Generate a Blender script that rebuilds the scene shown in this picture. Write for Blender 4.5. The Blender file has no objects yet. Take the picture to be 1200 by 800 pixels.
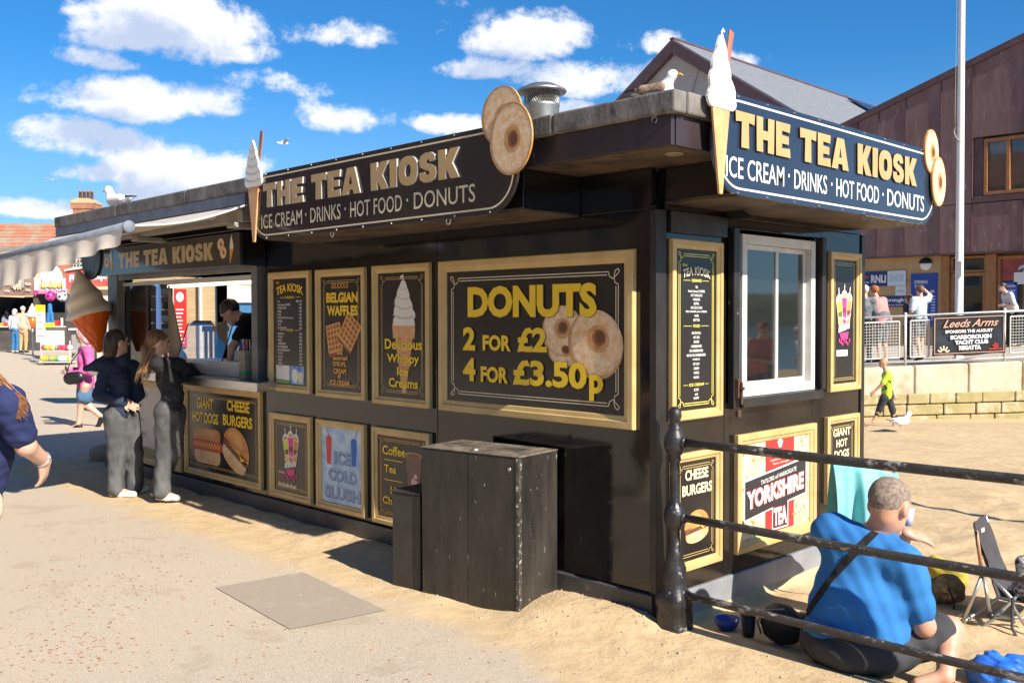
import bpy, bmesh, math, random
import numpy as np
from mathutils import Vector, Matrix, Euler, noise as mnoise
random.seed(7)
R = math.radians
SC = bpy.context.scene
COL = SC.collection
# ------------------------------------------------------------------ camera
cam_d = bpy.data.cameras.new('camera'); cam = bpy.data.objects.new('camera', cam_d); COL.objects.link(cam)
CAM = Vector((3.327, -4.427, 1.75)); FW = Vector((-0.71276, 0.70141, 0.0)); RT = Vector((0.70141, 0.71276, 0.0))
_p, _r = R(1.480), R(-0.1286)
_f = FW * math.cos(_p) - Vector((0, 0, 1)) * math.sin(_p)
_u = FW * math.sin(_p) + Vector((0, 0, 1)) * math.cos(_p)
_rr = RT * math.cos(_r) + _u * math.sin(_r); _uu = _u * math.cos(_r) - RT * math.sin(_r)
cam.matrix_world = Matrix(((_rr.x, _uu.x, -_f.x, CAM.x), (_rr.y, _uu.y, -_f.y, CAM.y), (_rr.z, _uu.z, -_f.z, CAM.z), (0, 0, 0, 1)))
cam_d.sensor_width = 36; cam_d.lens = 33.715; cam_d.clip_start = 0.05; cam_d.clip_end = 5000
SC.camera = cam
def vis(dep, lat, z=0.0):
    """a point of the place: DEP metres ahead of the viewer, LAT metres to the side, at height z"""
    p = CAM + FW * dep + RT * lat; return Vector((p.x, p.y, z))
def rayd(px, py): return _f * 1123.84 + _rr * (px - 600) + _uu * (400 - py)
def on_y(px, py, c): d = rayd(px, py); return CAM + d * ((c - CAM.y) / d.y)
def on_x(px, py, c): d = rayd(px, py); return CAM + d * ((c - CAM.x) / d.x)
def on_z(px, py, c): d = rayd(px, py); return CAM + d * ((c - CAM.z) / d.z)
def on_d(px, py, dep): d = rayd(px, py); return CAM + d * (dep / d.dot(FW))
# ------------------------------------------------------------------ light
SUN_AZ = math.atan2(-0.07, 1.0); SUN_EL = R(35.5)
S = Vector((math.cos(SUN_AZ) * math.cos(SUN_EL), math.sin(SUN_AZ) * math.cos(SUN_EL), math.sin(SUN_EL)))
sd = bpy.data.lights.new('sun', 'SUN'); sun = bpy.data.objects.new('sun', sd); COL.objects.link(sun)
sd.energy = 5.0; sd.angle = R(0.53); sd.color = (1.0, 0.93, 0.82)
sun.rotation_euler = S.to_track_quat('Z', 'Y').to_euler()
W = bpy.data.worlds.new('World'); SC.world = W; W.use_nodes = True
def world():
    nt = W.node_tree; N = nt.nodes; L = nt.links; N.clear()
    def nd(t, **k):
        n = N.new(t)
        for a, b in k.items(): setattr(n, a, b)
        return n
    def mth(op, a, b=None, c=None, clamp=False):
        n = nd('ShaderNodeMath', operation=op, use_clamp=clamp)
        for i, v in enumerate((a, b, c)):
            if v is None: continue
            if isinstance(v, (int, float)): n.inputs[i].default_value = v
            else: L.new(v, n.inputs[i])
        return n.outputs[0]
    out = nd('ShaderNodeOutputWorld'); bg = nd('ShaderNodeBackground'); L.new(bg.outputs[0], out.inputs[0])
    sky = nd('ShaderNodeTexSky', sky_type='NISHITA'); sky.sun_disc = False
    sky.sun_elevation = SUN_EL; sky.sun_rotation = R(90) - SUN_AZ; sky.air_density = 1.0; sky.dust_density = 0.3; sky.ozone_density = 3.0; sky.altitude = 0
    tc = nd('ShaderNodeTexCoord')
    sx = nd('ShaderNodeSeparateXYZ'); L.new(tc.outputs['Generated'], sx.inputs[0])
    el = mth('ARCSINE', sx.outputs[2])
    # azimuth measured from the view heading so that the seam lies behind
    h = math.atan2(FW.y, FW.x)
    xa = mth('ADD', mth('MULTIPLY', sx.outputs[0], FW.x), mth('MULTIPLY', sx.outputs[1], FW.y))
    ya = mth('ADD', mth('MULTIPLY', sx.outputs[0], RT.x), mth('MULTIPLY', sx.outputs[1], RT.y))
    az = mth('ARCTAN2', ya, xa)
    # cloud density as a group of (az, el)
    g = bpy.data.node_groups.new('cloud_field', 'ShaderNodeTree')
    g.interface.new_socket('az', in_out='INPUT', socket_type='NodeSocketFloat'); g.interface.new_socket('el', in_out='INPUT', socket_type='NodeSocketFloat')
    g.interface.new_socket('d', in_out='OUTPUT', socket_type='NodeSocketFloat')
    gN, gL = g.nodes, g.links
    gi = gN.new('NodeGroupInput'); go = gN.new('NodeGroupOutput')
    def gm(op, a, b=None, c=None, clamp=False):
        n = gN.new('ShaderNodeMath'); n.operation = op; n.use_clamp = clamp
        for i, v in enumerate((a, b, c)):
            if v is None: continue
            if isinstance(v, (int, float)): n.inputs[i].default_value = v
            else: gL.new(v, n.inputs[i])
        return n.outputs[0]
    def nz(sc, det, rough, w, sx_=1.0, sy_=1.0, dist=0.0):
        cb = gN.new('ShaderNodeCombineXYZ'); gL.new(gm('MULTIPLY', gi.outputs[0], sx_), cb.inputs[0]); gL.new(gm('MULTIPLY', gi.outputs[1], sy_), cb.inputs[1]); cb.inputs[2].default_value = w
        n = gN.new('ShaderNodeTexNoise'); n.inputs['Scale'].default_value = sc; n.inputs['Detail'].default_value = det; n.inputs['Roughness'].default_value = rough
        n.inputs['Distortion'].default_value = dist
        gL.new(cb.outputs[0], n.inputs['Vector']); return n.outputs[0]
    n1 = nz(11, 10, .62, 1.7, 1, 1.25, .35); n2 = nz(38, 8, .66, 5.2, 1, 1.15); n0 = nz(2.6, 5, .55, 9.3, 1.0, 2.4)
    # cumulus: (az px, el px, half width px, half height px, weight)
    blobs = [(190, 34, 112, 54, 1.1), (120, 72, 50, 14, .55), (268, 62, 52, 16, .7), (170, 122, 126, 30, 1.05), (75, 165, 62, 30, 1.0), (138, 168, 34, 16, .7), (215, 203, 98, 36, 1.0), (110, 205, 60, 14, .55),
             (40, 246, 95, 15, .7), (250, 232, 130, 20, .6), (612, 44, 84, 40, .95), (575, 82, 60, 16, .6), (690, 98, 110, 26, .62), (775, 52, 48, 16, .6), (545, 148, 62, 16, .8), (655, 132, 50, 15, .75), (860, 72, 40, 12, .35), (395, 42, 62, 18, .42), (345, 100, 60, 14, .22), (530, 5, 26, 9, .4), (380, 140, 90, 16, .22)]
    tot = None
    for (bx, by, wx, wy, wt) in blobs:
        d = rayd(bx, by).normalized(); ba = math.atan2(d.dot(RT), d.dot(FW)); be = math.asin(d.z)
        u = gm('MULTIPLY', gm('SUBTRACT', gi.outputs[0], ba), 1124 / wx * .98 * math.cos(be) ** 1)
        v0 = gm('SUBTRACT', gi.outputs[1], be)
        v = gm('MULTIPLY', v0, 1124 / wy * .92)
        # flatter underside: stretch below centre
        v = gm('MULTIPLY', v, gm('ADD', 1.0, gm('MULTIPLY', gm('LESS_THAN', v0, 0.0), .55)))
        r2 = gm('ADD', gm('MULTIPLY', u, u), gm('MULTIPLY', v, v))
        m = gm('MULTIPLY', gm('SUBTRACT', 1.0, r2), wt)
        m = gm('MAXIMUM', m, -1.2)
        tot = m if tot is None else gm('MAXIMUM', tot, m)
    # loose clouds everywhere else
    away = gm('MULTIPLY', gm('GREATER_THAN', gm('ABSOLUTE', gi.outputs[0]), .62), gm('SUBTRACT', gm('MULTIPLY', n0, 3.2), 1.95))
    tot = gm('MAXIMUM', tot, gm('SUBTRACT', away, gm('MULTIPLY', gm('LESS_THAN', gm('ABSOLUTE', gi.outputs[0]), .62), 2.0)))
    nn = gm('ADD', gm('MULTIPLY', gm('SUBTRACT', n1, .5), 3.1), gm('MULTIPLY', gm('SUBTRACT', n2, .5), 1.7))
    gL.new(gm('ADD', gm('MULTIPLY', tot, 1.0), gm('MULTIPLY', nn, .82)), go.inputs[0])
    def field(a, e):
        n = nd('ShaderNodeGroup'); n.node_tree = g
        for i, v in enumerate((a, e)): L.new(v, n.inputs[i])
        return n.outputs[0]
    d0 = field(az, el); d1 = field(mth('ADD', az, .022), mth('ADD', el, .030))
    mask = nd('ShaderNodeMapRange', interpolation_type='SMOOTHSTEP'); L.new(d0, mask.inputs[0]); mask.inputs[1].default_value = .08; mask.inputs[2].default_value = .72
    lit = nd('ShaderNodeMapRange', interpolation_type='SMOOTHSTEP'); L.new(d1, lit.inputs[0]); lit.inputs[1].default_value = 1.05; lit.inputs[2].default_value = .0
    cc = nd('ShaderNodeMix', data_type='RGBA'); L.new(lit.outputs[0], cc.inputs[0]); cc.inputs[6].default_value = (4.7, 5.5, 7.2, 1); cc.inputs[7].default_value = (8.7, 8.8, 9.0, 1)
    tint = nd('ShaderNodeMix', data_type='RGBA', blend_type='MULTIPLY'); tint.inputs[0].default_value = 1.0; L.new(sky.outputs[0], tint.inputs[6]); tint.inputs[7].default_value = SKY_TINT
    hz = nd('ShaderNodeMapRange', interpolation_type='SMOOTHSTEP'); L.new(el, hz.inputs[0]); hz.inputs[1].default_value = .27; hz.inputs[2].default_value = -.02; hz.inputs[4].default_value = .62
    hm = nd('ShaderNodeMix', data_type='RGBA'); L.new(hz.outputs[0], hm.inputs[0]); L.new(tint.outputs[2], hm.inputs[6]); hm.inputs[7].default_value = (4.3, 5.6, 7.2, 1)
    mix = nd('ShaderNodeMix', data_type='RGBA'); L.new(mth('MULTIPLY', mask.outputs[0], .96), mix.inputs[0]); L.new(hm.outputs[2], mix.inputs[6]); L.new(cc.outputs[2], mix.inputs[7])
    L.new(mix.outputs[2], bg.inputs[0]); bg.inputs[1].default_value = 0.07
SKY_TINT = (.24, .76, 1.16, 1)
world()
SC.view_settings.view_transform = 'Standard'; SC.view_settings.look = 'None'; SC.view_settings.exposure = 0.85; SC.view_settings.gamma = 1
SC.view_settings.use_curve_mapping = False
SC.cycles.max_bounces = 8; SC.cycles.transparent_max_bounces = 12
# ------------------------------------------------------------------ materials
MATS = {}
def mat(name, col, rough=.6, col2=None, nscale=8, ndet=6, metal=0, bump=0, bscale=60, spec=.5, alpha=1, trans=0, wear=None, wscale=5, wth=(.58, .66), stretch=(1, 1, 1), rr=None, coat=0, emit=None, estr=1, world_co=False, sss=0):
    """principled surface: base colour varied towards col2, worn patches in colour `wear`, fine relief"""
    if name in MATS: return MATS[name]
    m = bpy.data.materials.new(name); m.use_nodes = True; MATS[name] = m
    nt = m.node_tree; N = nt.nodes; L = nt.links; b = N['Principled BSDF']
    c4 = lambda c: (*c, 1) if len(c) == 3 else c
    b.inputs['Base Color'].default_value = c4(col); b.inputs['Roughness'].default_value = rough; b.inputs['Metallic'].default_value = metal
    b.inputs['Specular IOR Level'].default_value = spec; b.inputs['Alpha'].default_value = alpha; b.inputs['Transmission Weight'].default_value = trans
    b.inputs['Coat Weight'].default_value = coat
    if coat: b.inputs['Coat Roughness'].default_value = .08
    if sss: b.inputs['Subsurface Weight'].default_value = sss; b.inputs['Subsurface Radius'].default_value = (.02, .008, .004)
    if emit: b.inputs['Emission Color'].default_value = c4(emit); b.inputs['Emission Strength'].default_value = estr
    need = col2 or bump or wear or rr
    if need:
        tc = N.new('ShaderNodeTexCoord'); mp = N.new('ShaderNodeMapping'); mp.inputs['Scale'].default_value = stretch
        if world_co:
            ge = N.new('ShaderNodeNewGeometry'); L.new(ge.outputs['Position'], mp.inputs[0])
        else: L.new(tc.outputs['Object'], mp.inputs[0])
        def nz(s, d, r=.6):
            n = N.new('ShaderNodeTexNoise'); n.inputs['Scale'].default_value = s; n.inputs['Detail'].default_value = d; n.inputs['Roughness'].default_value = r
            L.new(mp.outputs[0], n.inputs['Vector']); return n.outputs[0]
        cur = None
        if col2:
            mx = N.new('ShaderNodeMix'); mx.data_type = 'RGBA'; mx.inputs[6].default_value = c4(col); mx.inputs[7].default_value = c4(col2)
            mr = N.new('ShaderNodeMapRange'); L.new(nz(nscale, ndet), mr.inputs[0]); mr.inputs[1].default_value = .35; mr.inputs[2].default_value = .65
            L.new(mr.outputs[0], mx.inputs[0]); cur = mx.outputs[2]
        if wear:
            mx = N.new('ShaderNodeMix'); mx.data_type = 'RGBA'
            if cur: L.new(cur, mx.inputs[6])
            else: mx.inputs[6].default_value = c4(col)
            mx.inputs[7].default_value = c4(wear)
            mr = N.new('ShaderNodeMapRange'); L.new(nz(wscale, 10, .72), mr.inputs[0]); mr.inputs[1].default_value = wth[0]; mr.inputs[2].default_value = wth[1]
            L.new(mr.outputs[0], mx.inputs[0]); cur = mx.outputs[2]
        if cur: L.new(cur, b.inputs['Base Color'])
        if rr:
            mr = N.new('ShaderNodeMapRange'); L.new(nz(nscale * .7, 6), mr.inputs[0]); mr.inputs[1].default_value = .3; mr.inputs[2].default_value = .7; mr.inputs[3].default_value = rr[0]; mr.inputs[4].default_value = rr[1]
            L.new(mr.outputs[0], b.inputs['Roughness'])
        if bump:
            bp = N.new('ShaderNodeBump'); bp.inputs['Strength'].default_value = bump; bp.inputs['Distance'].default_value = .01
            L.new(nz(bscale, 5), bp.inputs['Height']); L.new(bp.outputs[0], b.inputs['Normal'])
    return m
# ------------------------------------------------------------------ mesh builder
class MB:
    def __init__(s): s.v = []; s.f = []; s.m = []; s.mi = 0
    def add(s, vs, fs):
        o = len(s.v); s.v += [tuple(v) for v in vs]
        for f in fs: s.f.append(tuple(o + i for i in f)); s.m.append(s.mi)
        return s
    def box(s, x0, x1, y0, y1, z0, z1, M=None):
        vs = [(x, y, z) for z in (z0, z1) for y in (y0, y1) for x in (x0, x1)]
        if M is not None: vs = [M @ Vector(v) for v in vs]
        return s.add(vs, [(0, 2, 3, 1), (4, 5, 7, 6), (0, 1, 5, 4), (2, 6, 7, 3), (0, 4, 6, 2), (1, 3, 7, 5)])
    def prism(s, pts, z0, z1, M=None):
        n = len(pts); a = sum(pts[i][0] * pts[(i + 1) % n][1] - pts[(i + 1) % n][0] * pts[i][1] for i in range(n))
        if a < 0: pts = pts[::-1]
        vs = [(p[0], p[1], z0) for p in pts] + [(p[0], p[1], z1) for p in pts]
        if M is not None: vs = [M @ Vector(v) for v in vs]
        return s.add(vs, [tuple(range(n))[::-1], tuple(range(n, 2 * n))] + [(i, (i + 1) % n, n + (i + 1) % n, n + i) for i in range(n)])
    def rings(s, rings, cap=True, closed=False):
        n = len(rings[0]); o = []
        vs = [p for r in rings for p in r]; k = len(rings)
        for i in range(k - (0 if closed else 1)):
            a = i * n; b = ((i + 1) % k) * n
            for j in range(n): o.append((a + j, a + (j + 1) % n, b + (j + 1) % n, b + j))
        if cap and not closed: o.append(tuple(range(n))[::-1]); o.append(tuple(range((k - 1) * n, k * n)))
        return s.add(vs, o)
    def tube(s, path, r, n=8, cap=True, flat=1.0):
        path = [Vector(p) for p in path]; k = len(path)
        if isinstance(r, (int, float)): r = [r] * k
        t0 = (path[1] - path[0]).normalized(); up = Vector((0, 0, 1)) if abs(t0.z) < .9 else Vector((1, 0, 0))
        nx = t0.cross(up).normalized(); rs = []
        for i in range(k):
            t = (path[min(i + 1, k - 1)] - path[max(i - 1, 0)]).normalized()
            nx = (nx - t * nx.dot(t)).normalized(); ny = t.cross(nx)
            rs.append([path[i] + (nx * math.cos(a) + ny * math.sin(a) * flat) * r[i] for a in (2 * math.pi * j / n for j in range(n))])
        return s.rings(rs, cap)
    def lathe(s, prof, n=16, M=None, cap=True):
        rs = [[Vector((r * math.cos(2 * math.pi * j / n), r * math.sin(2 * math.pi * j / n), z)) for j in range(n)] for (r, z) in prof]
        if M is not None: rs = [[M @ p for p in r] for r in rs]
        return s.rings(rs, cap)
    def ball(s, c, r, n=12, k=8, sc=(1, 1, 1)):
        c = Vector(c); pr = [(max(1e-4, r * math.sin(math.pi * i / k)), -r * math.cos(math.pi * i / k)) for i in range(k + 1)]
        return s.lathe(pr, n, Matrix.Translation(c) @ Matrix.Diagonal((*sc, 1)))
    def grid(s, nx, ny, fn):
        vs = [fn(i / nx, j / ny) for j in range(ny + 1) for i in range(nx + 1)]
        return s.add(vs, [(j * (nx + 1) + i, j * (nx + 1) + i + 1, (j + 1) * (nx + 1) + i + 1, (j + 1) * (nx + 1) + i) for j in range(ny) for i in range(nx)])
    def mesh(s, name, mats, smooth=False):
        me = bpy.data.meshes.new(name); me.from_pydata(s.v, [], s.f)
        for m in (mats if isinstance(mats, (list, tuple)) else [mats]): me.materials.append(m)
        if any(s.m): me.polygons.foreach_set('material_index', s.m)
        if smooth: me.polygons.foreach_set('use_smooth', [True] * len(me.polygons))
        me.update(); return me
    def build(s, name, mats, parent=None, smooth=False, bevel=0, kind=None, label=None, seg=2, auto=False):
        return link(name, s.mesh(name, mats, smooth), parent, bevel, kind, label, seg)
def link(name, me, parent=None, bevel=0, kind=None, label=None, seg=2):
    o = bpy.data.objects.new(name, me); COL.objects.link(o)
    if parent: o.parent = parent
    if bevel:
        md = o.modifiers.new('bevel', 'BEVEL'); md.width = bevel; md.segments = seg; md.limit_method = 'ANGLE'; md.angle_limit = R(35); md.harden_normals = False
    if kind: o['kind'] = kind
    if label: o['label'] = label
    return o
def thing(name, label, cat, loc=(0, 0, 0), rot=(0, 0, 0), group=None):
    o = bpy.data.objects.new(name, None); COL.objects.link(o); o.empty_display_size = .1
    o.location = loc; o.rotation_euler = rot; return tag(o, label, cat, group)
def tag(o, label, cat, group=None):
    o['label'] = label; o['category'] = cat
    if group: o['group'] = group
    return o
def dup(root, loc=None, rot=None, label=None, group=None, scale=None):
    def cp(o, par):
        c = o.copy(); COL.objects.link(c)
        if par: c.parent = par
        for ch in list(o.children): cp(ch, c)
        return c
    r = cp(root, None)
    if loc is not None: r.location = loc
    if rot is not None: r.rotation_euler = rot
    if scale is not None: r.scale = scale
    if label: r['label'] = label
    if group: r['group'] = group
    return r
# ------------------------------------------------------------------ lettering and flat print
_fc = {}
def text_mesh(s, bold=0, shear=0, space=1.0, res=3):
    key = (s, bold, shear, space)
    if key in _fc: return _fc[key]
    cu = bpy.data.curves.new('t', 'FONT'); cu.body = s; cu.size = 1; cu.offset = bold; cu.shear = shear; cu.space_character = space; cu.resolution_u = res; cu.align_x = 'LEFT'
    ob = bpy.data.objects.new('t', cu); COL.objects.link(ob)
    dg = bpy.context.evaluated_depsgraph_get(); me = bpy.data.meshes.new_from_object(ob.evaluated_get(dg))
    n = len(me.vertices); co = np.empty(n * 3, np.float32); me.vertices.foreach_get('co', co); co = co.reshape(-1, 3)
    fs = [tuple(p.vertices) for p in me.polygons]
    bpy.data.objects.remove(ob); bpy.data.curves.remove(cu); bpy.data.meshes.remove(me)
    _fc[key] = (co[:, :2].copy(), fs); return _fc[key]
def txt_into(mb, s, x0, y0, x1, y1, z, bold=.0, shear=0, arc=0, space=1.0, slope=0, depth=0):
    co, fs = text_mesh(s, bold, shear, space)
    if not len(co): return mb
    mn, mx = co.min(0), co.max(0); q = (co - mn) / (mx - mn)
    X = x0 + q[:, 0] * (x1 - x0); Y = y0 + q[:, 1] * (y1 - y0)
    if arc: Y = Y + arc * (1 - (2 * q[:, 0] - 1) ** 2)
    if slope: Y = Y + slope * q[:, 0]
    if depth:   # raised lettering: front face plus side walls along open edges
        n = len(co); cnt = {}
        for f in fs:
            for i in range(len(f)):
                a, b = f[i], f[(i + 1) % len(f)]; cnt.setdefault((min(a, b), max(a, b)), []).append((a, b))
        side = [e[0] for e in cnt.values() if len(e) == 1]
        mb.add([(x, y, z + depth) for x, y in zip(X, Y)] + [(x, y, z) for x, y in zip(X, Y)], fs + [(b, a, n + a, n + b) for a, b in side])
    else: mb.add([(x, y, z) for x, y in zip(X, Y)], fs)
    return mb
def txt(parent, s, x0, y0, x1, y1, m, z=.014, name='lettering', **k):
    return txt_into(MB(), s, x0, y0, x1, y1, z, **k).build(name, m, parent)
def flat(parent, name, pts, m, z): 
    n = len(pts); a = sum(pts[i][0] * pts[(i + 1) % n][1] - pts[(i + 1) % n][0] * pts[i][1] for i in range(n))
    if a < 0: pts = pts[::-1]
    return MB().add([(x, y, z) for x, y in pts], [tuple(range(n))]).build(name, m, parent)
def fpoly(mb, pts, z, mi=0):
    mb.mi = mi; n = len(pts); a = sum(pts[i][0] * pts[(i + 1) % n][1] - pts[(i + 1) % n][0] * pts[i][1] for i in range(n))
    if a < 0: pts = pts[::-1]
    mb.add([(x, y, z) for x, y in pts], [tuple(range(n))])
def ell(cx, cy, rx, ry, n=28, a0=0, a1=360, rot=0):
    o = []
    for i in range(n + (0 if a1 - a0 == 360 else 1)):
        a = R(a0 + (a1 - a0) * i / n); x, y = rx * math.cos(a), ry * math.sin(a)
        o.append((cx + x * math.cos(rot) - y * math.sin(rot), cy + x * math.sin(rot) + y * math.cos(rot)))
    return o
def ribbon(mb, pts, w, z, closed=False, mi=0):
    mb.mi = mi; n = len(pts); L_, R_ = [], []
    for i in range(n):
        a = Vector(pts[(i - 1) % n] if (closed or i) else pts[0]); b = Vector(pts[(i + 1) % n] if (closed or i < n - 1) else pts[-1]); c = Vector(pts[i])
        d1 = (c - a); d2 = (b - c)
        d1 = d1.normalized() if d1.length > 1e-9 else d2.normalized(); d2 = d2.normalized() if d2.length > 1e-9 else d1
        t = (d1 + d2); t = t.normalized() if t.length > 1e-6 else d1
        nr = Vector((-t.y, t.x)); k = max(.5, nr.dot(Vector((-d1.y, d1.x)))); nr = nr * (w / 2 / k)
        L_.append((c.x + nr.x, c.y + nr.y, z)); R_.append((c.x - nr.x, c.y - nr.y, z))
    fs = [(n + i, n + (i + 1) % n, (i + 1) % n, i) for i in range(n if closed else n - 1)]
    mb.add(L_ + R_, fs)
def strip_y(z, w): pass
# ------------------------------------------------------------------ soft bodies: distance field -> surface nets
def _prim_d(p, P):
    t = p[0]
    if t == 'cap':      # a, b, ra, rb, [flatten dir, factor]
        a, b, ra, rb = (np.array(p[1], float), np.array(p[2], float), p[3], p[4])
        Q = P
        k = 1.0
        if len(p) > 5 and p[5] is not None:
            n = np.array(p[5][0], float); n /= np.linalg.norm(n); k = p[5][1]
            c = (a + b) / 2
            f = lambda X: X + np.multiply.outer((X - c) @ n, n) * (1 / k - 1)
            Q = f(P); a = f(a); b = f(b)
        ab = b - a; t_ = np.clip(((Q - a) @ ab) / max(1e-9, ab @ ab), 0, 1)
        d = np.linalg.norm(Q - a - t_[..., None] * ab, axis=-1) - (ra + (rb - ra) * t_)
        return d * min(1.0, k) if k < 1 else d
    if t == 'ell':      # centre, radii, optional rotation matrix
        c = np.array(p[1], float); r = np.array(p[2], float); Q = P - c
        if len(p) > 3 and p[3] is not None: Q = Q @ np.array(p[3].to_3x3() if hasattr(p[3], 'to_3x3') else p[3])
        k0 = np.linalg.norm(Q / r, axis=-1); k1 = np.linalg.norm(Q / (r * r), axis=-1)
        return np.where(k1 > 1e-9, k0 * (k0 - 1) / np.maximum(k1, 1e-9), -r.min())
def sdf_mesh(prims, cell=.012, k=.03, nz=None, cuts=(), clip=None):
    lo = np.full(3, 1e9); hi = -lo; bbs = []
    for p in prims:
        if p[0] == 'cap':
            r = max(p[3], p[4]) * (max(1, p[5][1]) if len(p) > 5 and p[5] is not None else 1); a, b = np.array(p[1], float), np.array(p[2], float); l, h = np.minimum(a, b) - r, np.maximum(a, b) + r
        else: c = np.array(p[1], float); r = max(p[2]); l, h = c - r, c + r
        bbs.append((l, h)); lo = np.minimum(lo, l); hi = np.maximum(hi, h)
    mg = k + 3 * cell; lo -= mg; hi += mg
    n = np.ceil((hi - lo) / cell).astype(int) + 1
    V = np.full(n, mg * 1.5, np.float32)
    ax = [lo[i] + np.arange(n[i]) * cell for i in range(3)]
    def sub(l, h):
        i0 = np.maximum(0, np.floor((l - mg - lo) / cell).astype(int)); i1 = np.minimum(n, np.ceil((h + mg - lo) / cell).astype(int) + 1)
        sl = tuple(slice(a, b) for a, b in zip(i0, i1)); P = np.stack(np.meshgrid(*(ax[i][sl[i]] for i in range(3)), indexing='ij'), -1); return sl, P
    for p, (l, h) in zip(prims, bbs):
        sl, P = sub(l, h); d = _prim_d(p, P); kk = p[6] if len(p) > 6 and p[0] == 'cap' else k
        a = V[sl]; hh = np.clip(.5 + .5 * (a - d) / kk, 0, 1); V[sl] = a + (d - a) * hh - kk * hh * (1 - hh)
    for p in cuts:
        if p[0] == 'cap': r = max(p[3], p[4]); a_, b_ = np.array(p[1], float), np.array(p[2], float); l, h = np.minimum(a_, b_) - r, np.maximum(a_, b_) + r
        else: c = np.array(p[1], float); r = max(p[2]); l, h = c - r, c + r
        sl, P = sub(l, h); d = -_prim_d(p, P); kk = .012; a = V[sl]; hh = np.clip(.5 - .5 * (a - d) / kk, 0, 1); V[sl] = a + (d - a) * hh + kk * hh * (1 - hh)
    if nz is not None or clip is not None:
        P = np.stack(np.meshgrid(*ax, indexing='ij'), -1)
        if nz is not None: V = V + nz(P)
        if clip is not None: V = np.maximum(V, clip(P))
    V[0], V[-1] = mg, mg; V[:, 0], V[:, -1] = mg, mg; V[:, :, 0], V[:, :, -1] = mg, mg
    # surface nets
    ins = V < 0; c = ins[:-1, :-1, :-1]; cnt = np.zeros(c.shape, np.int8); cs = [(i, j, l) for i in (0, 1) for j in (0, 1) for l in (0, 1)]
    m = c.shape
    for i, j, l in cs: cnt += ins[i:i + m[0], j:j + m[1], l:l + m[2]]
    act = (cnt > 0) & (cnt < 8); idx = np.argwhere(act); ids = np.full(m, -1, np.int64); ids[act] = np.arange(len(idx))
    cv = np.stack([V[idx[:, 0] + i, idx[:, 1] + j, idx[:, 2] + l] for i, j, l in cs], 1)
    acc = np.zeros((len(idx), 3)); num = np.zeros(len(idx))
    for a in range(8):
        for b in range(a + 1, 8):
            ca, cb = np.array(cs[a]), np.array(cs[b])
            if abs(ca - cb).sum() != 1: continue
            va, vb = cv[:, a], cv[:, b]; s = (va < 0) != (vb < 0); t = np.where(s, va / np.where(s, va - vb, 1), 0)
            acc += np.where(s[:, None], ca + (cb - ca) * t[:, None], 0); num += s
    verts = lo + (idx + acc / num[:, None]) * cell
    quads = []
    for axx in range(3):
        s0 = [slice(1, -1)] * 3; s0[axx] = slice(0, -1); s1 = [slice(1, -1)] * 3; s1[axx] = slice(1, None)
        A = ins[tuple(s0)]; B = ins[tuple(s1)]; e = np.argwhere(A != B); fl = A[tuple(e.T)]
        base = e + 1; base[:, axx] -= 1
        u, v = (axx + 1) % 3, (axx + 2) % 3
        def cid(du, dv): q = base.copy(); q[:, u] += du; q[:, v] += dv; return ids[q[:, 0], q[:, 1], q[:, 2]]
        q = np.stack([cid(-1, -1), cid(0, -1), cid(0, 0), cid(-1, 0)], 1); q[~fl] = q[~fl][:, ::-1]; quads.append(q)
    q = np.concatenate(quads); q = q[(q >= 0).all(1)]
    return verts, q
def blob(name, prims, m, parent=None, cell=.012, k=.03, nz=None, cuts=(), clip=None, kind=None, label=None, colour=None):
    v, q = sdf_mesh(prims, cell, k, nz, cuts, clip)
    me = bpy.data.meshes.new(name); me.vertices.add(len(v)); me.vertices.foreach_set('co', v.astype(np.float32).ravel())
    me.loops.add(q.size); me.loops.foreach_set('vertex_index', q.astype(np.int32).ravel()); me.polygons.add(len(q)); me.polygons.foreach_set('loop_start', np.arange(0, q.size, 4, dtype=np.int32)); me.polygons.foreach_set('loop_total', np.full(len(q), 4, np.int32))
    ms = m if isinstance(m, (list, tuple)) else [m]
    for x in ms: me.materials.append(x)
    if colour is not None and len(q): me.polygons.foreach_set('material_index', colour(v[q].mean(1)).astype(np.int32))
    me.polygons.foreach_set('use_smooth', [True] * len(q)); me.update(calc_edges=True); me.validate()
    return link(name, me, parent, 0, kind, label)
def wrinkle(amp, fr, ph=0, st=(1, 1, 1)):
    def f(P):
        x, y, z = P[..., 0] * fr * st[0], P[..., 1] * fr * st[1], P[..., 2] * fr * st[2]
        return amp * (np.sin(x + 1.7 * np.sin(z * .8 + ph) + ph) * np.sin(z * 1.3 + 1.3 * np.sin(y * .9) + ph) + .5 * np.sin(2.1 * y + 1.4 * z + 2 * np.sin(x * .7)))
    return f
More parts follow.
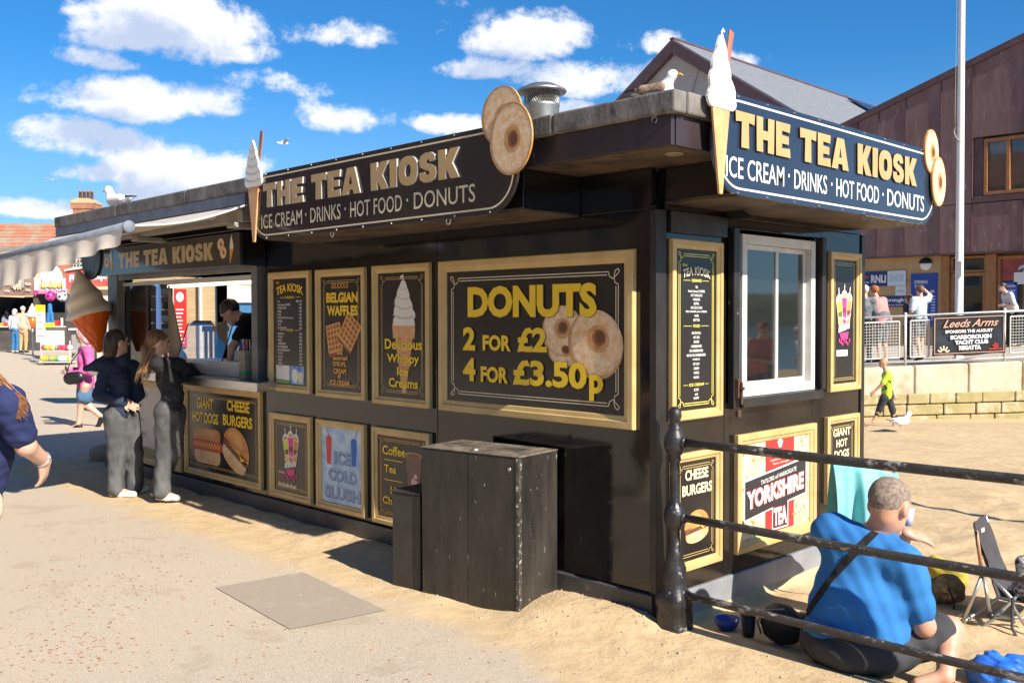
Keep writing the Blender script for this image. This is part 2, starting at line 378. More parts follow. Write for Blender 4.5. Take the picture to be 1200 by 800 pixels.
# ------------------------------------------------------------------ ground
def sstep(a, b, x): t = min(1, max(0, (x - a) / (b - a))); return t * t * (3 - 2 * t)
def lump(x, y, cx, cy, r, h): d = ((x - cx) ** 2 + (y - cy) ** 2) / (r * r); return h * math.exp(-d * 2) if d < 4 else 0
def ground_z(x, y):
    dep = (x - CAM.x) * FW.x + (y - CAM.y) * FW.y
    if (x > 0 and y > 0) or (x > -10 and y > 2.4):
        t = 1 if y > 2.6 else sstep(0, .35, min(x * 2 + .2, y)); z = -.085 * t
        z -= .33 * sstep(15.5, 20, dep)
        z -= .9 * sstep(10, 26, x)
        n = mnoise.noise(Vector((x * 1.3, y * 1.3, 0))) * .03 + mnoise.noise(Vector((x * 3.6, y * 3.6, 3))) * .030 + mnoise.noise(Vector((x * 11, y * 11, 7))) * .009
        return z + n * t * (1 if dep < 26 else .3)
    z = .45 * sstep(20, 36, dep)
    if x > 10: z -= .9 * sstep(10, 26, x)
    if y < 0 and -9 < x < 3 and y > -3:
        near = math.exp(-(y / .28) ** 2)
        z += -.035 * sstep(-.1, -.5, y) * sstep(-3.5, -1, x)
        z += near * (.030 + .03 * mnoise.noise(Vector((x * 2.1, 0, 1)))) * (1 if x < .1 else 0)
        s = sstep(-1.1, -.3, y + .25 * max(0, x + .5))
        z += s * (mnoise.noise(Vector((x * 5, y * 5, 2))) * .010 + mnoise.noise(Vector((x * 13, y * 13, 5))) * .006)
        z += lump(x, y, -.52, -.30, .34, .055) + lump(x, y, -.15, -.22, .4, .03) + lump(x, y, -1.3, -.62, .3, .015)
        if x > 0: z *= sstep(0, -.12, y)
    return z
def sandness(x, y):
    if (x > 0 and y > -.05) or (x > -10 and y > 2.4): return 1.0
    if x < -9: return .25 * sstep(-3, 0, y)
    return max(sstep(-1.25, -.45, y + .28 * max(0, x + .5)), .0)
def lines(fine0, fine1, step, far0, far1):
    o = [fine0 + i * step for i in range(int(round((fine1 - fine0) / step)) + 1)]
    s = step; v = o[-1]
    while v < far1: s *= 1.28; v += s; o.append(v)
    s = step; v = o[0]
    while v > far0: s *= 1.28; v -= s; o.insert(0, v)
    return o
def ground_material():
    m = bpy.data.materials.new('seafront_ground'); m.use_nodes = True; nt = m.node_tree; N = nt.nodes; L = nt.links; b = N['Principled BSDF']
    ge = N.new('ShaderNodeNewGeometry'); at = N.new('ShaderNodeAttribute'); at.attribute_name = 'sand'
    def nz(s, d=6, r=.6, w=0):
        n = N.new('ShaderNodeTexNoise'); n.inputs['Scale'].default_value = s; n.inputs['Detail'].default_value = d; n.inputs['Roughness'].default_value = r; n.inputs['Distortion'].default_value = w
        L.new(ge.outputs['Position'], n.inputs['Vector']); return n.outputs[0]
    def mr(v, a, b_, c=0, d=1):
        n = N.new('ShaderNodeMapRange'); L.new(v, n.inputs[0]); n.inputs[1].default_value = a; n.inputs[2].default_value = b_; n.inputs[3].default_value = c; n.inputs[4].default_value = d; return n.outputs[0]
    def mx(f, a, c, bt='MIX'):
        n = N.new('ShaderNodeMix'); n.data_type = 'RGBA'; n.blend_type = bt
        for i, v in ((0, f), (6, a), (7, c)):
            if isinstance(v, tuple): n.inputs[i].default_value = (*v, 1)
            elif isinstance(v, (int, float)): n.inputs[i].default_value = v
            else: L.new(v, n.inputs[i])
        return n.outputs[2]
    def mt(op, a, c):
        n = N.new('ShaderNodeMath'); n.operation = op
        for i, v in enumerate((a, c)):
            if isinstance(v, (int, float)): n.inputs[i].default_value = v
            else: L.new(v, n.inputs[i])
        return n.outputs[0]
    conc = mx(mr(nz(190, 3, .7), .38, .62), (.37, .305, .23), (.66, .555, .43))
    conc = mx(mr(nz(.7, 6, .6), .35, .65, 0, .55), conc, (.53, .43, .31))
    conc = mx(mr(nz(75, 2, .5), .66, .72, 0, .8), conc, (.22, .17, .13))
    conc = mx(mr(nz(1.9, 8, .7, .6), .56, .63, 0, .45), conc, (.40, .31, .215))
    sand = mx(mr(nz(6, 8, .62), .35, .65), (.56, .40, .225), (.66, .49, .29))
    sand = mx(mr(nz(420, 2, .7), .55, .68, 0, .55), sand, (.22, .15, .085))
    sand = mx(mr(nz(1.2, 4, .6), .55, .7, 0, .4), sand, (.40, .285, .17))
    f = mt('ADD', at.outputs['Fac'], mt('MULTIPLY', mt('SUBTRACT', nz(2.3, 9, .68), .5), 1.25))
    f = mr(f, .30, .74)
    f = mt('MAXIMUM', f, mr(nz(5, 9, .7), .60, .68, 0, .35))
    L.new(mx(f, conc, sand), b.inputs['Base Color'])
    b.inputs['Roughness'].default_value = .95; b.inputs['Specular IOR Level'].default_value = .15
    bp = N.new('ShaderNodeBump'); bp.inputs['Distance'].default_value = .012; bp.inputs['Strength'].default_value = .6
    h = mt('ADD', nz(150, 3, .7), mt('MULTIPLY', mt('MULTIPLY', nz(14, 5, .6), 2.6), at.outputs['Fac']))
    L.new(h, bp.inputs['Height']); L.new(bp.outputs[0], b.inputs['Normal'])
    return m
GM = ground_material()
def sheet(name, xs, ys, keep):
    zz = {}; vs = []; fs = []; sn = []; ids = {}
    def vid(i, j):
        if (i, j) not in ids: ids[(i, j)] = len(vs); vs.append((xs[i], ys[j], keep[1](xs[i], ys[j]))); sn.append(sandness(xs[i], ys[j]))
        return ids[(i, j)]
    for j in range(len(ys) - 1):
        for i in range(len(xs) - 1):
            if keep[0]((xs[i] + xs[i + 1]) / 2, (ys[j] + ys[j + 1]) / 2): fs.append((vid(i, j), vid(i + 1, j), vid(i + 1, j + 1), vid(i, j + 1)))
    me = bpy.data.meshes.new(name); me.from_pydata(vs, [], fs); me.materials.append(GM)
    a = me.attributes.new('sand', 'FLOAT', 'POINT'); a.data.foreach_set('value', sn)
    me.polygons.foreach_set('use_smooth', [True] * len(fs)); me.update()
    return link(name, me, None, kind='structure')
sheet('promenade', lines(-7.2, 3, .04, -900, 900), lines(-2.6, 0, .04, -900, 900), (lambda x, y: not ((x > 0 and y > 0) or (x > -10 and y > 2.4)), ground_z))
sheet('beach_sand', lines(0, 5.2, .04, -10, 900), lines(0, 9, .06, 0, 900), (lambda x, y: (x > 0 and y > 0) or (x > -10 and y > 2.4), ground_z))
# ------------------------------------------------------------------ the kiosk
BLK = mat('black_gloss_paint', (.0065, .0055, .006), .25, col2=(.014, .011, .010), nscale=2.2, bump=.06, bscale=7, rr=(.04, .13), spec=.65, wear=(.10, .085, .07), wscale=16, wth=(.70, .74))
BLK2 = mat('black_worn_paint', (.013, .012, .012), .38, col2=(.028, .024, .021), nscale=5, bump=.25, bscale=30, rr=(.25, .55), wear=(.30, .27, .23), wscale=9, wth=(.665, .70), stretch=(1, 1, .45))
SOFF = mat('dirty_soffit_board', (.040, .027, .019), .6, col2=(.13, .085, .05), nscale=3, bump=.2, bscale=40, wear=(.012, .010, .009), wscale=4, wth=(.5, .66))
CONC = mat('weathered_roof_edge', (.11, .10, .092), .8, col2=(.23, .21, .185), nscale=7, bump=.5, bscale=45, wear=(.05, .042, .036), wscale=6, wth=(.52, .66), stretch=(1, 1, .6))
GREY = mat('grey_painted_plinth', (.20, .205, .22), .6, col2=(.27, .275, .285), nscale=5, bump=.2, bscale=25, wear=(.33, .25, .15), wscale=7, wth=(.63, .70))
DPL = mat('dark_grey_plinth', (.045, .044, .046), .55, col2=(.075, .072, .07), nscale=6, bump=.2, bscale=30, wear=(.22, .17, .11), wscale=11, wth=(.62, .70))
WUP = mat('white_window_plastic', (.66, .64, .60), .35, col2=(.56, .53, .48), nscale=9)
STEEL = mat('brushed_steel', (.62, .60, .57), .28, metal=1, bump=.05, bscale=160, rr=(.2, .36), stretch=(.1, 1, 1))
GALV = mat('galvanised_metal', (.52, .50, .47), .42, metal=.9, col2=(.38, .36, .33), nscale=14, bump=.15, bscale=90, wear=(.34, .20, .11), wscale=8, wth=(.64, .72))
GLS = None
def glass(name, tint=(.03, .035, .04), op=.5, rough=.03, mn=.06):
    """thin pane: mirror-like reflection over a partly clear dark body"""
    if name in MATS: return MATS[name]
    m = bpy.data.materials.new(name); m.use_nodes = True; MATS[name] = m; nt = m.node_tree; N = nt.nodes; L = nt.links; N.clear()
    o = N.new('ShaderNodeOutputMaterial'); t = N.new('ShaderNodeBsdfTransparent'); g = N.new('ShaderNodeBsdfGlossy'); d = N.new('ShaderNodeBsdfDiffuse'); fr = N.new('ShaderNodeFresnel'); fr.inputs[0].default_value = 1.6
    g.inputs['Roughness'].default_value = rough; d.inputs[0].default_value = (*tint, 1)
    a = N.new('ShaderNodeMixShader'); a.inputs[0].default_value = op; L.new(t.outputs[0], a.inputs[1]); L.new(d.outputs[0], a.inputs[2])
    mr = N.new('ShaderNodeMapRange'); L.new(fr.outputs[0], mr.inputs[0]); mr.inputs[3].default_value = mn; mr.inputs[4].default_value = 1.0 if mn > .05 else .25
    b = N.new('ShaderNodeMixShader'); L.new(mr.outputs[0], b.inputs[0]); L.new(a.outputs[0], b.inputs[1]); L.new(g.outputs[0], b.inputs[2]); L.new(b.outputs[0], o.inputs[0])
    return m
K = thing('kiosk', 'black painted seafront kiosk with flat roof, serving hatch and gold framed boards', 'kiosk')
def kb(name, x0, x1, y0, y1, z0, z1, m=BLK, bev=.003, **k): return MB().box(x0, x1, y0, y1, z0, z1).build(name, m, K, bevel=bev, **k)
XL = -7.86; XH = -4.30     # far end of the kiosk, right edge of the serving hatch
# front: sheets of painted board with fine joints
for a, b in ((-1.93, -.035), (XH - .0, -1.934)): kb('front_board', a, b, 0, .05, .155, 2.36)
kb('corner_post', -.033, .012, -.012, .085, -.1, 2.36, BLK2)
kb('front_plinth', -7.86, .0, -.035, .04, -.12, .15, DPL, .006)
kb('lower_front_board', XL, XH - .003, 0, .05, .155, 1.10)
kb('hatch_post', -7.72, -7.46, -.03, .06, 1.10, 2.21, mat('grey_metal_post', (.13, .125, .12), .4, col2=(.2, .19, .18), nscale=6, metal=.3))
kb('hatch_post', -4.46, -4.36, -.05, .05, 1.15, 2.23, MATS['grey_metal_post'])
kb('hatch_header', XL, XH - .003, 0, .08, 2.215, 2.36)
kb('hatch_rail', -7.455, -4.465, -.02, .03, 2.165, 2.205, MATS['grey_metal_post'])
kb('hatch_track', -7.455, -4.465, .035, .075, 2.10, 2.14, mat('white_track', (.55, .53, .5), .4))
# right-hand side (facing the beach)
def sb(name, y0, y1, z0, z1, x0=-.05, x1=0, m=BLK, bev=.003, **k): return MB().box(x0, x1, y0, y1, z0, z1).build(name, m, K, bevel=bev, **k)
sb('side_board', .088, .70, .125, 2.36); sb('side_board', 1.93, 2.54, .125, 2.36)
sb('side_board', .703, 1.927, .125, 1.205); sb('side_board', .703, 1.927, 2.30, 2.36)
sb('side_board', .703, .86, 1.208, 2.297, -.05, -.012); sb('side_board', 1.80, 1.927, 1.208, 2.297, -.05, -.012)
sb('shutter_post', .735, .80, 1.17, 2.30, .002, .05, BLK2, .006); sb('shutter_post', 1.845, 1.90, 1.24, 2.30, .002, .06, BLK2, .006)
sb('window_sill', .805, 1.84, 1.175, 1.235, .002, .075, BLK2, .006)
sb('pelmet_board', .105, .69, 2.235, 2.358, .002, .03, BLK2)
sb('end_post', 2.543, 2.60, -.35, 2.36, -.06, .012, BLK2, .004)
sb('side_plinth', .095, 2.54, -.45, .120, -.06, .018, GREY, .006)
b = MB(); b.box(.05, .075, .745, .79, 1.24, 1.36).box(.05, .10, .755, .78, 1.29, 1.31); b.tube([(.085, .768, 1.34), (.085, .768, 1.20)], .009, 8); b.box(.05, .072, .75, .785, 1.12, 1.165)
b.build('shutter_bolt', mat('rusty_iron', (.05, .03, .02), .6, col2=(.14, .06, .03), nscale=40), K, bevel=.002)
# window
wf = MB()
y0, y1, z0, z1 = .862, 1.798, 1.237, 2.27
for a in ((-.04, .03, y0, y0 + .055, z0, z1), (-.04, .03, y1 - .055, y1, z0, z1)): wf.box(*a)
wf.box(-.04, .03, y0 + .056, y1 - .056, z0, z0 + .06).box(-.04, .03, y0 + .056, y1 - .056, z1 - .06, z1)
ob = wf.build('window_frame', WUP, K, bevel=.004)
for (a, b_, dx) in ((y0 + .058, 1.335, .0), (1.305, y1 - .058, -.022)):
    s = MB(); zz0, zz1 = z0 + .062, z1 - .062
    s.box(-.015 + dx, .008 + dx, a, a + .03, zz0, zz1).box(-.015 + dx, .008 + dx, b_ - .03, b_, zz0, zz1).box(-.015 + dx, .008 + dx, a + .031, b_ - .031, zz0, zz0 + .032).box(-.015 + dx, .008 + dx, a + .031, b_ - .031, zz1 - .032, zz1)
    so = s.build('sliding_sash', WUP, K, bevel=.002)
    MB().box(-.006 + dx, -.001 + dx, a + .03, b_ - .03, zz0 + .032, zz1 - .032).build('pane', glass('window_pane', (.03, .03, .03), .35, mn=.15), so)
sb('fixed_strip', 1.26, 1.262, 1.5, 1.502, -.045, -.043, WUP, 0) if False else None
# canopy boxes, fascia, roof edge
kb('front_canopy', -3.46, -.57, -.50, -.003, 2.372, 2.60, BLK, .004); kb('canopy_soffit', -3.455, -.575, -.495, -.006, 2.358, 2.371, SOFF, 0)
kb('front_canopy', -7.8, -3.47, -.30, -.003, 2.50, 2.60, BLK, .004)
kb('side_canopy', .003, .50, .075, 2.50, 2.41, 2.60, BLK, .004); kb('canopy_soffit', .006, .495, .08, 2.495, 2.396, 2.409, SOFF, 0)
MB().prism([(.003, 2.398), (.12, 2.398), (.20, 2.345), (.003, 2.345)], 0, .02, Matrix(((1, 0, 0, 0), (0, 0, 1, .70), (0, 1, 0, 0), (0, 0, 0, 1)))).build('canopy_bracket', BLK2, K, bevel=.002)
kb('front_wall_top', XL, -.035, .0, .05, 2.363, 2.598, BLK); kb('side_wall_top', -.05, 0, .088, 2.54, 2.363, 2.598, BLK)
kb('roof_soffit', XL, .475, -.505, 2.52, 2.602, 2.625, SOFF, .003)
kb('front_fascia', -3.48, .48, -.515, -.485, 2.60, 2.752, mat('purple_black_fascia', (.030, .020, .022), .3, col2=(.045, .032, .034), nscale=3, bump=.1, bscale=12, rr=(.2, .4), wear=(.16, .13, .11), wscale=14, wth=(.66, .70)), .004)
kb('front_fascia', -7.84, -3.483, -.515, -.485, 2.60, 2.70, MATS['purple_black_fascia'], .004)
kb('side_fascia', .455, .487, -.482, 2.5, 2.60, 2.752, MATS['purple_black_fascia'], .004)
# roof edging in lengths, each slightly out of line
cuts = [.525, -.30, -1.05, -2.1, -3.3, -4.7, -6.2, -7.88]
for i in range(len(cuts) - 1):
    j = random.uniform(-.004, .004)
    MB().box(cuts[i + 1] + .003, cuts[i] - .003, -.545 + j, -.44, 2.755 + j, 2.868 + j).build('roof_edging', CONC, K, bevel=.012)
yy = [-.437, .45, 1.5, 2.50]
for i in range(3):
    j = random.uniform(-.004, .004)
    MB().box(.42, .527 + j, yy[i] + .003, yy[i + 1] - .003, 2.755 + j, 2.868 + j).build('roof_edging', CONC, K, bevel=.012)
kb('roof_deck', XL, .418, -.437, 2.50, 2.63, 2.80, mat('roof_felt', (.09, .088, .085), .9, col2=(.14, .13, .12), nscale=5, bump=.3, bscale=80), 0)
dl = MB().lathe([(.052, .0), (.052, .006), (.04, .010), (.034, .004), (.0005, .004)], 20, Matrix.Translation((.33, -.28, 2.602)) @ Matrix.Rotation(math.pi, 4, 'X')).build('downlight', mat('dull_brass', (.35, .27, .17), .45, metal=.6), K, smooth=True)
for x in (-.55, .38):     # screw eyes on the fascia
    MB().tube([(x + .016 * math.cos(a), -.52, 2.735 + .016 * math.sin(a)) for a in (i * math.pi / 5 for i in range(-2, 7))], .0028, 6).build('screw_eye', GALV, K)
# rest of the shell
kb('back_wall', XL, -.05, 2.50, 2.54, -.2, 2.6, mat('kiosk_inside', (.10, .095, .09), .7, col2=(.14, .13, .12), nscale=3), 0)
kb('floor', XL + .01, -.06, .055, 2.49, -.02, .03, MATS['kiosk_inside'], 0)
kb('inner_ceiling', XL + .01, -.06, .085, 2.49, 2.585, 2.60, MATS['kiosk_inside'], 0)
kb('end_wall', XL, XL + .05, .053, 2.497, -.05, 1.02, BLK, 0); kb('end_wall', XL, XL + .05, .053, 2.497, 2.24, 2.58, BLK, 0)
kb('end_post', XL, XL + .05, .053, .30, 1.023, 2.237, BLK, 0); kb('end_post', XL, XL + .05, 1.36, 1.50, 1.023, 2.237, BLK, 0); kb('end_post', XL, XL + .05, 1.98, 2.49, 1.023, 2.237, BLK, 0)
kb('end_pane', XL + .02, XL + .026, .303, 1.357, 1.025, 2.235, glass('clear_pane', (.3, .3, .3), .06, mn=.04), 0)
kb('partition', -3.9, -3.86, .06, 2.48, .03, 2.58, MATS['kiosk_inside'], 0)
sl = MB().box(-7.40, -6.86, .045, .055, 1.14, 2.10); sl.build('sliding_hatch_pane', glass('dark_hatch_pane', (.012, .012, .012), .85), K)
MB().box(-6.86, -6.80, .035, .07, 1.12, 2.10).build('hatch_sash', BLK2, K, bevel=.003)
MB().add([(-6.78, .25, 1.12), (-6.35, .25, 1.12), (-6.78, .25, 2.1), (-6.78, .27, 1.12), (-6.35, .27, 1.12), (-6.78, .27, 2.1)], [(0, 1, 2), (5, 4, 3), (0, 3, 4, 1), (1, 4, 5, 2), (2, 5, 3, 0)]).build('angled_screen', mat('beige_screen', (.42, .34, .26), .6, col2=(.5, .42, .33), nscale=4), K)
# stainless counter with a drop lip
ct = MB(); ct.box(-7.80, -4.10, -.20, .60, 1.17, 1.185); ct.box(-7.80, -4.10, -.215, -.20, 1.105, 1.186); ct.box(-4.10, -4.088, -.213, -.002, 1.105, 1.186)
ct.build('counter', STEEL, K, bevel=.004)
kb('till_riser', -5.95, -4.75, .05, .35, 1.187, 1.33, mat('white_laminate', (.66, .65, .63), .4, col2=(.55, .54, .52), nscale=6), .006)
kb('back_counter', -7.75, -6.2, 1.75, 2.45, .05, 1.0, MATS['white_laminate'], .006)
tl = MB().tube([(-7.2, .45, 2.10), (-5.35, .45, 2.10)], .017, 10); tl.build('tube_light', mat('lit_tube', (.9, .85, .7), .5, emit=(1, .88, .62), estr=1.6), K, smooth=True)
MB().box(-7.25, -5.15, .42, .48, 2.12, 2.16).build('light_housing', MATS['white_track'], K, bevel=.004)
# counter-top display case
DC = thing('display_case', 'low glass food display case with black end brackets on the serving counter', 'display case', (-5.55, .12, 1.332))
MB().box(-.45, .48, -.02, .26, .36, .372).build('glass_shelf', glass('case_glass', (.3, .33, .33), .10, mn=.03), DC)
for x in (-.44, .47): MB().prism([(-.02, .335), (.26, .335), (.22, .385), (.04, .385)], -.006, .006, Matrix(((0, 0, 1, x), (1, 0, 0, 0), (0, 1, 0, 0), (0, 0, 0, 1)))).build('end_bracket', mat('matt_black', (.012, .012, .013), .5), DC)
MB().add([(-.45, -.02, .36), (.48, -.02, .36), (.48, -.14, 0), (-.45, -.14, 0)], [(0, 1, 2, 3)]).build('sloping_glass', MATS['case_glass'], DC)
for x in (-.45, .48): MB().tube([(x, -.02, .36), (x, -.14, 0)], .006, 6).build('edge_strip', MATS['matt_black'], DC)

# what stands behind the side window
for z in (1.42, 1.78): kb('inside_shelf', -.62, -.30, .75, 1.95, z, z + .02, MATS['white_laminate'], .002)
for k in range(13):
    y = .82 + k * .088; z = (1.44, 1.80)[k % 2]; MB().lathe([(.001, z), (.034, z), (.034 + .006 * (k % 3), z + .10 + .04 * (k % 3)), (.001, z + .10 + .04 * (k % 3))], 12, Matrix.Translation((-.42, y, 0))).build('shelf_cup', (WUP, mat('mug_red', (.5, .04, .03), .4), mat('tin_green', (.06, .2, .12), .4), mat('tin_ochre', (.5, .32, .08), .4))[k % 4], K, smooth=True)
MB().grid(14, 6, lambda u, v: (-.10 + .02 * math.sin(u * 22), .87 + .16 * u * (1 - .45 * v), 2.2 - .85 * v)).build('tied_curtain', mat('yellow_curtain', (.55, .45, .18), .8), K, smooth=True)
# ------------------------------------------------------------------ boards and signs
GOLD = mat('gold_painted_wood', (.50, .335, .125), .42, col2=(.60, .43, .19), nscale=5, bump=.12, bscale=50, wear=(.22, .15, .08), wscale=12, wth=(.66, .74), stretch=(1, 1, 1))
PBLK = mat('printed_black', (.018, .015, .015), .22, col2=(.026, .021, .020), nscale=1.5, rr=(.14, .3))
YEL = mat('print_yellow', (.88, .58, .02), .4); GLN = mat('print_gold_line', (.55, .38, .13), .4); WHT = mat('print_white', (.75, .74, .70), .45)
CREAM = mat('print_cream', (.72, .62, .40), .45); ORG = mat('print_orange', (.78, .36, .05), .45); RED = mat('print_red', (.62, .035, .03), .4)
TANS = mat('print_sugar_dough', (.60, .34, .13), .5, col2=(.74, .60, .46), nscale=34, ndet=12); TAN2 = mat('print_dough_dark', (.45, .19, .04), .5, col2=(.60, .36, .16), nscale=18)
TAN4 = mat('print_dough_rim', (.52, .24, .06), .5, col2=(.62, .38, .18), nscale=26, ndet=12); TAN5 = mat('print_sugar_top', (.72, .42, .17), .5, col2=(.84, .66, .46), nscale=22, ndet=14); TAN6 = mat('print_hole_dark', (.14, .05, .02), .5); TAN3 = mat('print_dough_hole', (.28, .09, .02), .5); ICE = mat('print_ice_cream', (.74, .70, .62), .5, col2=(.80, .77, .71), nscale=6); ICE2 = mat('print_ice_shade', (.52, .45, .36), .5)
CONE = mat('print_cone', (.62, .30, .12), .5, col2=(.70, .40, .19), nscale=14); CONE2 = mat('print_cone_line', (.42, .17, .06), .5)
PINK = mat('print_pink', (.62, .05, .22), .45); PNK2 = mat('print_pale_pink', (.74, .45, .46), .45); GREY2 = mat('print_grey', (.30, .28, .27), .5)
FRONT = (math.pi / 2, 0, 0); SIDE = (math.pi / 2, 0, math.pi / 2)
def board(name, label, cat, x0, x1, z0, z1, side=False, fw=.06, group='gold framed boards on the kiosk walls', panel=PBLK, off=.003, th=.034):
    loc = (off, x0, z0) if side else (x0, -off, z0)
    t = thing(name, label, cat, loc, SIDE if side else FRONT, group)
    w, h = x1 - x0, z1 - z0
    prof = [(0, 0), (0, th * .85), (.006, th), (fw * .55, th), (fw * .62, th * .72), (fw * .94, th * .6), (fw, th * .45), (fw, 0)]
    def rail(a, b, nin):     # a,b outer corners (2D), nin inward normal; mitred
        A, B = Vector(a), Vector(b); t_ = (B - A).normalized(); n = Vector(nin); r0 = [A + (n + t_) * d for d, _ in prof]; r1 = [B + (n - t_) * d for d, _ in prof]
        MB().rings([[(p.x, p.y, z) for p, (_, z) in zip(r0, prof)], [(p.x, p.y, z) for p, (_, z) in zip(r1, prof)]]).build('frame_rail', GOLD, t)
    rail((0, 0), (w, 0), (0, 1)); rail((w, 0), (w, h), (-1, 0)); rail((w, h), (0, h), (0, -1)); rail((0, h), (0, 0), (1, 0))
    MB().box(fw - .004, w - fw + .004, fw - .004, h - fw + .004, 0, .010).build('panel', panel, t)
    return t, w, h
def curls(mb, w, h, ins, lw=.004, gap=.014, n=.05, z=.012, mi=0):
    """double printed border with scooped corners and small curled knots"""
    for k, off in enumerate((0, gap)):
        a, b, c, d = ins + off, w - ins - off, ins + off, h - ins - off; q = n - off * .4
        for (p, r) in ((((a + q, c)), ((b - q, c))), (((b, c + q)), ((b, d - q))), (((b - q, d)), ((a + q, d))), (((a, d - q)), ((a, c + q)))): ribbon(mb, [p, r], lw, z, mi=mi)
        if k == 0:
            for (cx, cy, s, t) in ((a, c, 1, 1), (b, c, -1, 1), (b, d, -1, -1), (a, d, 1, -1)):
                pts = [(cx + s * q, cy), (cx + s * q * .9, cy + t * q * .35), (cx + s * q * .55, cy + t * q * .55), (cx + s * q * .1, cy + t * q * .2), (cx - s * q * .12, cy - t * q * .02), (cx + s * q * .02, cy - t * q * .22), (cx + s * q * .28, cy - t * q * .1), (cx + s * q * .42, cy + t * q * .28), (cx + s * q * .35, cy + t * q * .85), (cx, cy + t * q)]
                ribbon(mb, pts, lw, z + .0004, mi=mi)
    return mb
def deco(t, w, h, ins, m=None, **k): return curls(MB(), w, h, ins, **k).build('printed_border', m or GLN, t)
def swirl(mb, cx, y0, y1, rw, z, mi=0, ms=1, hook=1):
    """soft-serve swirl outline of bulging layers ending in a hooked tip"""
    H = y1 - y0; Ls, Rs = [], []
    n = 30
    for i in range(n + 1):
        t = i / n; base = rw * (1 - t) ** .62 * (1 - .25 * math.exp(-t * 9)); b = abs(math.sin(t * 4.4 * math.pi + .35)) ** .6
        c = cx + rw * .10 * math.sin(t * 7) * (1 - t)
        Ls.append((c - base * (.83 + .17 * b), y0 + H * t * .93)); Rs.append((c + base * (.83 + .17 * abs(math.sin(t * 4.4 * math.pi + 1.3)) ** .6), y0 + H * t * .93))
    tip = [(cx + hook * rw * .06, y1 - .0 * H), (cx + hook * rw * .20, y1 - .035 * H), (cx + hook * rw * .10, y1 - .06 * H)]
    # outline split in quads so that it stays flat and clean
    mb.mi = mi; o = [(p[0], p[1], z) for p in Ls] + [(p[0], p[1], z) for p in Rs]; mb.add(o, [(i, n + 1 + i, n + 2 + i, i + 1) for i in range(n)])
    ribbon(mb, [((Ls[-2][0] + Rs[-2][0]) / 2, Ls[-2][1]), ((Ls[-1][0] + Rs[-1][0]) / 2, Ls[-1][1]), (cx + hook * rw * .03, y1), (cx + hook * rw * .16, y1 - .02 * H), (cx + hook * rw * .20, y1 - .06 * H)], rw * .10, z, mi=mi)
    for i in range(1, 5):
        t = i / 4.9; base = rw * (1 - t) ** .62
        ribbon(mb, [(cx - base * .9, y0 + H * (t * .93 + .03)), (cx - base * .3, y0 + H * (t * .93 - .035)), (cx + base * .35, y0 + H * (t * .93 - .045)), (cx + base * .92, y0 + H * (t * .93 - .0))], rw * .075 * (1.2 - t), z + .0007, mi=ms)
def cone_print(mb, cx, y0, y1, w1, w0, z, mi=0, ml=1, tilt=0):
    mb.mi = mi; fpoly(mb, [(cx - w0 + tilt, y0), (cx + w0 + tilt, y0), (cx + w1, y1), (cx - w1, y1)], z, mi)
    for i in range(1, 9):
        t = i / 9; wv = w0 + (w1 - w0) * t; y = y0 + (y1 - y0) * t; c = cx + tilt * (1 - t); dy = min(w1 * .9, (y1 - y0) * .12)
        if t < .93: ribbon(mb, [(c - wv * .95, y), (c + wv * .9, y + dy * .6)], w1 * .035, z + .0005, mi=ml); ribbon(mb, [(c + wv * .95, y), (c - wv * .9, y + dy * .6)], w1 * .035, z + .0005, mi=ml)
def donut_print(parent, cx, cy, rx, ry, z, hx=0, hy=0, name='printed_doughnut', rot=0):
    mb = MB(); fpoly(mb, ell(cx, cy, rx, ry, 36, rot=rot), z, 1); fpoly(mb, ell(cx + hx * .25, cy + hy * .25, rx * .93, ry * .94, 36, rot=rot), z + .0006, 0)
    E_ = lambda k, dz, mi, ox=0: fpoly(mb, ell(cx + hx * (1.1 - k) + ox * rx, cy + hy * (1.1 - k), rx * k, ry * k, 32, rot=rot), z + dz, mi)
    E_(.955, .0003, 3); E_(.86, .0008, 4, -.02); E_(.40, .0012, 3, .01); E_(.32, .0014, 1); E_(.24, .0017, 2, .025); E_(.17, .0019, 5, .05)
    return mb.build(name, [TANS, TAN2, TAN3, TAN4, TAN5, TAN6], parent)
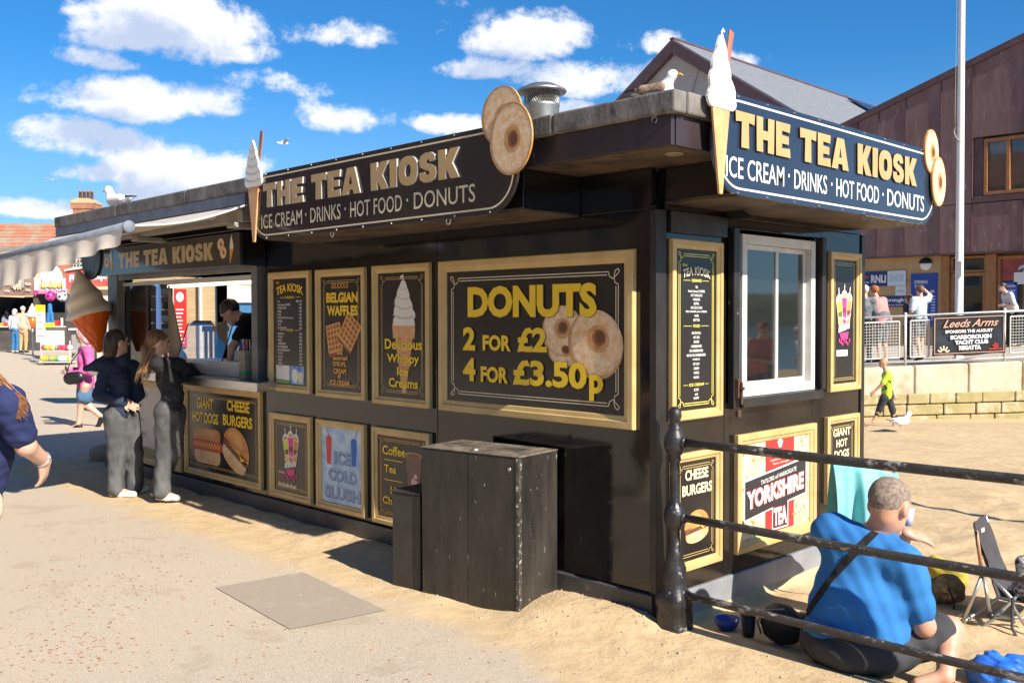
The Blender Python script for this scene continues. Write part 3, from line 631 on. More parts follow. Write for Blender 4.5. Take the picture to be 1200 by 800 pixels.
# ---- heavy slab capitals, drawn on a unit cell
GL = {'T': [[(0, 1), (1, 1), (.98, .70), (.68, .73), (.70, 0), (.30, 0), (.32, .73), (.02, .70)]],
 'H': [[(0, 1), (.36, 1), (.36, .62), (.64, .62), (.64, 1), (1, 1), (.98, 0), (.63, 0), (.64, .36), (.36, .36), (.37, 0), (.02, 0)]],
 'E': [[(0, 1), (.96, 1), (.92, .74), (.40, .76), (.40, .63), (.86, .62), (.86, .38), (.40, .38), (.40, .24), (.94, .27), (.98, 0), (.02, 0)]],
 'K': [[(0, 1), (.37, 1), (.37, .64), (.60, 1), (1, 1), (.68, .52), (1.02, 0), (.60, 0), (.37, .40), (.38, 0), (.02, 0)]],
 'I': [[(0, 1), (1, 1), (.96, 0), (.04, 0)]]}
def letter(mb, ch, x, y, w, h, z, dep, shear=0):
    def pr(pts):
        n = len(pts); P = [(x + a * w + shear * b * h, y + b * h) for a, b in pts]; ar = sum(P[i][0] * P[(i + 1) % n][1] - P[(i + 1) % n][0] * P[i][1] for i in range(n))
        if ar < 0: P = P[::-1]
        return P
    def ring(outer, inner, o=0):
        n = len(outer); vs = [(p[0], p[1], z + dep) for p in outer] + [(p[0], p[1], z + dep) for p in inner] + [(p[0], p[1], z) for p in outer] + [(p[0], p[1], z) for p in inner]
        fs = []
        for i in range(n):
            j = (i + 1) % n; fs += [(i, j, n + j, n + i), (2 * n + i, 2 * n + j, j, i), (n + i, n + j, 3 * n + j, 3 * n + i)]
        mb.add(vs, fs)
    if ch in GL:
        for pts in GL[ch]: mb.prism(pr(pts), z, z + dep)
    elif ch == 'O':
        n = 28; sq = lambda a, e: math.copysign(abs(a) ** e, a)
        f = lambda rx, ry: [(x + w * (.5 + rx * sq(math.cos(t), .8)), y + h * (.5 + ry * sq(math.sin(t), .8))) for t in (2 * math.pi * i / n for i in range(n))]
        ring(f(.5, .51), f(.15, .22))
    elif ch == 'A':
        mb.prism(pr([(.28, 1), (.72, 1), (1.04, 0), (.66, 0), (.62, .17), (.38, .17), (.34, 0), (-.04, 0), ]), z, z + dep)
    elif ch == 'S':
        pts = [(.93, .72), (.88, .90), (.70, 1.0), (.35, 1.01), (.10, .92), (.0, .74), (.06, .54), (.30, .43), (.58, .36), (.62, .29), (.50, .23), (.36, .27), (.34, .36), (.0, .34), (.03, .12), (.25, .0), (.60, -.01), (.90, .08), (1.0, .27), (.95, .47), (.72, .58), (.44, .65), (.38, .71), (.47, .78), (.58, .76), (.61, .68)]
        mb.prism(pr(pts), z, z + dep)
WORDS = [('THE', (0, .250)), ('TEA', (.295, .555)), ('KIOSK', (.610, 1.0))]
LW = {'T': 1, 'H': .98, 'E': .86, 'A': 1.06, 'K': 1.05, 'I': .42, 'O': 1.06, 'S': .92}
def tea_kiosk(parent, x0, x1, y0, y1, m, z, dep=.018, fill=None, side=None):
    W_ = x1 - x0; h = y1 - y0
    for word, (a, b) in WORDS:
        tot = sum(LW[c] for c in word) + .09 * (len(word) - 1); u = (b - a) * W_ / tot; x = x0 + a * W_
        for c in word:
            mb = MB(); letter(mb, c, x, y0, LW[c] * u, h, z, dep)
            lo = mb.build('letter', [m, side or m], parent); [setattr(p_, 'material_index', 1) for p_ in lo.data.polygons if abs(p_.normal.z) < .5]
            if c == 'A':   # the counter of the A
                MB().prism([(x + LW[c] * u * .5, y0 + h * .70), (x + LW[c] * u * .42, y0 + h * .38), (x + LW[c] * u * .58, y0 + h * .38)], z + dep, z + dep + .001).build('counter', fill or PBLK, lo)
            x += (LW[c] + .09) * u
# ---- roof signs
def stadium(x0, x1, y0, y1, r, n=10):
    o = []
    for (cx, cy, a) in ((x1 - r, y0 + r, -90), (x1 - r, y1 - r, 0), (x0 + r, y1 - r, 90), (x0 + r, y0 + r, 180)):
        for i in range(n + 1): t = R(a + 90 * i / n); o.append((cx + r * math.cos(t), cy + r * math.sin(t)))
    return o
def cutout(parent, name, pts, mats, z0, z1):
    return MB().prism(pts, z0, z1).build(name, mats, parent)
SGN = {False: mat('brown_black_sign_face', (.022, .016, .018), .14, col2=(.032, .024, .026), nscale=.9, rr=(.08, .2), spec=.6), True: mat('blue_black_sign_face', (.020, .028, .050), .12, col2=(.026, .036, .062), nscale=.9, rr=(.06, .16), spec=.6)}
LETG = mat('gold_letter_face', (.46, .30, .12), .35, col2=(.52, .35, .155), nscale=4); LETR = mat('silver_letter_edge', (.55, .52, .48), .3)
def roof_sign(label, loc, rot, w, h, side):
    t = thing('roof_sign', label, 'sign', loc, rot, 'large signs along the kiosk roof edge')
    f = SGN[side]
    MB().prism(stadium(0, w, 0, h, h * .47), 0, .018).build('panel', f, t, bevel=.002)
    i = .034; mb = MB(); ribbon(mb, stadium(i, w - i, i, h - i, h * .47 - i), .011, .0195, closed=True); mb.build('border_line', WHT if side else CREAM, t)
    tea_kiosk(t, .20 if not side else .19, w * .835 if not side else w * .875, h * .475, h * .83, LETG, .019, .012, fill=f, side=LETR if not side else BLK2)
    s = 'ICE CREAM · DRINKS · HOT FOOD · DONUTS'
    parts = [('ICE CREAM', 0, .235), ('·', .253, .260), ('DRINKS', .28, .435), ('·', .455, .462), ('HOT FOOD', .482, .715), ('·', .735, .742), ('DONUTS', .765, 1)]
    x0, x1 = (.155, w * .88) if not side else (.12, w * .93)
    for q, a, b in parts:
        xa, xb = x0 + a * (x1 - x0), x0 + b * (x1 - x0)
        if q == '·': MB().box(xa, xa + .014, h * .275, h * .31, .0195, .0205).build('printed_dot', WHT if side else CREAM, t)
        else: txt(t, q, xa, h * .165, xb, h * .375, WHT if side else CREAM, .0195, bold=.004)
    for k in range(9):
        for yy in (.012, h - .012): MB().lathe([(.006, 0), (.005, .004), (.0005, .005)], 8, Matrix.Translation((h * .45 + k * (w - h * .9) / 8, yy, .018))).build('fixing_screw', GALV, t)
    # ice cream cut out
    cx = .055; base = h * (.92 if not side else .90)
    c = MB(); c.prism([(cx - .012, -.01), (cx + .016, -.01), (cx + .085, base), (cx - .085, base)], .02, .032); c.mi = 1
    cone = c.build('ice_cream_cutout', [CONE, CONE2], t)
    H = .385 if side else .36; rw = .15; n = 26; Ls, Rs = [], []
    for k in range(n + 1):
        tt = k / n; bw = rw * (1 - tt) ** .80 * (1 - .30 * math.exp(-tt * 14)); bl = .16 * abs(math.sin(tt * 4.0 * math.pi)) ** .7
        o_ = .012 * math.sin(tt * 8) * (1 - tt); Ls.append((cx + o_ - bw * (.86 + bl), base - .05 + H * tt)); Rs.append((cx + o_ + bw * (.86 + .16 * abs(math.sin(tt * 4 * math.pi + 1)) ** .7), base - .05 + H * tt))
    MB().rings([[(a[0], a[1], .02), (b[0], b[1], .02), (b[0], b[1], .036), (a[0], a[1], .036)] for a, b in zip(Ls, Rs)]).build('ice_cream', ICE, cone)
    mb = MB(); ribbon(mb, [(cx, base + H - .075), (cx - .004, base + H - .05), (cx + .008, base + H - .035), (cx + .022, base + H - .045)], .012, .0365); mb.build('curled_tip', ICE, cone)
    mb = MB()
    for k in range(1, 6):
        tt = k / 6.3; bw = rw * (1 - tt) ** .72
        ribbon(mb, [(cx - bw * .92, base - .05 + H * (tt + .03)), (cx - bw * .3, base - .05 + H * (tt - .035)), (cx + bw * .35, base - .05 + H * (tt - .045)), (cx + bw * .92, base - .05 + H * tt)], .010 * (1.25 - tt), .0368)
    mb.build('printed_swirl', ICE2, cone)
    MB().prism([(cx + .05, base + .17), (cx + .085, base + .15), (cx + .135, base + .36), (cx + .095, base + .375)], .012, .02).build('chocolate_flake', mat('print_flake', (.32, .11, .06), .5, col2=(.42, .20, .13), nscale=30, stretch=(1, .1, 1)), cone)
    # two doughnuts
    for (dx, dy, rx, ry, z) in ((w - .12, h * 1.08, .165, .17, .02), (w - .03, h * .80, .17, .205, .034)) if not side else ((w - .10, h * .985, .12, .155, .02), (w - .005, h * .60, .12, .175, .034)):
        d = MB().prism(ell(dx, dy, rx, ry, 36), z, z + .012).build('doughnut_cutout', TAN2, t)
        donut_print(d, dx, dy, rx * .99, ry * .99, z + .0125, .02, -.005)
    return t
LS = roof_sign('long dark sign with gold letters above the gold framed doughnut prices board', (-3.48, -.575, 2.345), FRONT, 2.96, .51, False)
RS = roof_sign('blue-black sign with gold letters over the white framed side window', (.54, -.27, 2.385), SIDE, 2.80, .525, True)
for s, side in ((LS, False), (RS, True)):   # stand-off battens behind
    for x in (.5, 1.5, 2.4): MB().box(x, x + .04, .03, .47, -.06, -.001).build('batten', BLK2, s)
    b = MB()
    for x in ((1.1, 2.35) if not side else (1.7, 2.2, 2.5)): b.tube([(x + .02 * math.cos(a), -.012 + .02 * math.sin(a), .008) for a in (i * math.pi / 5 for i in range(3, 12))], .003, 6)
    b.build('hook', WHT if not side else MATS['rusty_iron'], s)
# ---- small fascia sign over the hatch
t = thing('fascia_sign', 'narrow sign with gold letters hanging over the serving hatch', 'sign', (-7.41, -.25, 2.205), FRONT)
MB().box(0, 3.14, 0, .285, -.02, .012).build('panel', mat('brown_sign_face', (.032, .025, .024), .10, col2=(.045, .036, .033), nscale=1, rr=(.06, .16), spec=.7), t, bevel=.003)
MB().box(0, 3.14, -.002, .283, -.24, -.022).build('backing_box', BLK, t)
tea_kiosk(t, .58, 2.66, .062, .222, mat('sign_gold_print', (.50, .38, .22), .3), .012, .004, fill=MATS['brown_sign_face'])
for (dx, dy) in ((2.80, .195), (2.85, .12)): donut_print(t, dx, dy, .062, .056, .0125 if dy > .15 else .015, .01, 0)
for (cx, s) in ((2.98, 1), (.40, -1)):
    mb = MB(); cone_print(mb, cx + .02 * s, .02, .15, .036, .004, .0135, 0, 1, -.03 * s); swirl(mb, cx + .02 * s, .145, .268, .042, .0150, 2, 3); mb.build('printed_cone', [ORG, CONE2, ICE, ICE2], t)
donut_print(t, .26, .14, .06, .06, .0125)
# ---- DONUTS board
t, w, h = board('price_board', 'largest gold framed board, yellow doughnut prices beside two sugared doughnuts', 'price board', -1.885, -.138, 1.09, 2.14, fw=.078)
deco(t, w, h, .125, CREAM, n=.075, lw=.006, gap=.018)
donut_print(t, 1.175, .565, .175, .165, .0115, .0, .03); donut_print(t, 1.20, .455, .15, .11, .0108)
donut_print(t, 1.445, .490, .222, .208, .0145, .03, .05, rot=-.5)
YS = mat('print_yellow_shadow', (.10, .065, .01), .5)
def ln(s, x0, y0, x1, y1, z=.0172, m=YEL, bold=.04, **k):
    txt(t, s, x0 + .005, y0 - .004, x1 + .005, y1 - .004, YS, z - .0004, name='letter_shadow', bold=bold, **k); txt(t, s, x0, y0, x1, y1, m, z, bold=bold, **k)
ln('DONUTS', .30, .655, 1.46, .865, bold=.05)
ln('2', .25, .43, .375, .59); ln('FOR', .45, .432, .722, .538); ln('£2', .783, .43, 1.047, .59)
ln('4', .25, .22, .376, .378); ln('FOR', .43, .218, .696, .326); ln('£3.50', .741, .214, 1.38, .38); ln('p', 1.40, .150, 1.51, .31)
# ---- waffles
t, w, h = board('menu_board', 'tall gold framed board with two waffles between orange lines of lettering', 'menu board', -3.453, -2.771, 1.10, 2.137)
deco(t, w, h, .095, GLN, n=.05)
txt(t, 'DELICIOUS', .21, .88, .45, .925, ORG, bold=.01, shear=.15); txt(t, 'BELGIAN', .14, .765, .578, .848, YEL, bold=.05); txt(t, 'WAFFLES', .15, .66, .578, .743, YEL, bold=.05)
WF = mat('print_waffle', (.62, .27, .06), .5, col2=(.72, .40, .14), nscale=12); WFD = mat('print_waffle_dark', (.30, .09, .02), .5)
for (cx, cy, s, rt, z) in ((.245, .49, .125, .18, .0115), (.47, .545, .135, -.62, .0135)):
    mb = MB(); ca, sa = math.cos(rt), math.sin(rt); T = lambda u, v: (cx + u * ca - v * sa, cy + u * sa + v * ca)
    fpoly(mb, [T(-s * .8, -s - .03), T(s * .85, -s - .02), T(s * .88, s * .8), T(-s * .8, s * .85)], z, 1); fpoly(mb, [T(-s * .8, -s), T(s * .8, -s), T(s * .8, s * .85), T(-s * .8, s * .85)], z + .0004, 0)
    for a in range(4):
        for c in range(5):
            u, v = -s * .66 + a * s * .36, -s * .84 + c * s * .34; fpoly(mb, [T(u, v), T(u + s * .24, v), T(u + s * .24, v + s * .22), T(u, v + s * .22)], z + .0009, 1)
    mb.build('printed_waffle', [WF, WFD], t)
for s, a, b, y in (('with', .29, .37, .345), ('assorted', .235, .435, .305), ('SYRUPS,', .235, .42, .25), ('CREAM', .24, .42, .195), ('or', .305, .35, .155), ('ICE CREAM', .195, .46, .10)): txt(t, s, a, y, b, y + (.042 if s.isupper() else .034), ORG, .0165, bold=.03)
# ---- whippy
t, w, h = board('menu_board', 'tall gold framed board with one long whipped ice cream cone printed full height', 'menu board', -2.672, -1.985, 1.09, 2.14)
deco(t, w, h, .095, GLN, n=.06)
mb = MB(); cone_print(mb, .372, .095, .60, .125, .02, .0115, 0, 1); fpoly(mb, [(.243, .50), (.500, .50), (.508, .61), (.233, .61)], .0122, 0); swirl(mb, .368, .595, .965, .158, .0128, 2, 3, -1); mb.build('printed_cone', [CONE, CONE2, ICE, ICE2], t)
for s, a, b, y, hh in (('Delicious', .145, .59, .418, .078), ('Whippy', .17, .555, .300, .085), ('Ice', .294, .428, .224, .064), ('Creams', .193, .541, .134, .07)): txt(t, s, a, y, b, y + hh, YEL, .0155, bold=.025)
# ---- price list (front)
def lst(t, rows, xl, xr, y, dy, hh, m, price=True, cen=None):
    mb = MB()
    for r in rows:
        if r is None: y -= dy; continue
        s, p = r if isinstance(r, tuple) else (r, None)
        wd = len(s) * hh * .60
        if cen is not None: txt_into(mb, s, cen - wd / 2, y, cen + wd / 2, y + hh, .0125, bold=.02)
        else: txt_into(mb, s, xl, y, min(xl + wd, xr), y + hh, .0125, bold=.02)
        if p: txt_into(mb, p, xr - len(p) * hh * .6, y, xr, y + hh, .0125, bold=.02)
        y -= dy
    mb.build('price_list', m, t)
t, w, h = board('menu_board', 'slim gold framed menu board with white price list over two small leaflets', 'menu board', -4.198, -3.544, 1.109, 2.14)
txt(t, 'the', .11, .93, .16, .955, ORG, bold=.02); txt(t, 'TEA KIOSK', .115, .825, .54, .895, YEL, bold=.03, arc=.035)
txt(t, 'DRINKS', .26, .80, .40, .82, YEL, bold=.02); txt(t, 'FOOD', .275, .52, .38, .54, YEL, bold=.02)
mb = MB()
for x0, x1, y in ((.17, .24, .81), (.42, .50, .81), (.17, .255, .53), (.40, .50, .53)): ribbon(mb, [(x0, y), (x1, y)], .004, .0125)
mb.build('printed_rule', YEL, t)
lst(t, [('TEA', 'REG 1.60'), ('Fresh Ground COFFEE', '2.40'), ('HOT CHOCOLATE', '2.40'), ('BOVRIL', '1.80'), ('WATER', '1.50'), ('MILKSHAKES (with cream)', '3.00'), ('BOTTLES', '2.20'), ('JUICE', '1.50'), ('ICE COLD CANS', '1.60')], .13, .515, .768, .0285, .018, WHT)
lst(t, [('BACON ROLL', '4.20'), ('HOT DOG', '4.00'), ('BURGER', '4.50'), ('CHEESEBURGER', '4.80'), ('DB CHEESEBURGER', '6.20'), ('BACON CHEESEBURGER', '5.50'), ('FLAPJACK', '2.20'), ('KIT KAT', '1.20'), ('CRISPS', '1.00'), ('WAFFLE', '4.50'), ('NACHOS', '2 for 3.50')], .13, .515, .49, .0285, .018, WHT)
fl = MB(); fpoly(fl, [(.10, .07), (.315, .07), (.315, .225), (.10, .225)], .0125, 0); fpoly(fl, [(.10, .07), (.315, .07), (.315, .10), (.10, .105)], .0129, 1); fpoly(fl, [(.325, .07), (.545, .07), (.545, .225), (.325, .225)], .0125, 2); fpoly(fl, ell(.40, .14, .05, .06, 12), .0129, 0); fpoly(fl, ell(.49, .13, .04, .05, 12), .0129, 3)
fl.build('leaflet', [WHT, mat('print_green', (.18, .35, .10), .5), mat('print_blue', (.05, .20, .55), .5, col2=(.3, .5, .75), nscale=22), CREAM], t)
# ---- hot dogs and burgers
def burger(mb, cx, cy, s, z, rot=0):
    ca, sa = math.cos(rot), math.sin(rot); T = lambda p: [(cx + u * ca - v * sa, cy + u * sa + v * ca) for u, v in p]
    fpoly(mb, T(ell(0, -.34 * s, .78 * s, .30 * s, 20, 180, 360) + [(.78 * s, -.16 * s), (-.78 * s, -.16 * s)]), z, 0)
    fpoly(mb, T([(-.82 * s, -.18 * s), (.82 * s, -.22 * s), (.86 * s, .0), (-.80 * s, .02 * s)]), z + .0004, 2)
    fpoly(mb, T([(-.6 * s, .0), (.86 * s, -.06 * s), (.80 * s, .05 * s), (.4 * s, -.18 * s), (.2 * s, .04 * s)]), z + .0007, 3)
    fpoly(mb, T(ell(0, .04 * s, .84 * s, .62 * s, 22, 0, 180)), z + .0010, 1); fpoly(mb, T(ell(-.1 * s, .2 * s, .5 * s, .34 * s, 18, 0, 180)), z + .0013, 4)
BUNS = [mat('print_bun', (.62, .36, .15), .5, col2=(.75, .55, .32), nscale=8), mat('print_bun_top', (.52, .20, .05), .5, col2=(.62, .30, .10), nscale=8), mat('print_meat', (.12, .045, .025), .5, col2=(.22, .09, .05), nscale=40), mat('print_cheese', (.80, .48, .06), .5), mat('print_bun_shine', (.70, .38, .14), .5, col2=(.60, .28, .09), nscale=10), mat('print_sausage', (.50, .06, .03), .5)]
t, w, h = board('menu_board', 'wide gold framed board showing a hot dog and a cheese burger', 'menu board', -5.848, -4.351, .196, 1.083)
deco(t, w, h, .10, GLN, n=.04)
for s, a, b, y in (('GIANT', .26, .59, .665), ('HOT DOGS', .16, .69, .525), ('CHEESE', .86, 1.28, .675), ('BURGERS', .78, 1.33, .535)): txt(t, s, a, y, b, y + .105, YEL, bold=.035)
mb = MB(); fpoly(mb, stadium(.19, .72, .13, .28, .07, 5), .0115, 0); fpoly(mb, stadium(.18, .72, .33, .475, .065, 5), .0117, 1); fpoly(mb, stadium(.14, .76, .255, .36, .05, 5), .0122, 5); fpoly(mb, stadium(.28, .60, .40, .455, .025, 4), .0126, 4)
ribbon(mb, [(.17 + i * .026, .285 + (.05 if i % 2 else 0)) for i in range(22)], .012, .0127, mi=3)
burger(mb, 1.02, .315, .30, .0130, -.42); mb.build('printed_food', BUNS, t)
# ---- white list left of it
t, w, h = board('menu_board', 'pale gold framed board with faint lettering and a printed meadow', 'menu board', -7.36, -5.93, .18, 1.075, panel=mat('pale_print', (.50, .47, .43), .4, col2=(.58, .55, .50), nscale=3))
txt(t, 'FOOD', .2, .70, .62, .78, GREY2, bold=.02); lst(t, ['TEA CAKES', None, 'SANDWICHES', None, 'PARKING LINES', None, 'SCARBOROUGH'], .3, 1.2, .6, .075, .035, GREY2)
mb = MB(); fpoly(mb, [(.06, .06), (1.37, .06), (1.37, .2), (.9, .16), (.4, .19), (.06, .14)], .0115, 0); mb.build('printed_meadow', mat('print_meadow', (.14, .18, .07), .5, col2=(.35, .25, .12), nscale=24), t)
# ---- milkshake boards
def shakes(t, cx, cy, s, z=.0115):
    mb = MB()
    for (dx, dy, m, m2, a) in ((-.42, -.02, 1, 4, .16), (.40, .04, 2, 3, -.14), (0, .16, 0, 3, .02)):
        X, Y = cx + dx * s, cy + dy * s; T = lambda p: [(X + (u * math.cos(a) - v * math.sin(a)) * s, Y + (u * math.sin(a) + v * math.cos(a)) * s) for u, v in p]
        z += .0006
        fpoly(mb, T([(-.30, .55), (.30, .55), (.20, -.75), (-.20, -.75)]), z, 6); fpoly(mb, T([(-.26, .50), (.26, .50), (.16, -.72), (-.16, -.72)]), z + .0003, m); fpoly(mb, T([(-.22, .0), (.22, .05), (.19, -.25), (-.2, -.2)]), z + .0004, m2)
        fpoly(mb, T(ell(0, .52, .31, .34, 14, 0, 180)), z + .0005, 6); fpoly(mb, T(ell(0, .54, .24, .22, 12, 0, 180)), z + .0006, 5); ribbon(mb, T([(0, .7), (.03, 1.15)]), .07 * s, z + .0007, mi=6)
    z += .001
    fpoly(mb, [(cx - .5 * s, cy - 1.02 * s), (cx + .42 * s, cy - .95 * s), (cx + .32 * s, cy - 1.3 * s), (cx - .3 * s, cy - 1.35 * s)], z, 0)
    for k in range(7): fpoly(mb, ell(cx + (-.5 + .17 * k) * s, cy + (-1.36 - .08 * (k % 3)) * s, .07 * s, .10 * s, 8), z, 0)
    ribbon(mb, [(cx - .62 * s, cy - .55 * s), (cx - .2 * s, cy - .25 * s), (cx + .2 * s, cy - .4 * s), (cx + .62 * s, cy - .1 * s)], .10 * s, z + .0002, mi=7)
    mb.mi = 6; txt_into(mb, 'shmoo', cx - .60 * s, cy - 1.0 * s, cx + .52 * s, cy - .62 * s, z + .0006, bold=.05, slope=.2 * s)
    mb.build('printed_milkshakes', [PINK, mat('print_lime', (.60, .66, .06), .5), mat('print_caramel', (.55, .28, .08), .5), mat('print_dark_berry', (.22, .04, .05), .5), mat('print_olive', (.16, .15, .03), .5), mat('print_froth', (.66, .55, .28), .5, col2=(.45, .2, .1), nscale=60), WHT, PNK2], t)
t, w, h = board('menu_board', 'gold framed board of three colourful milkshake cups next to the pale blue slush board', 'menu board', -4.201, -3.544, .185, .917)
deco(t, w, h, .085, GLN, n=.03); shakes(t, .33, .42, .165); txt(t, 'enjoy', .13, .20, .24, .235, PNK2, .0145, bold=.03); txt(t, 'REAL', .15, .165, .23, .19, PINK, .0145, bold=.03); txt(t, 'thickshakes', .12, .095, .42, .135, CREAM, .0145, bold=.04)
# ---- slush
t, w, h = board('menu_board', 'gold framed pale blue board advertising ice cold slush', 'menu board', -3.46, -2.781, .182, .914, panel=mat('icy_print', (.22, .42, .66), .45, col2=(.55, .68, .78), nscale=9, ndet=12))
BLU = mat('print_navy', (.10, .14, .30), .5); BL2 = mat('print_mid_blue', (.02, .13, .50), .5)
for s, a, b, y, hh in (('ICE', .235, .47, .385, .105), ('COLD', .155, .55, .245, .10), ('SLUSH', .10, .60, .10, .10)):
    txt(t, s, a + .006, y - .006, b + .006, y + hh - .006, BLU, .0114, bold=.06, name='letter_shadow'); txt(t, s, a, y, b, y + hh, mat('print_ice_letter', (.26, .36, .58), .5), .012, bold=.035)
mb = MB()
for (cx, y0, y1, mi) in ((.165, .37, .585, 0), (.515, .385, .585, 1)):
    mb = MB(); fpoly(mb, [(cx - .028, y0), (cx + .028, y0), (cx + .04, y1), (cx - .04, y1)], .0117, mi); fpoly(mb, ell(cx, y1, .036, .02, 10, 0, 180), .0119, mi); ribbon(mb, [(cx + .01, y1), (cx + (-.04 if mi == 0 else .05), y1 + .10)], .007, .0121, mi=mi); mb.build('printed_slush_cup', [RED, BL2], t)
# ---- coffee
t, w, h = board('menu_board', 'gold framed hot drinks board half hidden behind the black storage box', 'menu board', -2.685, -1.988, .172, .912)
deco(t, w, h, .085, ORG, n=.045)
for s, a, b, y, hh in (('Coffee', .12, .40, .535, .07), ('Tea', .14, .29, .40, .06), ('Hot', .22, .38, .245, .055), ('Chocolate', .12, .54, .16, .058)): txt(t, s, a, y, b, y + hh, YEL, .0145, bold=.022)
mb = MB()
for x0, x1, y in ((.135, .36, .497), (.135, .36, .345)): ribbon(mb, [(x0, y), (x1, y)], .006, .0125, mi=0)
fpoly(mb, [(.43, .30), (.56, .30), (.59, .56), (.40, .56)], .0118, 1); fpoly(mb, ell(.495, .56, .098, .022, 18), .0124, 2); fpoly(mb, ell(.495, .557, .082, .016, 18), .0128, 3); fpoly(mb, ell(.50, .36, .035, .035, 12), .0124, 4); fpoly(mb, ell(.515, .40, .02, .025, 10), .0124, 4)
mb.build('printed_paper_cup', [YEL, mat('print_cup_brown', (.20, .12, .09), .5), mat('print_cup_rim', (.40, .30, .26), .5), TAN3, PNK2], t)
# ---- side wall boards
t, w, h = board('menu_board', 'tall narrow drinks and food list next to the white framed window', 'menu board', .117, .641, 1.138, 2.20, side=True, fw=.055)
PY = mat('print_lemon', (.70, .60, .12), .45)
deco(t, w, h, .083, PY, n=.05, lw=.005, gap=.013)
txt(t, 'the', .115, .905, .165, .925, PY, bold=.02); txt(t, 'TEA KIOSK', .12, .835, .405, .885, CREAM, bold=.03, arc=.022)
for s, y in (('DRINKS', .815), ('FOOD', .545), ('ICE CREAM', .195)):
    d = len(s) * .0085; txt(t, s, .262 - d, y, .262 + d, y + .018, PY, bold=.03); mb = MB(); ribbon(mb, [(.13, y + .009), (.25 - d, y + .009)], .003, .0125); ribbon(mb, [(.274 + d, y + .009), (.39, y + .009)], .003, .0125); mb.build('printed_rule', PY, t)
lst(t, ['TEA', 'Fresh Ground COFFEE', 'HOT CHOCOLATE', 'HORLICKS', 'BOVRIL', 'ICE COLD CANS', 'MILK SHAKES (with CREAM)', 'WATER', 'BOTTLES'], 0, 0, .778, .0245, .015, WHT, cen=.262)
lst(t, ['BACON ROLL', 'HOT DOG', 'BURGER', 'CHEESEBURGER', 'DB CHEESEBURGER', 'BACON DB CHEESEBURGER', 'FLAPJACK', 'KIT KAT', 'CRISPS', 'WAFFLE', 'NACHOS'], 0, 0, .505, .0265, .0155, WHT, cen=.262)
lst(t, ['SCOOP', 'and', 'WHIPPY'], 0, 0, .165, .025, .016, WHT, cen=.262)
t, w, h = board('menu_board', 'tall narrow board of three milkshake cups beside the far side of the window', 'menu board', 2.024, 2.499, 1.201, 2.214, side=True, fw=.055)
deco(t, w, h, .08, GLN, n=.02); shakes(t, .235, .58, .155); MB().box(.12, .29, .255, .30, .0115, .012).build('caption_strip', WHT, t)
t, w, h = board('menu_board', 'narrow gold framed cheese burgers board behind the iron railing post', 'menu board', .126, .640, .239, .943, side=True, fw=.055)
deco(t, w, h, .08, GLN, n=.04); txt(t, 'CHEESE', .14, .535, .38, .60, CREAM, bold=.035); txt(t, 'BURGERS', .11, .445, .42, .51, CREAM, bold=.035); mb = MB(); burger(mb, .262, .25, .15, .0120, .12); mb.build('printed_burger', BUNS, t)
t, w, h = board('menu_board', 'narrow gold framed giant hot dog board behind the turquoise towel', 'menu board', 1.986, 2.484, .40, 1.023, side=True, fw=.055)
deco(t, w, h, .08, GLN, n=.04)
for s, a, b, y in (('GIANT', .11, .38, .47), ('HOT', .16, .33, .39), ('DOGS', .13, .36, .31)): txt(t, s, a, y, b, y + .058, CREAM, bold=.035)
mb = MB(); fpoly(mb, stadium(.11, .37, .11, .16, .02, 4), .0115, 0); fpoly(mb, stadium(.10, .38, .15, .19, .018, 4), .0119, 5); fpoly(mb, stadium(.11, .37, .18, .24, .03, 4), .0115, 1); mb.build('printed_hot_dog', BUNS, t)
# ---- tea poster
t, w, h = board('tea_poster', 'gold framed red and black tea poster behind the iron railing', 'poster', .812, 1.825, .241, .999, side=True, panel=mat('poster_montage', (.66, .60, .46), .45, col2=(.50, .46, .26), nscale=13, ndet=9, wear=(.40, .22, .10), wscale=9, wth=(.60, .66)), fw=.07)
mb = MB(); fpoly(mb, [(.36, .075), (.73, .075), (.73, .685), (.36, .685)], .0115, 0)
fpoly(mb, [(.10, .19), (.445, .23), (.445, .085), (.655, .085), (.655, .25), (.90, .275), (.90, .535), (.10, .455)][::1], .0120, 1)
fpoly(mb, [(.11, .20), (.455, .24), (.455, .095), (.645, .095), (.645, .26), (.89, .285), (.89, .522), (.11, .445)], .0124, 2)
for i in range(46): cx, cy = (.075 + .27 * random.random(), .075 + .60 * random.random()) if i % 2 else (.74 + .18 * random.random(), .075 + .60 * random.random()); ribbon(mb, [(cx, cy), (cx + random.uniform(-.04, .04), cy + random.uniform(-.04, .04))], random.uniform(.006, .02), .0114 + i * .00001, mi=3 + i % 2)
fpoly(mb, [(.53, .63), (.56, .63), (.58, .67), (.545, .70), (.51, .67)], .0124, 1)
mb.build('printed_banner', [RED, WHT, mat('print_black', (.025, .025, .03), .4), mat('print_leaf', (.28, .30, .10), .5), mat('print_straw', (.45, .26, .09), .5)], t)
txt(t, 'TAYLORS of HARROGATE', .30, .405, .76, .435, WHT, .0130, bold=.01, slope=.045)
txt(t, 'YORKSHIRE', .125, .255, .865, .385, RED, .0130, bold=.09, slope=.055, name='letter_shadow'); txt(t, 'YORKSHIRE', .13, .26, .86, .38, WHT, .0134, bold=.045, slope=.055)
txt(t, 'TEA', .455, .105, .645, .235, RED, .0130, bold=.09, name='letter_shadow'); txt(t, 'TEA', .465, .11, .635, .23, WHT, .0134, bold=.045)
for k, (s, a, b) in enumerate((('By Appointment to', .50, .60), ('His Majesty The King', .465, .64), ('Suppliers of Beverages', .42, .68), ('Taylors, Harrogate', .45, .66))): txt(t, s, a, .595 - k * .026, b, .611 - k * .026, WHT, .0120, bold=.01, slope=.006)
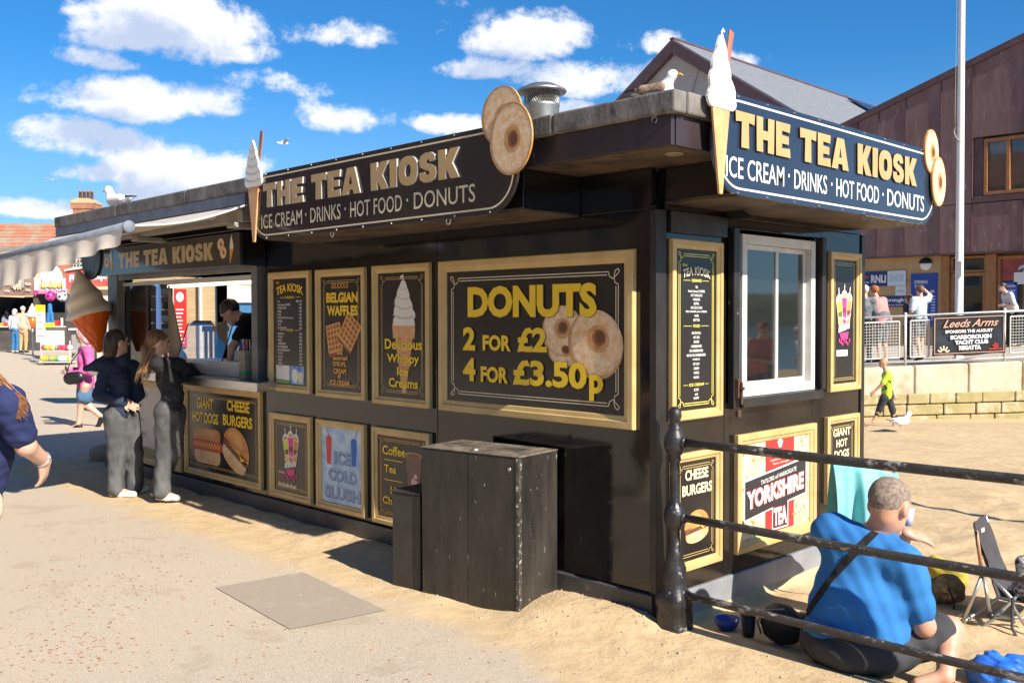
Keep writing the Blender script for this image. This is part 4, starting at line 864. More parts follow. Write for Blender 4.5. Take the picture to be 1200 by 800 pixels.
# ------------------------------------------------------------------ things round the kiosk
IRON = mat('black_iron_paint', (.014, .013, .014), .34, col2=(.03, .028, .028), nscale=14, bump=.35, bscale=55, rr=(.2, .5), wear=(.26, .25, .24), wscale=18, wth=(.60, .66), stretch=(1, 1, 1))
IRR = mat('chipped_rail_paint', (.030, .026, .024), .5, col2=(.05, .045, .04), nscale=20, bump=.6, bscale=60, wear=(.27, .25, .23), wscale=13, wth=(.56, .60), stretch=(.6, 1, 1))
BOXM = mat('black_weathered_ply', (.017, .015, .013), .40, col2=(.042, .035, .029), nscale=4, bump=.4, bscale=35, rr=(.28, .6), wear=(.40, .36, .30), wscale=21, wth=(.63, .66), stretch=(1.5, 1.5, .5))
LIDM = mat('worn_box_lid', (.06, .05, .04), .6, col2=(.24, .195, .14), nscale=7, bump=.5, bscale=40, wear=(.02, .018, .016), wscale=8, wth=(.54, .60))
def rz(a): return Matrix.Rotation(a, 4, 'Z')
t = thing('storage_box', 'large black wooden storage box with scuffed lid against the kiosk wall', 'storage box', (-.68, -.43, -.09), (0, 0, R(8)))
MB().box(-.78, -.40, 0, .018, 0, 1.0).build('front_board', BOXM, t, bevel=.004); MB().box(-.397, -.02, 0, .018, 0, 1.0).build('front_board', BOXM, t, bevel=.004)
MB().box(-.017, .0, -.002, .40, 0, 1.0).build('side_board', BOXM, t, bevel=.003); MB().box(-.78, -.765, .02, .40, 0, 1.0).build('side_board', BOXM, t, bevel=.003)
MB().box(-.764, -.018, .385, .40, 0, 1.0).build('back_board', BOXM, t)
MB().box(-.018, .006, -.006, .022, .0, .998).build('corner_bead', mat('chipped_corner', (.03, .027, .024), .4, col2=(.08, .07, .06), nscale=10, wear=(.5, .46, .40), wscale=22, wth=(.55, .6), bump=.5, bscale=40), t, bevel=.003)
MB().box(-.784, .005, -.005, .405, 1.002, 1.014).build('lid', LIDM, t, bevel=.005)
MB().lathe([(.026, 0), (.028, .006), (.02, .016), (.01, .022), (.0005, .023)], 14, Matrix.Translation((-.36, .03, 1.014))).build('lid_knob', GALV, t, smooth=True)
MB().lathe([(.012, 0), (.010, .004), (.0005, .005)], 10, Matrix.Translation((-.07, -.001, .93)) @ Matrix.Rotation(R(90), 4, 'X')).build('bolt_head', GALV, t)
t = thing('side_cabinet', 'narrow low black wooden cabinet beside the taller storage box', 'cabinet', (-1.495, -.52, -.09), (0, 0, R(8)))
MB().box(-.25, 0, 0, .33, 0, .68).build('body', mat('black_flat_ply', (.028, .024, .022), .5, col2=(.045, .04, .036), nscale=6, bump=.2, bscale=40, wear=(.2, .16, .11), wscale=9, wth=(.66, .7)), t, bevel=.004)
MB().box(-.256, .006, -.006, .336, .683, .70).build('top', MATS['black_flat_ply'], t, bevel=.003)
# railing
t = thing('iron_railing', 'black cast iron seafront railing with ball-topped post and three peeling round rails', 'railing', (.148, -.02, 0))
PR = [(.002, -.1), (.085, -.1), (.085, .0), (.080, .12), (.088, .14), (.085, .19), (.07, .22), (.072, .27), (.065, .34), (.045, .40), (.048, .42), (.034, .44), (.030, .55), (.036, .565), (.055, .59), (.062, .63), (.055, .67), (.036, .695), (.030, .71), (.027, .93), (.036, .95), (.032, .97), (.045, .985), (.060, 1.02), (.060, 1.07), (.048, 1.10), (.034, 1.12), (.038, 1.135), (.024, 1.15), (.030, 1.165), (.039, 1.195), (.034, 1.225), (.018, 1.243), (.001, 1.247)]
def rpost(x):
    p = MB(); rs = []
    n = 20
    for (r, z) in PR:
        sq = 1 if z > .2 else .0
        rs.append([Vector((r * math.cos(a) * (1 if sq else min(1.25, 1 / max(abs(math.cos(a)), abs(math.sin(a))))), r * math.sin(a) * (1 if sq else min(1.25, 1 / max(abs(math.cos(a)), abs(math.sin(a))))), z)) for a in (2 * math.pi * j / n + .15 for j in range(n))])
    p.rings(rs); p.ball((.0, -.055, .20), .030, 10, 6).ball((.05, -.03, .19), .026, 10, 6)
    o = p.build('post', IRON, t, smooth=True); o.location = (x, 0, 0); return o
rpost(0); rpost(2.65)
for z, r in ((1.05, .0245), (.63, .0225), (.20, .021)):
    MB().tube([(i * .5, .004 * math.sin(i * 1.7 + z), z - .003 * math.sin(i * .9)) for i in range(0, 19)], r, 14).build('rail', IRR, t, smooth=True)
    MB().tube([(.03, 0, z), (.075, 0, z)], r + .006, 14).build('rail_collar', IRON, t, smooth=True)
# roof vent
t = thing('roof_vent', 'round galvanised flue with a mesh band and shallow conical cowl on the kiosk roof', 'flue', (-1.231, .35, 2.87))
MB().lathe([(.118, 0), (.118, .30), (.122, .31), (.122, .325), (.114, .33)], 28, cap=False).build('pipe', GALV, t, smooth=True)
mb = MB()
for k in range(44):
    for s in (-1, 1):
        a0, a1 = 2 * math.pi * k / 44, 2 * math.pi * (k + 3 * s) / 44; q = [(.121 * math.cos(a0 + (a1 - a0) * i / 3), .121 * math.sin(a0 + (a1 - a0) * i / 3), .325 + .085 * i / 3) for i in range(4)]; mb.tube(q, .0018, 4, False)
mb.build('mesh_band', GALV, t, kind='stuff')
MB().lathe([(.100, .30), (.100, .42)], 20, cap=False).build('inner_pipe', mat('soot', (.06, .05, .04), .8), t)
MB().lathe([(.12, .408), (.165, .405), (.172, .415), (.165, .425), (.09, .462), (.075, .466), (.002, .468)], 26).build('cowl', GALV, t, smooth=True)
# gulls
WF_ = mat('gull_white', (.80, .79, .77), .7, col2=(.70, .69, .67), nscale=20, bump=.2, bscale=90); WG = mat('gull_grey', (.30, .31, .33), .7, col2=(.40, .41, .43), nscale=30, bump=.3, bscale=80)
WB = mat('gull_brown', (.20, .12, .08), .75, col2=(.42, .30, .22), nscale=26, bump=.3, bscale=80); BK = mat('gull_beak', (.80, .45, .05), .4); BLKF = mat('gull_black', (.02, .02, .02), .5); LEGP = mat('gull_leg', (.70, .42, .36), .5)
def gull(label, loc, rot, sc=1.0, sit=False, wing=WG, legs=True, group='gulls near the kiosk'):
    t = thing('gull', label, 'gull', loc, (0, 0, rot), group); t.scale = (sc,) * 3
    h = .0 if sit else .11
    pr = [('ell', (0, 0, .085 + h), (.16, .065, .068)), ('cap', (.08, 0, .11 + h), (.135, 0, .19 + h), .055, .038), ('ell', (.150, 0, .215 + h), (.045, .036, .038)), ('cap', (-.12, 0, .09 + h), (-.21, 0, .085 + h), .045, .018, ((0, 0, 1), .5))]
    blob('body', pr, WF_, t, cell=.008, k=.035)
    MB().rings([[(.185, .011 * math.cos(a), .212 + h + .013 * math.sin(a)) for a in (i * math.pi / 3 for i in range(6))], [(.225, .008 * math.cos(a), .205 + h + .009 * math.sin(a)) for a in (i * math.pi / 3 for i in range(6))], [(.245, .002 * math.cos(a), .192 + h + .003 * math.sin(a)) for a in (i * math.pi / 3 for i in range(6))]]).build('beak', BK, t, smooth=True)
    for s in (-1, 1):
        blob('wing', [('cap', (.07, s * .058, .11 + h), (-.10, s * .060, .105 + h), .042, .035, ((0, 1, 0), .45)), ('cap', (-.10, s * .05, .10 + h), (-.25, s * .018, .115 + h), .030, .010, ((0, 1, 0), .45))], wing, t, cell=.008, k=.02)
        MB().ball((.162, s * .034, .224 + h), .006, 8, 6).build('eye', BLKF, t)
        MB().tube([(-.17, s * .04, .115 + h), (-.285, s * .012, .118 + h)], [.014, .004], 6).build('wing_tip', BLKF, t)
        if not sit:
            MB().tube([(.0, s * .025, .17), (-.01, s * .027, .05), (.0, s * .027, .006)], [.010, .006, .005], 6).tube([(-.005, s * .027, .006), (.05, s * .05, .004)], .004, 5).tube([(-.005, s * .027, .006), (.055, s * .03, .004)], .004, 5).tube([(-.005, s * .027, .006), (.045, s * .008, .004)], .004, 5).build('leg', LEGP, t)
    return t
az_rt = math.atan2(RT.y, RT.x)
g = gull('white gull with mottled brown wings resting on the roof corner', (.275, -.37, 2.862), az_rt - .55, .62, sit=True, wing=WB)
gull('white gull on the far end of the roof above the awning', (-6.55, -.38, 2.868), az_rt + math.pi - .5, .95, sit=True, wing=WF_)
gp = on_z(1056, 508, -.1); gull('white gull standing on the sand behind the walking boy', (gp.x, gp.y, ground_z(gp.x, gp.y)), az_rt + .25, .95, wing=mat('gull_pale', (.66, .66, .66), .7, col2=(.76, .75, .73), nscale=20))
def flyer(label, p, hd, sc):
    t = thing('flying_gull', label, 'gull', p, (0, 0, hd), 'gulls in the air'); t.scale = (sc,) * 3
    blob('body', [('cap', (-.2, 0, 0), (.12, 0, .0), .03, .06), ('ell', (.19, 0, .02), (.05, .04, .04))], WF_, t, cell=.012)
    for s in (-1, 1): blob('wing', [('cap', (.05, s * .04, .02), (.09, s * .30, .14), .07, .05, ((0, 0, 1), .25)), ('cap', (.09, s * .30, .14), (-.05, s * .62, .08), .05, .012, ((0, 0, 1), .3))], WG, t, cell=.012)
flyer('gull gliding high above the left sign with raised wings', on_d(331, 168, 38), az_rt + .6, 1.0); flyer('tiny distant gull among the low clouds above the brick chimney', on_d(60, 211, 62), az_rt + 2.4, .9)
# giant ice cream
t = thing('giant_ice_cream', 'giant fibreglass ice cream cone mounted tilted beside the serving hatch', 'ice cream model', (-7.60, -.17, 1.36))
t.scale = (.93, .93, .97); ax = Vector((-.17, -.17, .93)).normalized(); t.rotation_euler = ax.to_track_quat('Z', 'Y').to_euler()
mb = MB(); n = 26; rs = []
for i in range(15): u = i / 14; rs.append([Vector(((.018 + .215 * u) * math.cos(a), (.018 + .215 * u) * math.sin(a), .46 * u)) for a in (2 * math.pi * j / n for j in range(n))])
mb.rings(rs); cn = mb.build('cone', mat('orange_fibreglass', (.86, .13, .008), .32, col2=(.88, .17, .012), nscale=5), t, smooth=True)
for s in (-1, 1):
    for k in range(10): 
        MB().tube([((.023 + .215 * u) * math.cos(s * u * 1.5 + k * .628), (.023 + .215 * u) * math.sin(s * u * 1.5 + k * .628), .46 * u) for u in (i / 9 for i in range(10))], .0026, 4).build('cone_ridge', mat('orange_ridge', (.70, .13, .012), .35), cn)
rs = []; N_ = 70; n = 30
for i in range(N_ + 1):
    u = i / N_; b = .255 * (1 - u ** 1.25) ** .85 + .012
    rs.append([Vector(((b * (1 + .065 * math.sin(u * 20 - a)) * (1 if u > .03 else .8)) * math.cos(a), (b * (1 + .065 * math.sin(u * 20 - a)) * (1 if u > .03 else .8)) * math.sin(a), .42 + .56 * u)) for a in (2 * math.pi * j / n for j in range(n))])
MB().rings(rs).build('ice_cream_swirl', mat('cream_fibreglass', (.85, .71, .55), .4, col2=(.88, .77, .62), nscale=4, wear=(.35, .26, .18), wscale=7, wth=(.66, .75)), t, smooth=True)
# awning over the hatch, wound out
AWT = mat('awning_fabric', (.56, .50, .43), .75, col2=(.48, .42, .36), nscale=3, bump=.1, bscale=120, wear=(.38, .35, .33), wscale=4, wth=(.6, .7)); AWW = mat('awning_white_metal', (.13, .15, .19), .65, col2=(.20, .22, .26), nscale=6)
t = thing('awning', 'wound-out cream fabric awning with pale front bar over the serving hatch', 'awning', (-3.7, -.55, 2.68))
def aw(u, v): return (-4.3 * u, -.92 * v + .06 * (1 - v), -.02 - (.24 + .15 * u) * v - .05 * math.sin(math.pi * v) - .012 * math.sin(u * 50) * v)
mb = MB(); mb.grid(60, 10, aw); mb.grid(60, 10, lambda u, v: (aw(u, v)[0], aw(u, v)[1], aw(u, v)[2] + .006)); mb.build('fabric', AWT, t, smooth=True)
mb = MB(); L_ = [aw(0, v / 10) for v in range(11)]; mb.tube([(x + .004, y, z + .004) for x, y, z in L_], .008, 6); mb.build('edge_hem', WUP, t)
rs = [[(x, -.93 + .042 * math.cos(a), -.265 + .035 * x + .040 * math.sin(a)) for a in (2 * math.pi * j / 12 for j in range(12))] for x in (.02, -4.32)]
MB().rings(rs).build('front_bar', AWW, t, smooth=True)
MB().lathe([(.047, 0), (.048, .012), (.04, .02), (.001, .022)], 16, Matrix.Translation((.02, -.93, -.265)) @ Matrix.Rotation(R(90), 4, 'Y')).build('end_cap', AWW, t, smooth=True)
def va(u, v): return (-4.3 * u, -.965 - .02 * v + .018 * math.sin(u * 60) * v, -.28 - .15 * u - (.11 + .27 * u + .005 * math.sin(u * 60)) * v)
mb = MB(); mb.grid(200, 4, va); mb.grid(200, 4, lambda u, v: (va(u, v)[0], va(u, v)[1] + .004, va(u, v)[2])); mb.build('valance', mat('valance_fabric', (.85, .74, .60), .75, col2=(.74, .65, .54), nscale=4), t, smooth=True)
MB().box(-4.2, -.0, .02, .10, -.02, .075).build('cassette', AWW, t, bevel=.01)
ARM = mat('awning_arm_metal', (.33, .31, .28), .4, metal=.5, col2=(.42, .39, .35), nscale=8)
for x0 in (-.5, -3.4):
    MB().tube([(x0, .05, -.08), (x0 - .72, -.33, -.17)], .022, 8).build('folding_arm', ARM, t); MB().tube([(x0 - .72, -.33, -.17), (x0 - .1, -.88, -.27)], .019, 8).build('folding_arm', ARM, t)
MB().box(-4.15, -.06, .03, .12, -.155, -.05).build('support_bar', ARM, t, bevel=.006)
for x0 in (-.12, -2.0, -4.0): MB().box(x0 - .14, x0, -.0, .30, -.20, -.157).build('wall_bracket', ARM, t, bevel=.006)
# left-hand round end panel under the roof
MB().prism(ell(0, 0, .27, .25, 28), 0, .02, Matrix.Translation((-7.55, -.262, 2.42)) @ Matrix.Rotation(R(90), 4, 'X')).build('round_sign_back', BLK2, K)
# ground bits
pt = MB().add([(-2.466, -1.45, 0), (-1.434, -1.523, 0), (-1.335, -.92, 0), (-2.389, -.836, 0)], [(0, 1, 2, 3)])
v = []
for j in range(13):
    for i in range(21):
        a, b = i / 20, j / 12; x = (-2.466 * (1 - a) - 1.434 * a) * (1 - b) + (-2.389 * (1 - a) - 1.335 * a) * b; y = (-1.45 * (1 - a) - 1.523 * a) * (1 - b) + (-.836 * (1 - a) - .92 * a) * b; v.append((x, y, ground_z(x, y) + .0045))
PM = MB(); PM.add(v, [(j * 21 + i, j * 21 + i + 1, (j + 1) * 21 + i + 1, (j + 1) * 21 + i) for j in range(12) for i in range(20)])
PM.build('repair_patch', mat('patch_concrete', (.27, .22, .165), .95, col2=(.40, .33, .25), nscale=160, bump=.4, bscale=150, world_co=True, wear=(.40, .33, .22), wscale=3, wth=(.55, .7)), None, smooth=True, kind='structure')
mb = MB(); rnd = random.Random(3)
for (cx, cy, sx, sy, nn) in ((-1.9, -2.55, .28, .18, 150), (-2.9, -2.15, .5, .25, 120), (-3.4, -1.55, .9, .3, 120), (-1.3, -1.85, .7, .3, 60), (-4.4, -1.35, .8, .25, 60), (-.3, -1.3, .5, .3, 30)):
    for _ in range(nn):
        x, y = rnd.gauss(cx, sx), rnd.gauss(cy, sy); a = rnd.random() * 6; s = rnd.uniform(.006, .013); z = ground_z(x, y) + .003
        mb.add([(x + s * math.cos(a + k * 1.26) * (1 if k % 2 else .65), y + s * math.sin(a + k * 1.26) * .8, z + rnd.uniform(0, .003)) for k in range(5)], [(0, 1, 2, 3, 4)])
mb.build('fallen_petals', mat('russet_petal', (.50, .22, .12), .8, col2=(.58, .33, .20), nscale=40), None, kind='stuff')
mb = MB()
for _ in range(420):
    x, y = rnd.uniform(-5.5, 1.6), -abs(rnd.gauss(0, .5)) - .02; s = rnd.uniform(.003, .011) * (1.6 if rnd.random() < .05 else 1); z = ground_z(x, y)
    mb.ball((x, y, z + s * .2), s, 5, 3, (1, rnd.uniform(.6, 1), .6))
mb.build('pebbles', mat('pebble', (.30, .25, .19), .85, col2=(.55, .50, .42), nscale=60), None, kind='stuff')
mb = MB()
for _ in range(260):
    x, y = rnd.uniform(-6, .1), -rnd.uniform(.0, .22); z = ground_z(x, y); a = rnd.random() * 6; l = rnd.uniform(.02, .06)
    mb.tube([(x, y, z), (x + l * .5 * math.cos(a), y + l * .5 * math.sin(a), z + .012), (x + l * math.cos(a), y + l * math.sin(a), z + .004)], .0011, 3, False)
mb.build('dry_litter', mat('dry_stalk', (.26, .17, .09), .9, col2=(.12, .08, .05), nscale=50), None, kind='stuff')
# bowl, cup
def on_ground(px, py, z=-.06): p = on_z(px, py, z); return Vector((p.x, p.y, ground_z(p.x, p.y)))
t = thing('bowl', 'blue plastic bowl on the sand behind the iron railing', 'bowl', on_ground(852, 733))
MB().lathe([(.001, .0), (.035, .0), (.060, .03), (.078, .075), (.074, .075), (.056, .032), (.033, .006), (.001, .006)], 24).build('bowl_body', mat('blue_plastic', (.03, .07, .30), .35), t, smooth=True); 
t = thing('paper_cup', 'black takeaway cup with white base next to the blue bowl', 'cup', on_ground(877, 744))
MB().lathe([(.001, .006), (.031, .006), (.033, .012), (.043, .13), (.001, .13)], 22).build('cup_body', mat('black_card', (.02, .018, .018), .5), t, smooth=True)
MB().lathe([(.031, -.002), (.032, .008), (.030, .008)], 20).build('base_rim', WUP, t); MB().lathe([(.044, .128), (.047, .134), (.044, .140), (.036, .138), (.001, .134)], 22).build('lid', mat('black_plastic', (.015, .015, .015), .3), t, smooth=True)

t = thing('shadow_lamp_post', 'tall grey lamp post standing on the beach beyond the railing', 'lamp post', (6.1, 4.42, -.1))  # unseen post, added out of frame for the shadow line it throws on the beach
MB().lathe([(.11, 0), (.11, .5), (.075, .56), (.06, 3), (.045, 6.2), (.04, 6.3)], 14).build('post', GALV, t, smooth=True); MB().tube([(0, 0, 6.25), (-.2, 0, 6.5), (-.7, 0, 6.6)], .035, 8).build('arm', GALV, t, smooth=True); MB().box(-1.15, -.65, -.12, .12, 6.55, 6.66).build('lamp_head', AWW, t, bevel=.03)
# ------------------------------------------------------------------ people
SK = mat('skin', (.56, .33, .23), .5, col2=(.62, .37, .27), nscale=9, sss=.12, bump=.05, bscale=120); SKR = mat('skin_tanned', (.50, .25, .16), .5, col2=(.58, .32, .22), nscale=9, sss=.12, bump=.08, bscale=120)
def fabric(n, c, c2=None, b=.3, bs=160, r=.85, **k): return mat(n, c, r, col2=c2 or tuple(x * .8 for x in c), nscale=k.pop('nscale', 6), bump=b, bscale=bs, spec=.2, **k)
def ortho(fw, up=Vector((0, 0, 1))):
    f = Vector(fw).normalized(); r = f.cross(up).normalized(); u = r.cross(f); return Matrix(((r.x, f.x, u.x), (r.y, f.y, u.y), (r.z, f.z, u.z)))
def hand_prims(w, d, palm, s, curl=.5, grip=None):
    """wrist point, direction of the fingers, palm normal; five separate bent fingers"""
    d = Vector(d).normalized(); n = Vector(palm).normalized(); n = (n - d * n.dot(d)).normalized(); a = d.cross(n).normalized(); w = Vector(w)
    o = [('cap', tuple(w), tuple(w + d * .035 * s), .026 * s, .030 * s, (tuple(n), .62)), ('cap', tuple(w + d * .035 * s - a * .018 * s), tuple(w + d * .075 * s - a * .020 * s), .024 * s, .020 * s, (tuple(n), .6)), ('cap', tuple(w + d * .035 * s + a * .016 * s), tuple(w + d * .075 * s + a * .018 * s), .024 * s, .020 * s, (tuple(n), .6))]
    for i, (off, ln) in enumerate(((-.030, .062), (-.010, .074), (.011, .078), (.031, .066))):
        p0 = w + d * .078 * s + a * off * s; L = ln * s; dd = (d + a * off * (9 if curl < .25 else 3)).normalized()
        for k, (f, r) in enumerate(((.45, .0092), (.32, .0085), (.23, .0078))):
            c = curl * (.9 + .1 * i) * (.5 + .5 * k) * .9; dd = (dd * math.cos(c) + n * math.sin(c)).normalized(); p1 = p0 + dd * L * f
            o.append(('cap', tuple(p0), tuple(p1), r * s, r * .92 * s, None, .006)); p0 = p1
    p0 = w + d * .022 * s + a * .026 * s; p1 = p0 + (d * .6 + a * .7 + n * .35).normalized() * .040 * s; p2 = p1 + (d * .85 + a * .15 + n * .5).normalized() * .032 * s
    return o + [('cap', tuple(p0), tuple(p1), .014 * s, .011 * s, None, .010), ('cap', tuple(p1), tuple(p2), .0105 * s, .009 * s, None, .006)]
def std(base, yaw, H=1.7, arms='down', stride=0, lean=0, seat=None):
    """joints of an upright figure; yaw = heading in the ground plane"""
    s = H / 1.7; B = Vector(base); f = Vector((math.cos(yaw), math.sin(yaw), 0)); r = Vector((f.y, -f.x, 0)); z = Vector((0, 0, 1))
    P = lambda x, y, h: B + (r * x + f * (y + lean * max(0, h - .9)) + z * h) * s
    J = dict(head=P(0, .03, 1.595), neck=P(0, -.01, 1.43), chest=P(0, 0, 1.24), waist=P(0, 0, 1.06), pelvis=P(0, -.01, .93))
    for k, q in (('R', 1), ('L', -1)):
        st = stride * q
        J['sh' + k] = P(.175 * q, -.01, 1.385); J['hip' + k] = P(.085 * q, 0, .90)
        J['kn' + k] = P(.09 * q, .03 + st * .5, .49); J['an' + k] = P(.095 * q, -.02 + st * (1.0 if st > 0 else 1.15), .085 + (0.0 if st >= 0 else abs(st) * .18)); J['to' + k] = J['an' + k] + (f * .16 - z * (.05 if st >= 0 else .08)) * s
        if arms == 'down': J['el' + k] = P(.215 * q, -.04 - st * .35, 1.12); J['wr' + k] = P(.225 * q, .06 - st * .6, .88)
        elif arms == 'front': J['el' + k] = P(.21 * q, .05, 1.13); J['wr' + k] = P(.08 * q, .26, 1.12)
        elif arms == 'rail': J['el' + k] = P(.20 * q, .12, 1.10); J['wr' + k] = P(.12 * q, .34, 1.05)
        elif arms == 'up': J['el' + k] = P(.30 * q, .10, 1.50) if q > 0 else P(.22 * q, 0, 1.12); J['wr' + k] = P(.12 * q, .10, 1.66) if q > 0 else P(.15 * q, .2, 1.05)
    J['f'] = f; return J
def person(label, J, s=1.0, yawf=None, skin=None, top=None, sleeve=.5, bot=None, leg=1.0, skirt=False, shoe=None, hair=None, hstyle='short', cell=.013, fat=1.0, group=None, topk=1.0, legk=1.0, face=None, hem=.0, hat=None, hands=None, tmul=1.0):
    skin = skin or SK; f = Vector(yawf if yawf else J['f']).normalized(); up = (J['head'] - J['neck']).normalized(); up = (up + Vector((0, 0, 1)) * 1.2).normalized()
    fd = Vector(face).normalized() if face is not None else f; Rm = ortho(fd, up)
    low = min(J['toR'].z, J['toL'].z, J['anR'].z, J['pelvis'].z); base = Vector((J['pelvis'].x, J['pelvis'].y, low - .03))
    t = thing('person', label, 'person', base, group=group)
    q = {k: (v - base) for k, v in J.items() if k != 'f'}
    T = lambda v: tuple(v); r_ = f.cross(Vector((0, 0, 1))).normalized()
    hc = q['head']; X = lambda a, b, c: T(hc + Rm @ (Vector((a, b, c)) * s))
    M3 = [[Rm[i][j] for j in range(3)] for i in range(3)]
    fl = (T(f), .72)
    tb = lambda g: [('cap', T(q['waist']), T(q['chest']), (.125 * fat + g) * s, (.138 * (.4 + .6 * fat) + g) * s, fl), ('cap', T(q['pelvis']), T(q['waist']), (.138 * fat + g) * s, (.12 * fat + g) * s, (T(f), .78)), ('cap', T(q['shR'] * .88 + q['shL'] * .12), T(q['shL'] * .88 + q['shR'] * .12), (.062 + g) * s, (.062 + g) * s), ('cap', T(q['chest']), T(q['neck'] * .8 + q['chest'] * .2), (.115 + g) * s, (.06 + g) * s, fl)]
    arm = lambda k, g, a=1.0: ([('cap', T(q['sh' + k]), T(q['sh' + k].lerp(q['el' + k], min(1, a * 2))), (.052 + g) * s * tmul, (.041 + g) * s * tmul)] + ([('cap', T(q['el' + k]), T(q['el' + k].lerp(q['wr' + k], min(1, a * 2 - 1))), (.042 + g) * s * tmul, (.029 + (.04 - .029) * max(0, 2 - a * 2) + g) * s * tmul)] if a > .5 else []))
    lg = lambda k, g, a=1.0, kk=1.0: ([('cap', T(q['hip' + k]), T(q['hip' + k].lerp(q['kn' + k], min(1, a * 2))), (.088 + g) * s * kk, (.060 + g) * s * kk)] + ([('cap', T(q['kn' + k]), T(q['kn' + k].lerp(q['an' + k], min(1, a * 2 - 1))), (.058 + g) * s * kk, (.040 + g) * s * kk)] if a > .5 else []))
    head = [('ell', X(0, -.008, .022), (.077 * s, .096 * s, .098 * s), M3), ('ell', X(0, .022, -.045), (.056 * s, .066 * s, .070 * s), M3), ('cap', X(0, .075, .01), X(0, .108, -.022), .010 * s, .014 * s, None, .012), ('ell', X(0, .075, -.092), (.026 * s, .020 * s, .018 * s), M3), ('cap', X(-.016, .088, -.055), X(.016, .088, -.055), .008 * s, .008 * s, None, .008), ('cap', X(-.035, .080, .030), X(.035, .080, .030), .012 * s, .012 * s, None, .014)]
    for e in (-1, 1): head.append(('ell', X(.076 * e, -.005, -.012), (.012 * s, .020 * s, .030 * s), M3))
    body = head + tb(-.012) + [('cap', T(q['neck']), X(0, -.02, -.06), .056 * s, .050 * s)]
    hp = []
    for k in 'RL':
        body += arm(k, 0) + lg(k, -.004) + [('cap', T(q['an' + k]), T(q['to' + k]), .036 * s, .028 * s, ((0, 0, 1), .8))]
        if leg and not skirt and q['kn' + k]: body.append(('ell', T(q['kn' + k].lerp(q['an' + k], .3)), (.052 * s,) * 3))
        d = q['wr' + k] - q['el' + k]; hd = (hands or {}).get(k)
        body += hand_prims(q['wr' + k], hd[0] if hd else d.normalized() + Vector((0, 0, -.25)), hd[1] if hd else (-r_ if k == 'R' else r_), s, hd[2] if hd else .35)
    blob('body', body, skin, t, cell=cell, k=.022, cuts=[('ell', X(.030 * e, .093, .010), (.016 * s, .012 * s, .011 * s)) for e in (-1, 1)])
    for e in (-1, 1): MB().ball(X(.030 * e, .083, .010), .010 * s, 8, 6).build('eye', mat('eye_dark', (.03, .02, .02), .2), t)
    w = wrinkle(.0035 * s, 34 / s, random.random() * 6, (1, 1, 1.5))
    if top:
        g = .016 * topk; pr = tb(g) + [p for k in 'RL' if sleeve > 0 for p in arm(k, g + (.008 if sleeve <= .5 else 0), sleeve)]
        if hem: pr.append(('cap', T(q['pelvis']), T(q['pelvis'] - Vector((0, 0, hem * s))), (.135 * fat + g) * s, (.128 * fat + g) * s, (T(f), .8)))
        blob('top', pr, top, t, cell=cell, k=.03, nz=w, cuts=[('cap', T(q['neck'] - Vector((0, 0, .005))), T(q['neck'] + (q['head'] - q['neck']) * .8), .058 * s, .085 * s)])
    if bot:
        if skirt: pr = [('cap', T(q['pelvis'] + Vector((0, 0, .03))), T((q['knR'] + q['knL']) * .5 * leg + q['pelvis'] * (1 - leg)), .128 * s * fat, .158 * s, (T(f), .85))]
        else: pr = [('cap', T(q['pelvis'] + Vector((0, 0, .06 * s)) - f * .0), T(q['pelvis'] - Vector((0, 0, .03 * s))), .132 * s * fat, .142 * s * fat, (T(f), .80)), ('ell', T(q['pelvis'] - f * .055 * s - Vector((0, 0, .03 * s))), (.12 * s * fat, .10 * s, .10 * s))] + [p for k in 'RL' for p in lg(k, .012 * legk, leg, 1)]
        if not skirt and legk > 1.8:
            for k in 'RL': pr.append(('cap', T(q['kn' + k]), T(q['an' + k] + Vector((0, 0, .015 * s))), .064 * s, .078 * s))
        blob('skirt' if skirt else ('trousers' if leg > .7 else 'shorts'), pr, bot, t, cell=cell, k=.03, nz=wrinkle(.004 * s, 28 / s, 2.1, (1, 1, .8)))
    if shoe:
        for k in 'RL':
            d = (q['to' + k] - q['an' + k]).normalized(); blob('shoe', [('cap', T(q['an' + k] - d * .03 * s + Vector((0, 0, -.045 * s))), T(q['to' + k] + d * .035 * s + Vector((0, 0, -.008 * s))), .042 * s, .038 * s, ((0, 0, 1), .85)), ('cap', T(q['an' + k] + Vector((0, 0, -.02 * s))), T(q['an' + k] + d * .05 * s + Vector((0, 0, -.03 * s))), .043 * s, .040 * s)], shoe, t, cell=cell, k=.02, clip=None)
    if hair:
        hp = [('ell', X(0, -.020, .035), (.086 * s, .102 * s, .098 * s), M3)]
        cutr = [('ell', X(0, .105, -.045), (.075 * s, .085 * s, .105 * s)), ]
        if hstyle == 'long': hp += [('cap', X(0, -.075, .0), X(0, -.095, -.20), .070 * s, .055 * s), ('cap', X(.055, -.045, -.02), X(.065, -.05, -.20), .035 * s, .030 * s), ('cap', X(-.055, -.045, -.02), X(-.065, -.05, -.20), .035 * s, .030 * s), ('cap', X(0, -.095, -.18), X(.0, -.10, -.32), .055 * s, .025 * s)]
        if hstyle == 'tail': hp += [('cap', X(0, -.10, .0), X(0, -.135, -.06), .030 * s, .034 * s), ('cap', X(0, -.135, -.06), X(0, -.13, -.30), .032 * s, .014 * s)]
        if hstyle == 'bob': hp += [('cap', X(0, -.06, .0), X(0, -.07, -.09), .078 * s, .070 * s)]
        if hstyle == 'crop': hp = [('ell', X(0, -.020, .034), (.080 * s, .098 * s, .092 * s), M3)]; cutr.append(('ell', X(0, .03, -.10), (.10 * s, .10 * s, .075 * s)))
        blob('hair', hp, hair, t, cell=min(cell, .011), k=.025, nz=wrinkle(.003 * s, 60 / s, .4, (1, 1, .25)), cuts=cutr)
